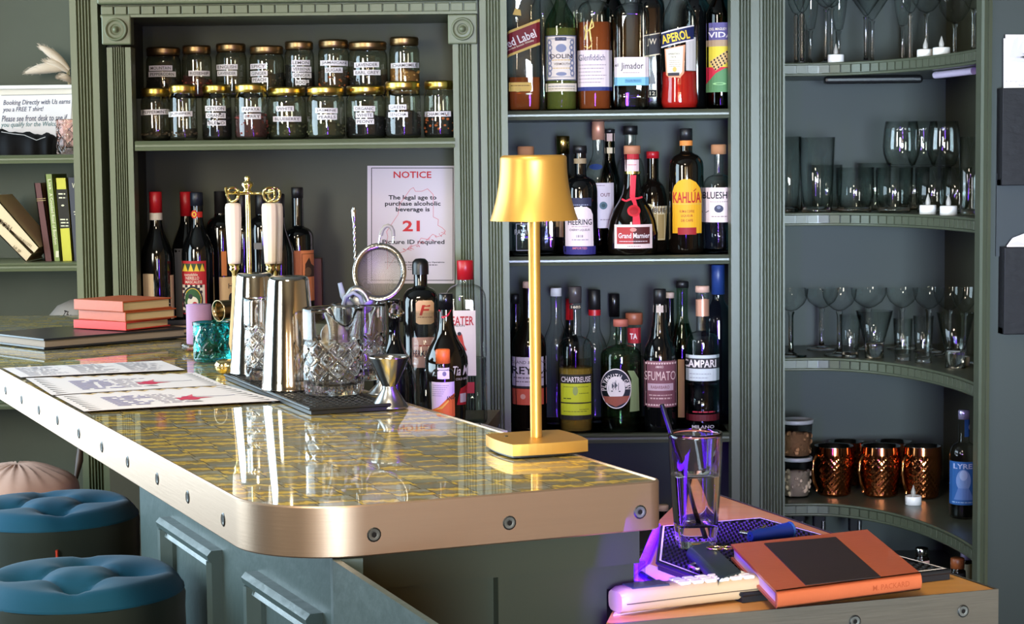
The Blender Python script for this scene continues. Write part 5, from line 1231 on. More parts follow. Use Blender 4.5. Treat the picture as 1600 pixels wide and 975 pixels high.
d1 = D_(); bw = ink((222, 204, 196)); d1.rect(706, 483, 742, 584, bw, 0); d1.text('BEEFEATER', 710, 499, 58, 14, ink((176, 36, 40)), 1, .03); d1.text('LONDON', 714, 506.5, 22, 3.4, KB, 1); d1.poly([(713, 522), (716, 517), (721, 520), (724, 536), (728, 545), (710, 545)], ink((190, 60, 40)), 1); d1.ell(717, 519, 3, 3, INKD, 2); d1.rect(715, 594, 739, 611, ink((170, 40, 48)), 0)
bottle('square clear gin bottle with a red cap and white label by the fluted post', 727, 4.16, ZK, 407, 468, 440, 32, 11.5, GLASS, (437, 13, CAPR), kind='round', sq=4, decals=[('label', d1)], liquid=(560, thin('clear_spirit', (226, 232, 232), (170, 180, 180))), group='bottles on the back counter')
CAPK = mat('black_gloss_cap', (18, 16, 18), .25)
d1 = D_(); d1.text('Tia M', 719, 577, 24, 15, ink((232, 224, 214)), 0, .01, .3); d1.text('COLD BREW', 722, 590, 22, 3.5, ink((200, 190, 180)), 0); d1.poly([(712, 630), (718, 605), (730, 600), (730, 632)], rd, 0); d1.rect(717, 613, 726, 627, ink((216, 206, 196)), 1, 2)
d2 = D_(); d2.line([(687, 484), (692, 496), (700, 492), (707, 482)], 2.6, ink((206, 40, 60)), 1)
bottle('dark coffee liqueur bottle with a red neck ribbon behind the bitters', 697, 3.86, ZK, 459, 570, 533, 34, 11, BROWNGL, (484, 11.6, CAPK), kind='round', decals=[('print', d1), ('neck_ribbon', d2)], group='bottles on the back counter', body=[(24, 692), (27, 690), (28.5, 660), (30, 630), (32.5, 600), (34, 570), (33, 558), (28, 544), (19, 530), (13.5, 515), (11.5, 500), (11, 484)])
# small bitters bottle on the bar's far edge
bY = 2.72; 
d1 = D_(); d1.rect(673.5, 596, 709, 642, ink((224, 206, 214)), 0); d1.poly([(673.5, 648), (673.5, 640), (685, 634), (697, 622), (709, 614), (709, 650), (673.5, 650)], ink((226, 120, 44)), 1); d1.text('ANGO', 704, 620, 16, 7, KB, 2, .03, .2, -.2); d1.poly([(678, 639), (690, 633), (700, 623), (700, 626), (690, 637)], ink((236, 190, 70)), 2)
for k in range(6): d1.scrib(676, 700 - k * 2, 601 + k * 3.2, .9, ink((150, 130, 150)), 2, k)
d2 = D_(); d2.rect(683.5, 574.5, 701.5, 591, ink((228, 216, 226)), 0); d2.ell(694, 583, 3, 3.5, ink((120, 110, 140)), 1); d2.rect(686, 576.5, 700, 578, ink((130, 120, 150)), 1)
# it stands on a low step of the back counter, just past the bar's edge
stp = P(692, 660, 2.95)
mb = MB(); st0 = P(660, 668, 2.93); st1 = P(726, 668, 2.93); 
ZST = ZA(664, 2.95, 692)
T = thing('speed_rail', 'narrow dark bottle rail fixed along the inner side of the bar', 'rail')
aR = isect(R1, dR, Vector((0, 2.5, 0)), Vector((1, 0, 0))); bR = isect(R1, dR, Vector((0, 3.4, 0)), Vector((1, 0, 0))); nR = Vector((-dR.y, dR.x, 0)); nR = -nR if nR.x < 0 else nR
mb = MB(); mb.ext([(0.006, 0), (.13, 0), (.13, .012), (.006, .012)], (aR.x, aR.y, ZST - .012), nR, (0, 0, 1), (bR - aR), BLACKM); mb.build('tray', T)
mb = MB(); mb.ext([(.004, 0), (.008, 0), (.008, ZBAR - .012 - ZST), (.004, ZBAR - .012 - ZST)], (aR.x, aR.y, ZST), nR, (0, 0, 1), (bR - aR), BLACKM); mb.build('bracket', T)
bottle('small bitters bottle with an orange cap and oversized paper label by the bar edge', 692, 2.95, ZST, 546, 588, 574, 18, 9.5, BROWNGL, (568, 11.5, mat('orange_cap', (238, 110, 44), .45)), kind='round', decals=[('paper_label', d1), ('neck_label', d2)], name='bitters_bottle')
# pitcher, glass dish, folded card on the back counter
T = thing('pitcher', 'clear pitcher catching purple light in front of the F label bottle', 'pitcher'); YP = 3.93; s = YP / FPX; c = P(664, 560, YP); H = ZA(487, YP, 661) - ZK
mb = MB(); mb.lathe([(0, 0), (20 * s, 0), (21 * s, .01), (21 * s, H * .6), (21.5 * s, H), (20.5 * s, H), (22 * s, H * .6), (19.5 * s, .014), (0, .012)], GLASS, 32, c=(c.x, YP, ZK)); mb.build('glass_wall', T)
mb = MB(); mb.tube([P(644, 545, YP - .02), P(634, 560, YP - .03), P(634, 590, YP - .03), P(642, 604, YP - .02)], .003, GLASS, 8); mb.build('handle', T)
T = thing('ashtray', 'low clear glass dish on the back counter corner before the gin bottle', 'dish'); c = P(729, 652, 3.93); s = 3.93 / FPX
mb = MB(); mb.lathe([(0, 0), (20 * s, 0), (22 * s, .022), (20 * s, .022), (18 * s, .006), (0, .006)], GLASS, 28, c=(c.x, 3.98, ZK)); mb.build('glass_wall', T)
mb = MB(); q = [P(733, 655, 4.0), P(748, 655, 4.0), P(793, 671, 3.9), P(793, 678, 3.88)]; mb.prism([(p.x, p.y) for p in (P(737, 660, 4.05), P(750, 659, 4.05), P(793, 675, 3.93), P(776, 683, 3.93))], ZK + .0, ZK + .014, PAPER)
plain('folded_card', 'white folded card lying on the corner of the back counter', 'card', mb)

# ================================================================== MIDDLE CABINET BOTTLES
G1, G2, G3 = 'bottles on the top cabinet shelf', 'bottles on the middle cabinet shelf', 'bottles on the lower cabinet shelf'
z1, z2, z3 = ZB
WHISK = thin('whisky_amber', (206, 110, 56), (120, 50, 20), base=.02, body=.3); VERM = thin('pale_gold_vermouth', (232, 220, 140), (170, 160, 90), base=.02, body=.22); REDL = thin('orange_red_aperitif', (228, 50, 40), (150, 24, 20), base=.02, body=.4); GIN = thin('clear_spirit', (226, 232, 232), (170, 180, 180)); YEL = thin('yellow_liqueur', (226, 190, 84), (160, 124, 50), base=.02, body=.25); COF = thin('dark_liqueur', (40, 20, 14), (10, 4, 3), base=.02); PALEC = thin('violet_clear', (196, 196, 212), (130, 130, 160))
GOLDI = ink((206, 170, 90)); WH = ink((228, 214, 212)); BLU = ink((40, 50, 110)); CRM = ink((230, 212, 180))
# top shelf
d = D_(); d.poly([(788, 62), (842, 40), (842, 36), (788, 58)], GOLDI, 1); mr = ink((120, 28, 36))
def slab(d, x0, x1, y0, y1, dy, m, L):
    n = 10
    for i in range(n):
        a = x0 + (x1 - x0) * i / n; b = x0 + (x1 - x0) * (i + 1) / n; f = lambda x: -dy * (x - x0) / (x1 - x0)
        d.poly([(a, y0 + f(a)), (b, y0 + f(b)), (b, y1 + f(b)), (a, y1 + f(a))], m, L)
d = D_(); slab(d, 790, 842, 54, 92, 20, mr, 0); slab(d, 790, 842, 52, 56, 20, GOLDI, 1); slab(d, 790, 842, 88, 92, 20, GOLDI, 1); d.text('Red Label', 810, 63.5, 54, 13, WH, 2, .03, 0, -.37); d.text('Blended Scotch Whisky', 812, 73, 44, 4, CRM, 2, .02, 0, -.37)
d2 = D_(); d2.rect(794, 130, 829, 144, ink((216, 176, 90)), 0); d2.ell(808, 141, 5, 4, GOLDI, 1); d2.scrib(797, 826, 135, 1.3, ink((120, 80, 30)), 1, 2); d3 = D_(); d3.poly([(801, 25), (805, 15), (813, 18), (814, 27)], GOLDI, 0)
bottle('square whisky bottle with a slanted red label, leftmost on the top shelf', 818, 4.52, z1, -45, -2, -18, 26, 10, GLASS, (-25, 11, GOLDM), kind='round', sq=5, liquid=(122, WHISK), decals=[('slanted_label', d), ('lower_label', d2), ('crown_emblem', d3)], group=G1)
d = D_(); d.rect(852, 57, 899, 127, ink((222, 208, 198)), 0); d.frame(852, 57, 899, 127, 1.5, ink((70, 74, 100)), 1); d.frame(856, 62, 895, 122, .8, ink((110, 112, 140)), 1)
for sx_ in (-1, 1):
    for k in range(7): d.ell(875.5 + sx_ * (17 - (k % 2)), 68 + k * 8, 3.2, 5, ink((120, 124, 150)), 1, 12, .5)
d.rect(867, 60, 884, 65.5, ink((60, 60, 80)), 2, 2); d.ell(876, 77, 8, 6.5, ink((130, 134, 160)), 2); d.text('DOLIN', 876, 89.5, 33, 7, KB, 2, .01); d.text('VERMOUTH', 877, 101.5, 24, 3.6, ink((90, 70, 50)), 2, .02); d.scrib(862, 890, 95.5, 1.2, GOLDI, 2, 1); d.scrib(863, 889, 108, 1.1, GOLDI, 2, 2); d.ell(876, 117, 8, 3, ink((130, 134, 160)), 2)
d2 = D_(); d2.rect(852, 131.5, 899, 144, ink((220, 206, 186)), 0); d2.scrib(856, 896, 136, 1.2, ink((110, 110, 130)), 1, 5); d2.scrib(856, 896, 140, 1.2, ink((150, 130, 100)), 1, 6)
bottle('clear vermouth bottle with an ornate blue and white label on the top shelf', 876, 4.50, z1, -60, 42, -5, 25, 7.5, GLASSG, (-30, 9, CAPB), kind='slope', liquid=(45, VERM), decals=[('label', d), ('lower_label', d2)], group=G1)
d = D_(); d.rect(902, 80, 955, 143, ink((222, 204, 206)), 0); d.text('Glenfiddich', 924, 91.5, 40, 9.5, ink((60, 66, 90)), 1, .0); d.rect(902, 137, 955, 143, BLU, 1)
for k in range(6): d.scrib(904, 946 - 4 * (k % 3), 103 + k * 5.4, 1.1, ink((140, 120, 130)), 1, k)
d2 = D_(); gl = ink((224, 200, 110)); d2.line([(914, 64), (916, 52), (921, 48), (923, 40), (925, 33)], 2, gl, 1); d2.line([(916, 52), (913, 45), (917, 40)], 1.6, gl, 1); d2.line([(921, 48), (927, 44), (926, 36)], 1.6, gl, 1); d2.line([(923, 66), (922, 56), (921, 48)], 2.2, gl, 1); d2.line([(913, 74), (920, 77), (925, 70)], 1.4, gl, 1)
bottle('triangular amber whisky bottle with a gold stag and pale pink label', 928.5, 4.50, z1, -40, 22, -2, 26.5, 9, GLASS, (-20, 11, CAPB), kind='round', sq=2.8, liquid=(36, WHISK), decals=[('label', d), ('stag_emblem', d2)], group=G1)
d = D_(); d.rect(959, 91, 1012, 122, ink((226, 208, 208)), 0); d.text('Jimador', 987, 106, 34, 13, KB, 1, .01); d.text('el', 963.5, 103, 5, 5, KB, 1); d.scrib(973, 998, 115, 1, ink((150, 120, 120)), 1, 2); d.rect(959, 122, 1012, 135, ink((120, 176, 204)), 0); d.rect(976, 125, 1001, 131, ink((96, 150, 180)), 1); d.text('Tequila Blanco', 988, 128, 22, 3.4, ink((50, 90, 120)), 2)
bottle('square clear tequila bottle with a white and sky blue label on the top shelf', 986.5, 4.49, z1, -40, 24, 2, 27, 10, GLASS, (-20, 12, WHITE), kind='round', sq=6, liquid=(134, GIN), decals=[('label', d)], group=G1)
d = D_(); slab(d, 1006, 1030, 56, 90, 4, INKD, 0); slab(d, 1006, 1030, 57, 58.5, 4, CRM, 1); slab(d, 1006, 1030, 89, 91, 4, CRM, 1); d.text('JW', 1018, 68, 14, 12, CRM, 1); d.rect(1012, 141, 1025, 153, BLACKM, 1, 2); d.frame(1012, 141, 1025, 153, .6, CRM, 2); d.text('12', 1018.5, 147, 8, 6, CRM, 2, .02); d.poly([(1012, 132), (1018, 108), (1022, 120), (1024, 133)], ink((150, 146, 140)), 1)
bottle('black whisky bottle with a 12 on it, behind the white and blue label tequila', 1017, 4.60, z1, -45, 15, -12, 21, 9, DARKGL, (-25, 10, CAPB), kind='round', sq=4, decals=[('slanted_label', d)], group=G1)
d = D_(); slab(d, 1034, 1083, 54, 74, 11, ink((28, 34, 76)), 1); slab(d, 1034, 1083, 52, 54.2, 11, WH, 2); slab(d, 1034, 1083, 73.8, 76, 11, WH, 2); d.text('APEROL', 1055.5, 59.5, 42, 14, ink((240, 196, 60)), 3, .04, 0, -.2)
d.poly([(1039, 78), (1070, 72), (1068, 116), (1062, 123), (1045, 122), (1041, 118)], ink((224, 150, 110)), 1); d.poly([(1041, 79), (1067, 74), (1065, 114), (1060, 120), (1047, 120), (1043, 115)], ink((226, 214, 190)), 2); d.text('APERITIVO', 1053, 86, 17, 3, ink((90, 80, 70)), 3); d.text('1919', 1052, 91, 8, 3, ink((90, 80, 70)), 3); d.ell(1054, 110, 3, 4, GOLDI, 3); d.rect(1044, 115, 1061, 120, INKD, 3, 3)
for k in range(4): d.scrib(1046, 1063, 96 + k * 3, .8, ink((150, 130, 110)), 3, k)
d2 = D_(); d2.rect(1071, 60, 1086, 112, ink((206, 196, 190)), 0, 3)
bottle('flared clear aperitif bottle with a blue slanted band over bright red liquid', 1061, 4.48, z1, -70, 30, 0, 29, 13, GLASS, (-45, 13, mat('orange_foil', (220, 110, 40), .4)), liquid=(113, REDL), decals=[('label', d), ('side_label', d2)], group=G1, body=[(29, 167), (30, 160), (28.5, 140), (28, 120), (29, 95), (30, 60), (29, 38), (24, 22), (17, 8), (13.5, 0), (13, -45)])
d = D_(); d.rect(1104, 37, 1150, 64, ink((92, 82, 130)), 0); d.text('DEL MAGUEY', 1122, 47, 26, 4, CRM, 1); d.text('VIDA', 1126, 56, 38, 8.5, WH, 1, .03); d.rect(1104, 64, 1150, 110, ink((214, 190, 60)), 0); d.rect(1104, 64, 1150, 74, ink((170, 140, 110)), 1)
d.poly([(1108, 98), (1145, 74), (1145, 92), (1118, 112)], ink((210, 170, 110)), 2)
for i in range(8):
    for j in range(4): d.ell(1112 + i * 4.6 + j * 2, 98 - i * 3 + j * 3.8, 1.3, 1.8, KB, 3, 8)
d.rect(1104, 106, 1150, 145, ink((196, 40, 60)), 1); d.poly([(1104, 145), (1104, 132), (1118, 116), (1132, 108), (1150, 106), (1150, 145)], ink((86, 130, 84)), 2); d.ell(1124, 132, 10, 2, ink((150, 190, 130)), 3, 20, .6)
bottle('green mezcal bottle with a purple, yellow and green label at the right end', 1126, 4.50, z1, -60, 25, -15, 22.5, 9, GLASSDG, (-30, 10, CAPB), kind='slope', decals=[('label', d)], group=G1)
bottle('plain black bottle behind the flared red aperitif bottle', 1088, 4.60, z1, -50, 20, -15, 24, 9, DARKGL, (-25, 10, CAPB), kind='slope', group=G1)
bottle('clear bottle showing dimly behind the amber whisky and vermouth', 902, 4.61, z1, -60, 20, -20, 22, 9, GLASS, (-30, 10, CAPB), kind='slope', group=G1)
bottle('clear bottle behind the vermouth at the left of the top shelf', 848, 4.61, z1, -60, 25, -15, 21, 9, GLASS, (-30, 10, CAPB), kind='slope', group=G1)
bottle('green bottle neck behind the gap right of the amber whisky', 958, 4.62, z1, -50, 28, -10, 20, 8, GLASSDG, (-25, 10, CAPB), kind='slope', group=G1)
# middle shelf
d = D_(); d.text('PATRON', 820, 362, 32, 8, ink((150, 150, 150)), 1, .02); d.frame(806, 349, 836, 391, 1, ink((150, 150, 160)), 1); d.scrib(812, 830, 372, 1, ink((150, 150, 160)), 1, 2)
bottle('squat clear tequila bottle with a cork top, left under the lamp shade', 822, 4.48, z2, 229, 348, 322, 23, 10, GLASS, (244, 13, mat('cork', (170, 116, 78), .8), 'cork'), liquid=(350, GIN), kind='round', sq=4, decals=[('print', d)], group=G2)
bottle('small clear square bottle directly behind the lamp pole', 857, 4.54, z2, 300, 345, 330, 17, 8, GLASS, (318, 10, WHITE), liquid=(355, PALEC), kind='round', sq=4, group=G2)
d = D_(); d.rect(868, 300, 894, 370, ink((190, 150, 110)), 0)
bottle('bottle with a tall shiny gold cap rising behind the lamp shade', 880, 4.60, z2, 213, 290, 268, 17, 9, BROWNGL, (241, 10.5, GOLDM), kind='round', decals=[('label', d)], group=G2)
d = D_(); pk = ink((222, 202, 204)); d.poly([(883, 384), (883, 340), (886, 330), (892, 325), (900, 323), (916, 323), (922, 327), (925, 335), (926, 384)], pk, 1); d.text('HEERING', 905.5, 346.5, 36, 9, KB, 2, .03); d.text('CHERRY LIQUEUR', 905, 359, 31, 4, ink((80, 50, 70)), 2, .02); d.text('1818', 905, 368.5, 10, 4, ink((80, 60, 80)), 2); d.scrib(893, 918, 353.5, 1, ink((150, 110, 120)), 2, 1); d.scrib(893, 918, 374, 1.4, ink((150, 130, 150)), 2, 2)
d.rect(880, 384, 929, 397, ink((50, 44, 110)), 1); d.text('IMPORTED', 905, 387, 22, 3.4, ink((200, 110, 120)), 2); d.rect(890, 309, 923, 322, ink((40, 40, 66)), 1); d.scrib(895, 918, 320, 1.2, ink((150, 150, 170)), 2, 4)
bottle('dark cherry liqueur bottle with a pale arched label beside the lamp shade', 906.5, 4.47, z2, 228, 300, 272, 27, 9.5, DARKGL, (240, 10.5, CAPB), kind='round', decals=[('label', d)], group=G2, foil=fo(248, 256, 10, ink((150, 130, 100)), 'neck_band'))
d = D_(); d.rect(917, 286, 958, 356, ink((214, 198, 204)), 0); d.text('OUT', 945, 304.5, 15, 5.5, ink((110, 60, 70)), 1, .02); d.ell(942, 321, 6, 6, ink((90, 110, 120)), 1); d.ell(942, 321, 3, 3, ink((60, 80, 84)), 2); d.scrib(932, 944, 290, 1, ink((140, 110, 120)), 1, 2); d.scrib(937, 953, 343, 1.2, ink((140, 120, 130)), 1, 3)
d2 = D_(); d2.ell(931, 261, 10, 4.6, ink((40, 60, 110)), 1)
bottle('tall clear bottle with a copper foil and grey white label behind the cherry liqueur', 935, 4.55, z2, 190, 285, 235, 26, 9, GLASS, (219, 10, mat('copper_foil', (196, 140, 116), .4, metal=.4)), kind='slope', liquid=(356, COF), decals=[('label', d), ('neck_badge', d2)], group=G2)
d = D_(); d.rect(945, 209, 960, 221, ink((200, 170, 160)), 0, 4); d.rect(945, 231, 960, 240, ink((206, 190, 160)), 0, 4)
bottle('slim green bottle with a black top behind the copper foil bottle', 953, 4.66, z2, 202, 285, 245, 15, 7.5, GLASSDG, (209, 8, CAPB), kind='slope', decals=[('neck_label', d)], group=G2)
bottle('tall clear bottle with a black stopper standing behind the domed orange liqueur', 985, 4.60, z2, 197, 275, 238, 22, 9, GLASS, (211, 11.5, CAPB), kind='round', group=G2)
# domed orange liqueur: bulb body
d = D_(); d.rect(960, 350, 1018, 387, ink((222, 196, 190)), 0); d.rect(964, 354, 1014, 380, ink((170, 50, 50)), 1); d.rect(989, 354, 1014, 380, ink((80, 30, 30)), 2); d.text('Grand Marnier', 990, 367, 47, 8, WH, 3, .02); d.ell(989, 358, 5, 3, ink((196, 130, 120)), 3); d.scrib(968, 1010, 376, 1, WH, 3, 2); d.scrib(980, 1000, 383.5, 1, ink((120, 70, 70)), 1, 3)
d2 = D_(); rr_ = ink((214, 50, 66)); d2.poly([(985, 274), (994, 274), (992, 308), (998, 330), (1000, 350), (988, 350), (989, 318), (984, 308)], rr_, 1); d2.line([(972, 311), (978, 314), (988, 310), (996, 310), (1003, 308)], 3, rr_, 2); d2.ell(990, 329, 10, 9, ink((190, 36, 44)), 2); d2.ell(990, 329, 6.5, 6, ink((160, 26, 34)), 3)
d3 = D_(); d3.rect(977, 250, 998, 270, ink((222, 190, 190)), 0, 6); d3.scrib(981, 994, 258, 1, rd, 1, 1); d3.rect(977, 241, 998, 249, ink((170, 34, 44)), 0, 6)
bottle('bulbous dark orange liqueur bottle with a red ribbon and wax seal', 988, 4.46, z2, 228, 340, 300, 38, 10, BROWNGL, (241, 13, mat('tan_cork_top', (178, 116, 84), .6)), decals=[('label', d), ('ribbon', d2), ('neck_label', d3)], group=G2, body=[(37, 396), (39, 388), (39.5, 365), (36, 345), (30, 328), (22, 315), (16, 303), (13.5, 290), (12, 272), (11, 241)], foil=fo(268, 272, 13.5, GOLDM, 'neck_ring'))
d = D_(); d.ell(1012, 330, 12, 12, ink((206, 184, 140)), 0); d.poly([(1004, 322), (1042, 322), (1038, 375), (1016, 375)], ink((160, 130, 80)), 1); d.rect(1004, 322, 1042, 334, ink((206, 190, 160)), 1); d.text('DRAMBUIE', 1018, 328.5, 42, 7, KB, 2, .03); d.frame(1026, 334, 1038, 374, 1, ink((206, 184, 140)), 2)
bottle('dark honey liqueur bottle with a red cap behind the red ribbon bottle', 1020, 4.55, z2, 237, 318, 278, 22, 9, BROWNGL, (248, 10, CAPR), kind='round', decals=[('label', d)], group=G2)
d = D_(); yk = ink((222, 160, 30)); d.poly([(1051, 364), (1051, 300), (1054, 290), (1060, 283), (1068, 280), (1078, 280), (1087, 285), (1093, 294), (1095, 304), (1095, 364)], yk, 1); d.text('KAHLUA', 1073, 308.5, 42, 17, ink((176, 40, 34)), 2, .04); d.line([(1083, 299), (1087, 295)], 1.4, ink((176, 40, 34)), 2); d.text('RUM & COFFEE', 1073, 330, 22, 4, ink((150, 50, 30)), 2, .02); d.text('LIQUEUR', 1073, 337, 18, 4, ink((150, 50, 30)), 2, .02); d.text('DE CAFE', 1073, 344, 18, 4, ink((150, 50, 30)), 2, .02); d.rect(1059, 355, 1087, 366, ink((150, 30, 34)), 2); d.frame(1051, 318, 1095, 319, .6, GOLDI, 2)
bottle('tall black coffee liqueur bottle with a yellow arched label on the middle shelf', 1072, 4.49, z2, 201, 262, 236, 27, 9.5, BROWNGL, (220, 10, CAPB), kind='round', decals=[('label', d)], group=G2, foil=fo(220, 228, 10.2, ink((214, 130, 60)), 'neck_band'))
d = D_(); d.rect(1099, 293, 1146, 347, ink((228, 204, 198)), 0); d.text('BLUESHINE', 1126, 305, 54, 11, KB, 1, .03); d.ell(1123, 326, 7, 6, ink((60, 60, 80)), 1); d.ell(1123, 324, 3, 2.5, ink((110, 110, 130)), 2); d.scrib(1110, 1136, 315, 1, ink((140, 110, 110)), 1, 3); d.scrib(1112, 1136, 338, 1.4, ink((140, 110, 110)), 1, 4); d.line([(1103, 332), (1108, 329)], 1, KB, 1)
bottle('clear round shouldered bottle with a cork and pink blueberry label, right end', 1123, 4.50, z2, 226, 292, 270, 24, 7, GLASS, (241, 12, mat('cork', (170, 116, 78), .8), 'cork'), kind='round', liquid=(348, PALEC), decals=[('label', d)], group=G2)
# lower shelf
d = D_(); d.rect(796, 556, 853, 601, ink((200, 186, 196)), 0); d.text('ISLAND & ISLAND', 826, 564, 56, 5, ink((90, 70, 80)), 1); d.text('REYKA', 828, 576.5, 58, 12, KB, 1, .03); d.scrib(802, 848, 588, 2, ink((110, 90, 100)), 1, 1); d.scrib(806, 842, 594, 1.6, ink((110, 90, 100)), 1, 2); d.rect(796, 602, 853, 604, INKD, 0); d.rect(796, 605, 853, 630, ink((206, 90, 66)), 0); d.ell(816, 617, 4, 4, ink((226, 170, 150)), 1)
bottle('dark vodka bottle with a white and coral label behind the lamp pole', 826, 4.48, z3, 440, 540, 495, 27, 9, BROWNGL, (450, 9, mat('beige_cap', (190, 160, 146), .5)), kind='slope', decals=[('label', d)], group=G3)
bottle('narrow black bottle at the far left of the lower shelf', 806, 4.62, z3, 460, 540, 500, 14, 5, DARKGL, (475, 6, CAPB), kind='slope', group=G3)
bottle('clear bottle with a white screw cap left of the yellow liqueur', 869, 4.60, z3, 450, 540, 495, 21, 8.5, GLASS, (463, 9, WHITE), kind='slope', group=G3)
bottle('dark bottle with a red neck foil just behind the yellow liqueur', 890, 4.66, z3, 467, 540, 505, 15, 6, DARKGL, (500, 6, CAPR), kind='slope', group=G3)
d = D_(); yg = ink((196, 200, 40)); d.rect(874, 583, 924, 653, ink((40, 36, 30)), 0); d.rect(876, 597, 922, 626, yg, 1); d.rect(876, 628, 922, 646, yg, 1); d.text('CHARTREUSE', 899, 590.5, 45, 8.5, WH, 1, .03); d.ell(898, 608, 4, 7, ink((150, 160, 90)), 2); d.scrib(880, 892, 620, 1.6, ink((70, 80, 20)), 2, 1); d.scrib(904, 918, 612, 1.2, ink((90, 100, 30)), 2, 2); d.scrib(880, 916, 640, 1.2, ink((110, 120, 40)), 2, 3); d.scrib(880, 918, 602, 1, ink((110, 120, 40)), 2, 4); d.scrib(904, 918, 637, 1, ink((110, 120, 40)), 2, 4)
d2 = D_(); d2.rect(890, 476, 910, 483, INKD, 0, 4); d2.text('1605', 900, 479.5, 14, 4, CRM, 1, .02); d2.rect(876, 558, 922, 574, thin('frost_band', (200, 200, 190)), 0)
bottle('clear bottle of yellow herbal liqueur with a chartreuse label on the lower shelf', 899, 4.46, z3, 448, 548, 522, 27.5, 9, GLASS, (474, 10, mat('smoky_cap', (66, 60, 62), .3)), kind='round', liquid=(574, YEL), decals=[('label', d), ('neck_label', d2)], group=G3)
bottle('clear bottle with a black and red banded cap behind the yellow liqueur', 929, 4.62, z3, 453, 545, 510, 19, 8.5, GLASS, (492, 9.5, CAPB), kind='slope', group=G3, foil=fo(484, 493, 9.8, CAPR, 'neck_band'))
bottle('bottle with a dark twisted neck foil behind the oval label gin', 960, 4.67, z3, 459, 560, 520, 18, 7, GLASS, (495, 8.5, CAPK), kind='slope', group=G3)
d = D_(); d.ell(962, 604, 24, 31, WH, 0, 36); d.ell(962, 604, 22.5, 29.5, ink((30, 30, 44)), 1, 36); d.ell(962, 603, 14, 18, WH, 2, 30); d.arc_text('PLYMOUTH GIN', 962, 603, 18.3, -1.75, 1.55, 4.6, 7.5, WH, 3); d.poly([(942, 617), (983, 615), (979, 624), (962, 632), (946, 626)], ink((150, 80, 64)), 3)
d.line([(955, 608), (969, 608)], 1.6, INKD, 4); d.line([(958, 606), (958, 594)], .8, INKD, 4); d.line([(962, 606), (962, 591)], .8, INKD, 4); d.line([(966, 606), (966, 595)], .8, INKD, 4); d.poly([(956, 604), (956, 596), (960, 600)], ink((90, 90, 100)), 4); d.poly([(960, 604), (960, 593), (965, 599)], ink((90, 90, 100)), 4)
d2 = D_(); d2.poly([(983, 640), (986, 590), (980, 576), (990, 577), (997, 590), (998, 640)], ink((130, 146, 100)), 0)
bottle('round clear gin bottle with an oval black ship label on the lower shelf', 970, 4.47, z3, 499, 556, 536, 32, 8.5, GLASSG, (510, 12, mat('terracotta_stopper', (176, 96, 80), .6)), kind='round', liquid=(566, thin('green_tint_spirit', (216, 230, 214), (150, 176, 150))), decals=[('oval_label', d), ('side_label', d2)], group=G3)
d = D_(); d.rect(981, 512, 1001, 536, ink((176, 44, 54)), 0, 5); d.text('TA', 990, 525, 11, 9, WH, 1, .04)
bottle('bottle with a copper cap and red neck label behind the oval label gin', 991, 4.60, z3, 489, 575, 552, 22, 10, GLASS, (507, 13.5, mat('copper_cap', (150, 84, 60), .4)), kind='round', decals=[('neck_label', d)], group=G3)
d = D_(); mv = ink((122, 72, 82)); d.rect(1006, 562, 1058, 634, mv, 0); d.frame(1008, 564, 1056, 632, .8, ink((196, 150, 150)), 1); d.text('SFUMATO', 1031, 585, 47, 14, ink((222, 190, 186)), 2, -.0); d.text('AMARO', 1030, 571, 12, 4, ink((222, 190, 186)), 2, .02); d.rect(1012, 597, 1051, 608, ink((190, 160, 170)), 1); d.text('RABARBARO', 1031, 602.5, 28, 5, mv, 2, .02); d.scrib(1014, 1050, 615, 1.4, ink((206, 170, 166)), 2, 2); d.scrib(1016, 1048, 620, 2, ink((206, 170, 166)), 2, 3); d.line([(1009, 611), (1055, 611)], .6, ink((206, 170, 166)), 2)
for k in range(12): d.ell(1010 + k * 4, 566, 1.6, 1.3, ink((222, 190, 186)), 2, 8); d.ell(1010 + k * 4, 630, 1.6, 1.3, ink((222, 190, 186)), 2, 8)
d2 = D_(); d2.rect(1021, 477, 1041, 488, ink((190, 170, 160)), 0, 4)
bottle('black amaro bottle with a mauve label above the drinking straw', 1031, 4.46, z3, 452, 545, 520, 25.5, 9, DARKGL, (475, 10, CAPB), kind='round', decals=[('label', d), ('neck_label', d2)], group=G3, body=[(25, 676), (25.5, 660), (25.5, 560), (24, 544), (18, 532), (14.5, 522), (14.5, 518), (12, 505), (10.5, 490), (9.5, 475)])
bottle('slim dark bottle with a tan cap between the amaro and green bottles', 1047, 4.66, z3, 457, 540, 500, 15, 6, DARKGL, (466, 7, mat('beige_cap', (190, 160, 146), .5)), kind='slope', group=G3)
d = D_(); d.rect(1059, 560, 1069, 650, ink((170, 120, 70)), 0, 3)
bottle('pale green bottle with a black cap standing behind the red aperitif label', 1066, 4.60, z3, 440, 545, 490, 20, 9, GLASSG, (450, 10, CAPB), kind='slope', decals=[('label', d)], group=G3, liquid=(506, thin('green_liqueur', (150, 186, 164), (80, 120, 100))))
d = D_(); d.rect(1072, 553, 1123, 593, ink((200, 204, 206)), 0); d.rect(1072, 558, 1123, 574, INKD, 1); d.text('CAMPARI', 1093, 566, 50, 12, WH, 2, .04); d.scrib(1078, 1110, 582, 1.2, ink((150, 150, 160)), 2, 2); d.scrib(1078, 1106, 588, 1.2, ink((150, 150, 160)), 2, 3)
d2 = D_(); d2.rect(1072, 645, 1123, 655, ink((90, 20, 30)), 0); d2.scrib(1082, 1116, 641, 2, ink((170, 40, 60)), 1, 3); d2.text('MILANO', 1098, 664, 34, 5, ink((190, 180, 186)), 1, .02)
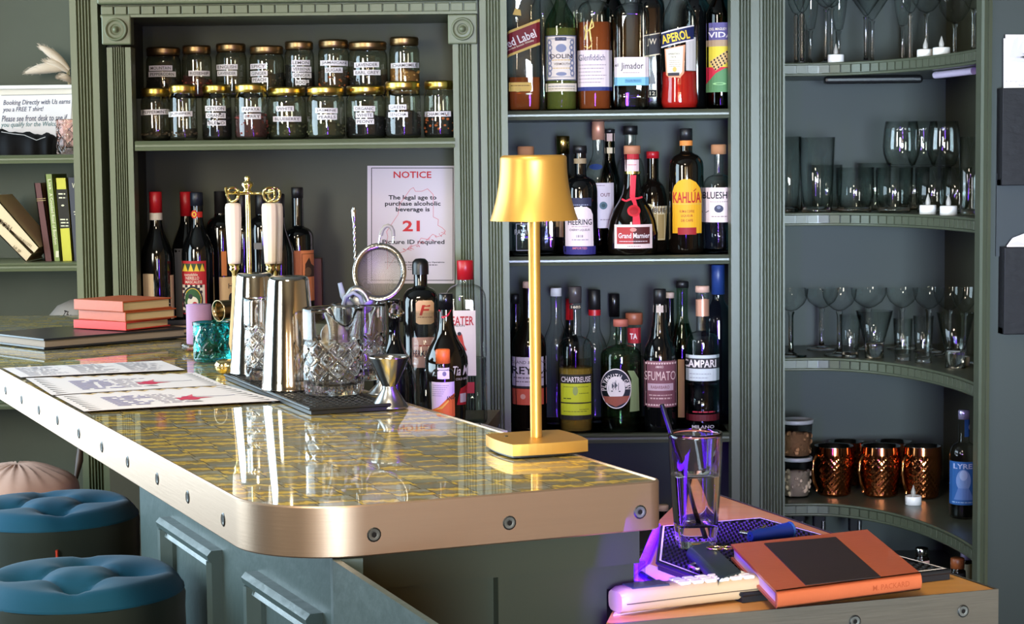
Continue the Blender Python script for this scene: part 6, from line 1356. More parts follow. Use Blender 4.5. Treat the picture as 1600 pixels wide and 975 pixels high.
bottle('clear aperitif bottle with a black band label and pinkish foil, lower shelf', 1097.5, 4.47, z3, 447, 535, 515, 26, 9.5, GLASS, (457, 11, mat('pink_cream_cap', (206, 164, 146), .5)), kind='round', liquid=(600, PALEC), decals=[('label', d), ('lower_print', d2)], group=G3, foil=[(468, 494, 10.6, mat('copper_foil', (196, 140, 116), .4, metal=.4), 'neck_foil')])
d2 = D_(); d2.line([(1114, 438), (1118, 443), (1121, 437), (1125, 444), (1129, 438)], 1.2, WH, 1)
bottle('frosted vodka bottle with a blue neck foil at the right end of the lower shelf', 1122, 4.58, z3, 414, 500, 465, 27, 9, thin('frosted_violet_glass', (186, 186, 200), (110, 110, 130)), (460, 10.5, mat('blue_foil', (36, 60, 120), .4)), kind='slope', decals=[('emblem', d2)], group=G3)
bottle('bottle with a cream cap standing low under the shelves behind the bar end', 1036, 4.50, ZLOW, 789, 838, 812, 14, 8, DARKGL, (798, 9, ink((206, 186, 150))), kind='round')
# ================================================================== CORNER CABINET CONTENTS
k1, k2, k3, k4 = ZC
GA = 'stemmed glasses on the top curved shelf'
for kind, px, Y, yt, hw, hz, w in (('twist', 1244, 4.50, -60, 15, .5, 'twisted stem cordial glass, leftmost on the top curved shelf'), ('twist', 1253, 4.42, -62, 15, .5, 'second twisted stem cordial glass from the left'), ('flute', 1266, 4.62, -80, 14, .33, 'champagne flute right of the twisted stems'),
    ('wine', 1290, 4.48, -60, 22, .56, 'thin stemmed wine glass behind the left tea light'), ('wine', 1299, 4.56, -66, 22, .55, 'second thin stemmed wine glass behind the left tea light'), ('flute', 1310, 4.68, -80, 14, .33, 'champagne flute just right of the left tea light'),
    ('martini', 1352, 4.47, -28, 41, .60, 'left one of two martini glasses side by side'), ('martini', 1362, 4.61, -24, 40, .58, 'right one of two martini glasses side by side'), ('flute', 1409, 4.66, -80, 15, .36, 'champagne flute right of the martini glasses'),
    ('twist', 1421, 4.45, -60, 15, .5, 'twisted stem glass right of the martini glasses'), ('balloon', 1446, 4.53, -70, 27, .48, 'wine glass behind the pair of tea lights'), ('balloon', 1490, 4.33, -70, 28, .36, 'round balloon glass right of the pair of tea lights'), ('wine', 1519, 4.14, -60, 20, .5, 'stemmed glass at the far right post')):
    glassware(kind, w, px, Y, k1, yt, hw, GA, hz=hz)
tealight(1306, 95, 4.415, k1, 'tea light alone at the left of the top curved shelf')
tealight(1446, 90, 4.24, k1, 'left tea light of the pair on the top curved shelf')
tealight(1471, 87, 4.17, k1, 'right tea light of the pair on the top curved shelf')
GB = 'tumblers on the second curved shelf'
for kind, px, Y, yt, hw, w in (('highball', 1233, 4.52, 214, 19, 'tall highball glass at the left end of the second curved shelf'), ('highball', 1276, 4.46, 215, 28.5, 'wide highball glass, second from the left'), ('rocks', 1292, 4.62, 258, 24, 'tumbler hidden behind the wide highball glass'),
    ('rocks', 1336, 4.46, 262, 30, 'rocks glass right of the highballs'), ('rocks', 1397, 4.42, 262, 29, 'rocks glass under the left stemless wine glass'), ('rocks', 1458, 4.36, 261, 28, 'rocks glass behind the pair of tea lights on the second shelf'), ('rocks', 1366, 4.64, 255, 26, 'tumbler in the back row between two rocks glasses'), ('rocks', 1428, 4.62, 262, 24, 'tumbler in the back row behind the left stemless glass'), ('highball', 1515, 4.13, 214, 17, 'tall ribbed glass at the right post'), ('rocks', 1494, 4.27, 262, 24, 'rocks glass left of the right post')):
    glassware(kind, w, px, Y, k2, yt, hw, GB)
zr2 = lambda py, Y, px: ZA(py, Y, px)
for px, Y, hw, w in ((1408, 4.42, 29, 'left stemless wine glass stacked on the tumblers'), (1441, 4.55, 26, 'middle stemless wine glass stacked on the tumblers'), (1474, 4.36, 26, 'right stemless wine glass stacked on the tumblers')):
    zb_ = {1408: ZA(262, 4.42, 1397), 1441: ZA(262, 4.62, 1428), 1474: ZA(261, 4.36, 1458)}[px] + .0005
    glassware('stemless', w, px, Y, zb_, 190, hw, 'stacked stemless wine glasses')
tealight(1450, 328, 4.235, k2, 'left tea light of the pair on the second curved shelf')
tealight(1482, 328, 4.15, k2, 'right tea light of the pair on the second curved shelf')
GC = 'glasses on the third curved shelf'
for px, Y, yt, hw, w in ((1236, 4.45, 452, 27, 'coupe glass at the left end'), (1284, 4.60, 450, 27, 'second coupe from the left, towards the back'), (1312, 4.46, 452, 27, 'third coupe from the left, in front'), (1358, 4.60, 450, 28, 'coupe behind the left stemless martini glass'), (1410, 4.60, 450, 25, 'coupe behind the shot glasses'), (1452, 4.52, 450, 25, 'coupe behind the right shot glass'), (1484, 4.42, 450, 24, 'coupe near the right post'), (1508, 4.27, 450, 20, 'coupe hard against the right post')):
    glassware('coupe', w + ' on the third curved shelf', px, Y, k3, yt, hw, GC, hz=.68)
for kind, px, Y, yt, hw, w in (('shot', 1329, 4.41, 492, 17, 'small tumbler left of the stemless martini glass'), ('vee', 1367, 4.40, 486, 29, 'left stemless martini glass on the third curved shelf'), ('shot', 1412, 4.33, 498, 15.5, 'left shot glass of the pair'), ('shot', 1444, 4.28, 494, 16, 'right shot glass of the pair'), ('vee', 1494, 4.17, 489, 30, 'right stemless martini glass behind the tea light')):
    glassware(kind, w, px, Y, k3, yt, hw, GC)
tealight(1502, 571, 4.21, k3, 'tea light alone at the right of the third curved shelf')
# plastic tubs
OATS = mat('dry_cereal', (160, 112, 72), .9, noise=.3, nscale=60); CHIPS = mat('pale_dried_chips', (196, 170, 140), .85, noise=.2, nscale=40)
TUB = thin('cloudy_plastic', (206, 208, 210), (120, 122, 126), rough=.15)
def tub(label, px, Y, zb, ytop, hw, fill, seed):
    s = Y / FPX; X = P(px, 700, Y).x; H = ZA(ytop, Y, px) - zb; R = hw * s
    T = thing('deli_tub', label, 'tub', (X, Y, zb), 0, 'stacked plastic tubs'); mb = MB(); mb.lathe([(0, 0), (R * .82, 0), (R * .86, .004), (R * .98, H - .008), (R, H - .008)], TUB, 32); mb.build('tub_body', T)
    mb = MB(); mb.lathe([(R * .96, H - .010), (R * 1.05, H - .009), (R * 1.06, H - .001), (R * .98, H), (R * .9, H - .003), (0, H - .003)], mat('cloudy_lid', (150, 150, 150), .4), 32); mb.build('lid', T)
    rnd = random.Random(seed); mb = MB(); mb.lathe([(0, .004), (R * .8, .004), (R * .9, H * .62), (0, H * .66)], fill, 24)
    for k in range(40):
        a = rnd.uniform(PI, 2 * PI); z = rnd.uniform(.008, H * .66); rr_ = R * (.82 + .1 * z / H) * .93; q = rnd.uniform(.004, .008); mb.ball((rr_ * math.cos(a), rr_ * math.sin(a), z), q, q * .6, q, fill, 7, 5)
    mb.build('contents', T); return H
h = tub('lower plastic tub of pale dried chips at the left of the mug shelf', 1244, 4.50, k4, 713, 24, CHIPS, 3)
tub('upper plastic tub of brown cereal stacked on the other tub', 1244, 4.50, k4 + h, 655, 26, OATS, 4)
# copper mugs
COP = mat('hammered_copper', (190, 112, 66), .13, metal=1)
def mug(label, px, Y, ytop, hw, ha=PI * 1.2):
    s = Y / FPX; X = P(px, 740, Y).x; H = ZA(ytop, Y, px) - k4; R = hw * s
    T = thing('copper_mug', label, 'mug', (X, Y, k4), 0, 'hammered copper mugs'); rnd = random.Random(5)
    nc, nr = 22, 10; cells = [((i + .5 * (j % 2)) / nc * 2 * PI, H * (.1 + .62 * j / nr)) for j in range(nr + 1) for i in range(nc)]
    prof = [(R * .70, 0), (R * .78, .003)] + [(R * (.78 + .22 * math.sin(PI * min(1, i / 34 * 1.1) * .5) - (.10 * max(0, i / 34 - .55) / .45)), .003 + (H - .003) * i / 34) for i in range(1, 35)]
    pr = [(0, 0)] + prof
    def hm(r, t, z):
        u = t / (2 * PI) * nc; v = (z / H - .1) / .062; j = round(v); u2 = u - (.5 if j % 2 else 0); fu = u2 - round(u2); fv = v - j
        return r - (.0022 * max(0, 1 - (fu * fu * 4 + fv * fv * 4)) if .06 < z / H < .8 else 0) * (1 if True else 0)
    mb = MB(); mb.lathe(pr, COP, 132, fn=hm); mb.lathe([(prof[-1][0], H), (prof[-1][0] * 1.03, H + .001), (prof[-1][0] * .96, H), (R * .9, H * .5), (R * .7, .005), (0, .005)], STEEL, 48); mb.build('mug_body', T)
    mb = MB(); ca, sa = math.cos(ha), math.sin(ha); hp = [(.92, .80), (1.15, .86), (1.36, .74), (1.42, .52), (1.30, .30), (1.12, .16), (1.16, .10)]
    sm = []
    for i in range(len(hp) - 1):
        for k in range(4): u = k / 4; sm.append((hp[i][0] * (1 - u) + hp[i + 1][0] * u, hp[i][1] * (1 - u) + hp[i + 1][1] * u))
    mb.tube([(R * a * ca, R * a * sa, H * b) for a, b in sm], .0034, mat('brass_copper_handle', (206, 140, 84), .16, metal=1), 8); mb.build('handle', T)
mug('left copper mug in the front row beside the plastic tubs', 1303, 4.52, 697, 33)
mug('middle copper mug in the front row', 1376, 4.50, 697, 34)
mug('right copper mug in the front row behind the tea light', 1441, 4.47, 697, 32)
mug('back row copper mug behind the left and middle ones', 1322, 4.655, 690, 30, 0)
mug('back row copper mug behind the middle and right ones', 1396, 4.655, 690, 31, 0)
tealight(1427, 791, 4.375, k4, 'tea light on the copper mug shelf')
d = D_(); bl = ink((44, 96, 160)); d.rect(1485, 719, 1527, 786, bl, 0); d.text('LYRES', 1508, 726, 34, 8, ink((180, 190, 220)), 1, .03); d.ell(1506, 748, 11, 17, ink((120, 150, 200)), 1); d.ell(1506, 740, 6, 8, ink((160, 180, 216)), 2); d.scrib(1489, 1522, 782, 1.4, ink((150, 180, 210)), 1, 2); d.poly([(1492, 778), (1498, 760), (1514, 760), (1522, 778)], ink((96, 130, 190)), 2)
d2 = D_(); d2.rect(1507, 655, 1530, 682, bl, 0, 4); d2.ell(1516, 667, 3.4, 5, ink((200, 210, 230)), 1)
bottle('blue labelled spirit bottle with a silver cap by the right post', 1506, 4.21, k4, 641, 712, 688, 22, 8.5, GLASS, (655, 9, mat('silver_violet_cap', (190, 180, 214), .25, metal=.6)), kind='round', liquid=(735, COF), decals=[('label', d), ('neck_label', d2)])
# little bottles below
for px, Y, yt, hw, cm, cap_y, lab, w in ((1440, 4.22, 856, 12, STEEL, 869, ink((206, 160, 150)), 'silver-capped dropper bottle under the curved shelves'), (1496, 4.12, 872, 13, mat('brown_cap', (150, 80, 40), .4), 888, BLACKM, 'brown-capped small bottle under the curved shelves'), (1510, 4.20, 860, 11, mat('silver_violet_cap', (190, 180, 214), .25, metal=.6), 874, ink((190, 176, 150)), 'violet-silver capped small bottle by the right post')):
    d = D_(); d.rect(px - hw, cap_y + 6, px + hw, cap_y + 40, lab, 0); bottle(w, px, Y, ZLC, yt, cap_y + 5, cap_y + 2, hw, hw * .8, BROWNGL, (cap_y, hw * .85, cm), kind='round', decals=[('label', d)], group='small bottles under the curved shelves', name='dropper_bottle')
for px, w in ((1248, 'left'), (1281, 'middle'), (1338, 'right')):
    mb = MB(); X = XA(px, 4.45); zt_ = k4 - .027; mb.box(X - .014, X + .014, 4.44, 4.47, zt_ - .05 - .01 * (px % 3), zt_, BLACKM, .004); mb.lathe([(.004, 0), (.004, -.04), (.002, -.06), (0, -.06)], STEELR, 10, c=(X + .006, 4.43, zt_ - .04 + .02)); plain('bottle_clip', w + ' dark clip hanging under the mug shelf', 'clip', mb, group='clips under the mug shelf')
# shelf lights under the top curved shelf
mb = MB(); a, b = P(1287, 118, 4.46), P(1440, 116, 4.46); mb.box(a.x, b.x, 4.44, 4.47, k1 - .044, k1 - .0265, BLACK, .006); plain('shelf_light', 'black unlit light bar under the top curved shelf', 'light', mb)
mb = MB(); a, b = P(1462, 119, 4.25), P(1522, 116, 4.05); mb.tube([(a.x, a.y, k1 - .035), (b.x, b.y, k1 - .035)], .008, mat('lilac_tube', (200, 186, 206), .4), 10); plain('light_tube', 'pale tube fixed under the right end of the top curved shelf', 'light', mb)
# leaflet holders on the right wall
DKW = mat('rough_dark_wood', (20, 19, 22), .6, spec=.25, noise=.3, nscale=30, bump=.4, bscale=40, stretch=(1, 1, 2))
def holder(label, xl, yt, yb, cls):
    x0 = XA(xl, YR - .03); zt_, zb_ = ZA(yt, YR - .03, xl), ZA(yb, YR - .03, xl)
    T = thing('leaflet_holder', label, 'holder', (0, 0, 0), 0, 'wooden leaflet holders'); mb = MB(); mb.box(x0, x0 + .16, YR - .045, YR - .034, zb_, zt_, DKW, .002); mb.build('front_board', T)
    mb = MB(); mb.box(x0, x0 + .16, YR - .034, YR, zb_, zb_ + .012, DKW); mb.box(x0, x0 + .008, YR - .034, YR, zb_, zt_, DKW); mb.build('box_sides', T); return x0, zb_
hx, hz_ = holder('upper dark wood leaflet holder on the right wall', 1562, 138, 290, 0)
hx2, hz2 = holder('lower dark wood leaflet holder on the right wall', 1567, 386, 522, 0)
mb = MB(); mb.box(XA(1556, YR - .002), XA(1640, YR), YR - .006, YR, ZA(400, YR, 1580), ZA(270, YR, 1580), mat('dark_teal_board', (26, 34, 38), .6)); plain('wall_board', 'dark teal board behind the two leaflet holders', 'board', mb)
d = D_(); mb = MB(); d.rect(1571, 54, 1660, 210, PAPER, 0, 3); sk = ink((196, 190, 194)); d.poly([(1577, 90), (1584, 62), (1592, 56), (1590, 78), (1600, 58), (1598, 84), (1640, 80), (1604, 92)], sk, 1); d.poly([(1577, 96), (1590, 88), (1640, 86), (1600, 98)], sk, 1); d.text('Campobello', 1592, 127, 40, 4.5, ink((130, 110, 110)), 1, 0, .2); d.text('Suites', 1600, 133, 18, 4, ink((130, 110, 110)), 1, 0, .2)
YL = YR - .022; d.onto(mb, lambda x, y, L: tuple(P(x, y, YL - .0005 * L))); q = [P(x, y, YL + .004) for x, y in ((1568, 60), (1660, 56), (1660, 210), (1568, 210))]; mb.add(q, [(0, 1, 2, 3)], PAPER)
plain('leaflet', 'white leaflet with a grey plant sketch in the upper wooden holder', 'leaflet', mb)
d = D_(); mb = MB(); d.poly([(1573, 384), (1582, 372), (1600, 365), (1640, 362), (1640, 460), (1573, 460)], PAPER, 0); d.poly([(1574, 382), (1590, 376), (1606, 383), (1592, 384)], ink((190, 180, 210)), 1); d.onto(mb, lambda x, y, L: tuple(P(x, y, YL - .0005 * L)))
plain('leaflet', 'curled white leaflets sticking out of the lower wooden holder', 'leaflet', mb)

# ================================================================== SERVICE COUNTER OBJECTS
# bar mat
q = [PZ(1484, 889, ZS + .012), PZ(1190, 809.5, ZS + .012), PZ(1028, 820, ZS + .012), PZ(1021, 876, ZS + .012), PZ(1150, 925, ZS + .012), PZ(1390, 905, ZS + .012)]
mA2, mB2 = PZ(1484, 890, ZS + .012), PZ(1188, 809, ZS + .012)
mu = (mA2 - mB2); mu.z = 0; L1 = mu.length; mu.normalize(); mv_ = Vector((mu.y, -mu.x, 0)); mv_ = mv_ if mv_.x < 0 else -mv_
T = thing('bar_mat', 'wide black rubber service mat with a white border line on the service counter', 'mat')
wd = .27; c0 = mB2.copy(); c0.z = 0
# four corners of the mat: back right, back left, front left, front right
cBR = PZ(1188, 809, ZS + .012); cBL = PZ(1034, 822, ZS + .012); cFL = PZ(1028, 877, ZS + .012); cFR = PZ(1484, 890, ZS + .012); cFM = PZ(1158, 932, ZS + .012)
mp_ = [cBR, cBL, cFL, cFM, PZ(1330, 908, ZS + .012), cFR]
cFM2 = PZ(1160, 926, ZS + .012)
mp_ = [cBR, cBL, cFL, cFM2, cFR]
mp_ = [(p.x, p.y) for p in mp_]; mx_, my_ = sum(p[0] for p in mp_) / 5, sum(p[1] for p in mp_) / 5
mb = MB(); mb.prism(mp_, ZS + .0005, ZS + .010, RUB); 
for i in range(5):
    a, b = mp_[i], mp_[(i + 1) % 5]; mb.tube([(*a, ZS + .0098), (*b, ZS + .0098)], .0028, RUB, 6)
mb.build('rubber_base', T)
def inside(x, y, pts):
    r = False
    for i in range(len(pts)):
        (xa_, ya), (xb_, yb) = pts[i], pts[i - 1]
        if (ya > y) != (yb > y) and x < (xb_ - xa_) * (y - ya) / (yb - ya) + xa_: r = not r
    return r
ins = [(mx_ + (x - mx_) * .95, my_ + (y - my_) * .95) for x, y in mp_]
mb = MB(); st_ = .0098; n = 60
for i in range(-n, n):
    for j in range(-n, n):
        x = mx_ + (i + .5 * (j % 2)) * st_; y = my_ + j * st_
        if inside(x, y, ins): mb.lathe([(.0034, 0), (.0030, .003), (0, .0032)], RUB, 6, c=(x, y, ZS + .010), smooth=False)
mb.build('nub_field', T)
mb = MB()
for i in range(5):
    a, b = mp_[i], mp_[(i + 1) % 5]
    f = lambda p, k: (mx_ + (p[0] - mx_) * k, my_ + (p[1] - my_) * k)
    p0, p1, p2, p3 = f(a, .985), f(b, .985), f(b, .965), f(a, .965)
    mb.add([(*p0, ZS + .0129), (*p1, ZS + .0129), (*p2, ZS + .0129), (*p3, ZS + .0129)], [(0, 1, 2, 3)], WHITE); mb.add([(*f(a, .99), ZS + .0127), (*f(b, .99), ZS + .0127), (*f(b, .96), ZS + .0127), (*f(a, .96), ZS + .0127)], [(0, 1, 2, 3)], RUB)
mb.build('border_line', T)
ZM = ZS + .0135
# water glass: round rim, square foot
c = PZ(1087, 853, ZM); Yg = c.y; s = Yg / FPX; H = ZA(676, Yg, 1085) - ZM; Rt = 42.5 * s
T = thing('water_glass', 'tall clear glass of water on the black mat, lit purple', 'glass', (c.x, Yg, ZM), .12)
WG = mat('clear_refracting_glass', (255, 255, 255), .0, trans=1, ior=1.45)
op = []; os_ = []; nG = 26
for i in range(nG + 1):
    u = i / nG; op.append((Rt * (.66 + .34 * u ** .8) , H * u)); os_.append(5.5 - 3.5 * u ** 1.2)
ip = []; is_ = []
for i in range(nG + 1):
    u = 1 - i / nG; z = .026 + (H - .026) * u; k = z / H; ip.append((Rt * (.66 + .34 * k ** .8) - .0022, z)); is_.append(5.5 - 3.5 * k ** 1.2)
mb = MB(); mb.lathe([(0, .0)] + [(op[0][0] * .92, 0)] + op + ip + [(0, .026)], WG, 64, sq=[5.5, 5.5] + os_ + is_ + [5.5]); mb.build('glass_wall', T)
WAT = mat('water', (255, 255, 255), .0, trans=1, ior=1.33)
wl_ = (ZA(742, Yg, 1085) - ZM); wp_ = [(r + .0004, z) for r, z in ip if z < wl_]; wsq = [e for (r, z), e in zip(ip, is_) if z < wl_]
mb = MB(); kk = wl_ / H; wp2 = [(Rt * (.66 + .34 * kk ** .8) - .0018, wl_)] + wp_; mb.lathe([(0, wl_)] + wp2 + [(0, .0262)], WAT, 64, sq=[2, wsq[0]] + wsq + [5.5]); mb.build('water', T)
mb = MB(); a, b_ = P(1034, 632, Yg - .005), P(1100, 838, Yg + .004); mb.tube([a, a.lerp(b_, .5), b_], .0031, mat('black_straw', (16, 16, 28), .25), 10); plain('drinking_straw', 'black drinking straw leaning in the water glass', 'straw', mb)
# orange notebook with dark patch
ORB = mat('tan_orange_leather', (172, 84, 50), .42, noise=.14, nscale=18, bump=.08, bscale=120, coat=.1); DKL = mat('dark_brown_patch', (38, 24, 20), .5, noise=.25, nscale=20)
zN0 = ZM + .001; hN = .0185
tqd = [PZ(x, y, zN0 + hN) for x, y in ((1213, 925), (1438, 896), (1355, 828), (1142, 851))]
oN = tqd[0].copy(); oN.z = zN0
lo_ = [(p.x - oN.x, p.y - oN.y) for p in tqd]
uN = Vector((*lo_[1], 0)); vN = Vector((*lo_[3], 0)); cv = .003
def quad(a0, a1, b0, b1): return [tuple((Vector((*lo_[0], 0)) * (1 - a) * (1 - b) + Vector((*lo_[1], 0)) * a * (1 - b) + Vector((*lo_[2], 0)) * a * b + Vector((*lo_[3], 0)) * (1 - a) * b))[:2] for a, b in ((a0, b0), (a1, b0), (a1, b1), (a0, b1))]
BK = thing('journal', 'thick tan orange leather journal with a dark patch on the service counter', 'book', tuple(oN))
mb = MB(); mb.prism(quad(0, 1, 0, 1), 0, cv, ORB); mb.prism(quad(0, 1, 0, 1), hN - cv, hN, ORB); mb.prism(quad(0, 1, 0, .02), 0, hN, ORB)
sp_ = [Vector((*q, 0)) for q in quad(0, 1, 0, 1)[:2]]; ou = Vector((uN.y, -uN.x, 0)).normalized()
mb.ext([(0, 0), (.0022, hN * .2), (.003, hN * .5), (.0022, hN * .8), (0, hN)], sp_[0], ou, (0, 0, 1), sp_[1] - sp_[0], ORB, True); mb.build('cover', BK)
mb = MB(); mb.prism(quad(.018, .985, .02, .985), cv, hN - cv, mat('pink_white_pages', (226, 208, 196), .8)); mb.build('pages', BK)
mb = MB(); mb.prism([(p.x - oN.x, p.y - oN.y) for p in [PZ(x, y, zN0 + hN) for x, y in ((1259, 916), (1376, 903), (1306, 841), (1194, 851))]], hN, hN + .0012, DKL); mb.build('dark_patch', BK)
d = D_(); mb = MB(); d.text('M. PACKARD', .78, .5, .26, .32, ink((150, 66, 34)), 1, .01); d.onto(mb, lambda x, y, L: tuple(sp_[0] + (sp_[1] - sp_[0]) * x + ou * .0032 + Vector((0, 0, hN * (1 - y))))); mb.build('stamped_lettering', BK)
# green black card wallet, open with a clip
T = thing('card_wallet', 'dark green folded card wallet beside the journal on the black mat', 'wallet')
W1 = mat('dark_green_leather', (26, 44, 44), .42, noise=.1, nscale=30); zW = ZM
w0, w1, w2, w3 = PZ(1130, 902, zW + .016), PZ(1158, 893, zW + .016), PZ(1128, 853, zW + .016), PZ(1080, 854, zW + .016)
mb = MB(); dn = Vector((0, 0, -.003)); mb.ext([(0, 0), (1, 0), (1, 1), (0, 1)], w0, w1 - w0, w3 - w0, dn, W1)
e0, e3 = PZ(1120, 918, zW), PZ(1075, 880, zW)
nn = 8
for i in range(nn):
    t0, t1 = PI * i / nn, PI * (i + 1) / nn
    def pt(t, a): base = w0 + (w3 - w0) * a; k = (1 - math.cos(t)) / 2; side = (w0 - w1).normalized() * .010 * math.sin(t); return Vector((base.x + side.x, base.y + side.y, base.z - .0145 * k))
    mb.add([pt(t0, 0), pt(t1, 0), pt(t1, 1), pt(t0, 1)], [(0, 1, 2, 3)], W1, True)
low = Vector((0, 0, -.0145)); mb.ext([(0, 0), (1, 0), (1, 1), (0, 1)], w0 + low, w1 - w0, w3 - w0, dn * .5, W1); mb.build('cover', T)
mb = MB(); mb.tube([PZ(1078, 884, zW + .006), PZ(1090, 890, zW + .006), PZ(1104, 882, zW + .008), PZ(1088, 879, zW + .008), PZ(1078, 884, zW + .006)], .0022, STEELR, 8); mb.build('metal_clip', T)
mb = MB(); cc_ = PZ(1118, 858, zW + .017); mb.tube([(cc_.x + .010 * math.cos(t), cc_.y + .008 * math.sin(t), cc_.z + .0015) for t in [2 * PI * i / 16 for i in range(16)]], .0012, BR, 6, closed=True); mb.tube([(cc_.x + .012 + .007 * math.cos(t), cc_.y + .007 * math.sin(t), cc_.z + .0015) for t in [2 * PI * i / 16 for i in range(16)]], .0012, BR, 6, closed=True); mb.build('ring_eyelets', T)
# blue wine key
T = thing('waiter_corkscrew', 'blue handled corkscrew lying on the mat behind the journal', 'corkscrew'); BLP = mat('blue_plastic', (22, 44, 110), .3)
a, b_ = PZ(1172, 838, ZM + .009), PZ(1232, 829, ZM + .009); ax = (b_ - a)
mb = MB(); mb.tube([a, a + ax * .25, a + ax * .55, a + ax * .8, a + ax], [.006, .0085, .0078, .0095, .0105], BLP, 14); mb.build('handle', T)
mb = MB(); mb.tube([a + Vector((.004, 0, .002)), PZ(1158, 832, ZM + .008)], [.0035, .0025], STEEL, 8); mb.tube([a, a + ax * .4 + Vector((0, .002, .010))], .0018, STEEL, 6); mb.build('metal_lever', T)
mb = MB(); mb.lathe([(.0106, 0), (.0112, .003), (.009, .005), (0, .004)], mat('blue_gloss', (50, 90, 160), .15), 16, xf=Matrix.Translation(b_) @ ax.normalized().to_track_quat('Z', 'Y').to_matrix().to_4x4()); mb.build('end_cap', T)
# cordless handset
T0 = PZ(975, 965, ZS); T1 = PZ(1212, 936, ZS); uT = (T1 - T0); uT.z = 0; LT = uT.length; uT.normalize(); vT = Vector((-uT.y, uT.x, 0))
T = thing('telephone_handset', 'cream cordless telephone handset at the front edge of the service counter', 'telephone', (T0.x, T0.y, ZS), math.atan2(uT.y, uT.x))
IV = mat('cream_phone_plastic', (186, 160, 124), .4); wT = .040; hT = .026
def pil(a, b): return [(0, a), (1, b)]
mb = MB(); n = 28; rows = []
for i in range(n + 1):
    u = i / n; e = min(1, u / .05) ** .5 * min(1, (1 - u) / .06) ** .5; w = wT * (.78 + .22 * e) * (1 - .08 * math.sin(PI * u)); h = hT * (.86 + .14 * e) * (1 - .12 * u)
    row = []
    for k in range(20):
        t = 2 * PI * k / 20; c_, s_ = math.cos(t), math.sin(t); q = (abs(c_) ** 4 + abs(s_) ** 4) ** (-.25)
        row.append((u * LT, wT / 2 + w / 2 * q * c_, hT / 2 + h / 2 * q * s_ - hT / 2 + h / 2 + .0015))
    rows.append(row)
vs = [v for r in rows for v in r]; fs = [(i * 20 + k, i * 20 + (k + 1) % 20, (i + 1) * 20 + (k + 1) % 20, (i + 1) * 20 + k) for i in range(n) for k in range(20)]
mb.add(vs, fs, IV, True); mb.add(rows[0] + rows[-1], [tuple(range(19, -1, -1)), tuple(range(20, 40))], IV); mb.tube([(LT * .02 + LT * .95 * i / 20, -.0002 + .001 * math.sin(PI * i / 20) * 2, hT * .5) for i in range(21)], .0006, ink((90, 76, 60)), 5); mb.build('handset_body', T)
mb = MB(); zt_ = hT + .0008; mb.box(LT * .08, LT * .32, wT * .22, wT * .80, zt_ - .001, zt_ + .0012, mat('phone_display', (60, 66, 84), .2)); mb.build('display', T)
for j in range(3):
    for i in range(6):
        mb = MB(); x = LT * (.42 + .085 * i); y = wT * (.25 + .25 * j); h_ = hT * (1 - .12 * x / LT) + .001; mb.box(x - .0065, x + .0065, y - .004, y + .004, h_ - .001, h_ + .0028, WHITE, .0015); mb.build('key', T)
# pink folder sheet, pen
q = [PZ(x, y, ZS + .0008) for x, y in ((958, 962), (1060, 946), (1118, 915), (1012, 882), (986, 905))]
mb = MB(); mb.prism([(p.x, p.y) for p in q], ZS + .0002, ZS + .0016, ink((226, 190, 196))); plain('paper_slip', 'pink lit paper slip under the telephone handset', 'paper', mb)
T = thing('ballpoint_pen', 'dark ballpoint pen lying on the paper slip beside the handset', 'pen'); a, b_ = PZ(1002, 897, ZS + .0055), PZ(1046, 924, ZS + .0055); mb = MB(); ax = b_ - a; mb.tube([a, a + ax * .66], .0036, mat('dark_blue_pen', (20, 24, 60), .3), 10); mb.build('barrel', T)
mb = MB(); mb.tube([a + ax * .66, a + ax * .72, a + ax * .95, b_], [.0042, .0042, .0030, .001], mat('pink_grip', (196, 120, 130), .4), 10); mb.build('grip', T)
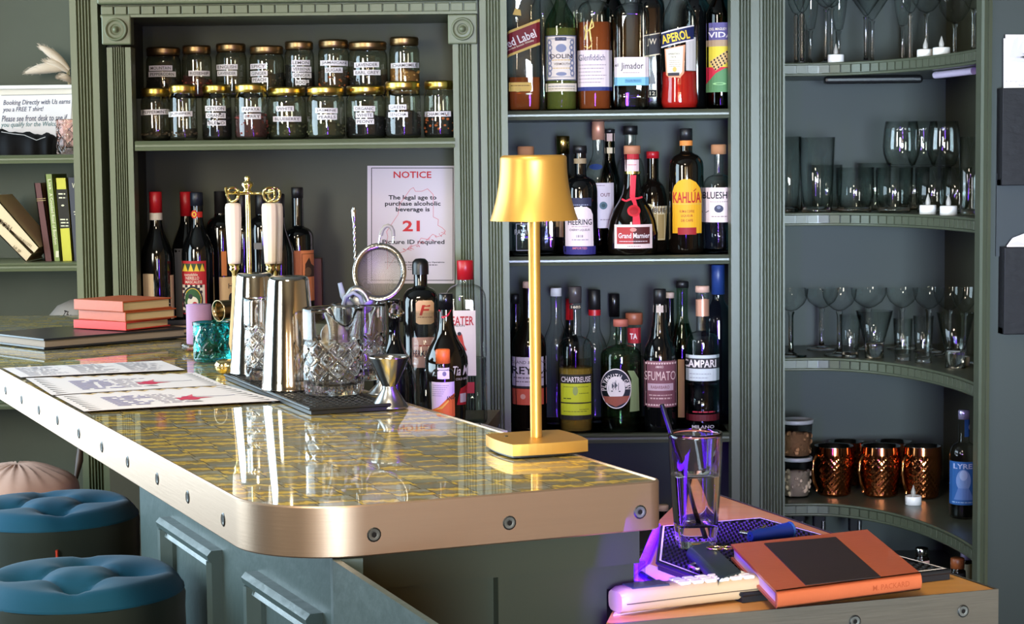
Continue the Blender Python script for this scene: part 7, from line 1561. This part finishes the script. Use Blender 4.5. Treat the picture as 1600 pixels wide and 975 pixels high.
# clear acrylic stand, broken edge
T = thing('acrylic_stand', 'clear acrylic holder standing at the left edge of the service counter', 'holder'); AC = thin('clear_acrylic', (236, 230, 244), (190, 180, 230), base=.08)
p0, p1 = PZ(987, 938, ZS), PZ(1003, 932, ZS); mb = MB()
for p in (p0, p1): 
    h_ = .032; d_ = Vector((.012, .004, 0)); mb.box(p.x - .004, p.x + .004, p.y - .0015, p.y + .0015, ZS + .002, ZS + .04, AC, .0012)
mb.build('side_wall', T)
mb = MB(); mb.box(p0.x - .004, p1.x + .004, p0.y - .002, p0.y + .012, ZS + .0018, ZS + .005, AC, .0012); mb.build('foot', T)
# LED strip along the left edge of the service counter
T = thing('light_strip', 'glowing purple light strip running along the left edge of the service counter', 'light')
LEDM = mat('purple_led_silicone', (120, 60, 255), .3, emit=((84, 16, 255), 3), bump=.6, bscale=90)
path = [PZ(x, y, ZS + .006) for x, y in ((1028, 822), (1022, 838), (1012, 862), (1006, 877), (993, 886), (984, 900), (976, 914), (970, 926))]
mb = MB(); mb.tube(path, [.004, .0055, .0055, .005, .006, .0045, .004, .003], LEDM, 8); mb.build('led_tape', T)
for (px, py, e_, aim) in ((1010, 872, .5, (.30, 2.35, .98)), (968, 928, .32, (.2, 2.05, .95))):
    p = PZ(px, py, ZS + .03); l = area('purple_led_light', (p.x - .0, p.y, ZS + .05), aim, .05, .12, e_, (.12, .01, 1.0), 170); l.parent = T
T2 = thing('added_purple_strip', 'added purple strip, out of view under the right edge of the bar top', 'light')  # unseen strip, added to bring purple into the water glass
l0 = cR + dR * .13 + nR * -.012; l1 = cR + dR * .34 + nR * -.012; mb = MB(); mb.tube([(l0.x, l0.y, ZBAR - TH_B - .0085), (l1.x, l1.y, ZBAR - TH_B - .0085)], .0065, mat('purple_glow_added', (120, 60, 255), .3, emit=((84, 16, 255), 60)), 8); mb.build('led_tape', T2)
p = P(1000, 800, 2.5); l = area('purple_led_light', (.105, 2.34, 1.0), (.6, 3.1, .95), .05, .5, 10.0, (.18, .05, 1.0), 170); l.parent = T2  # added lamp for the unseen strip, spreads purple over glass and bottles
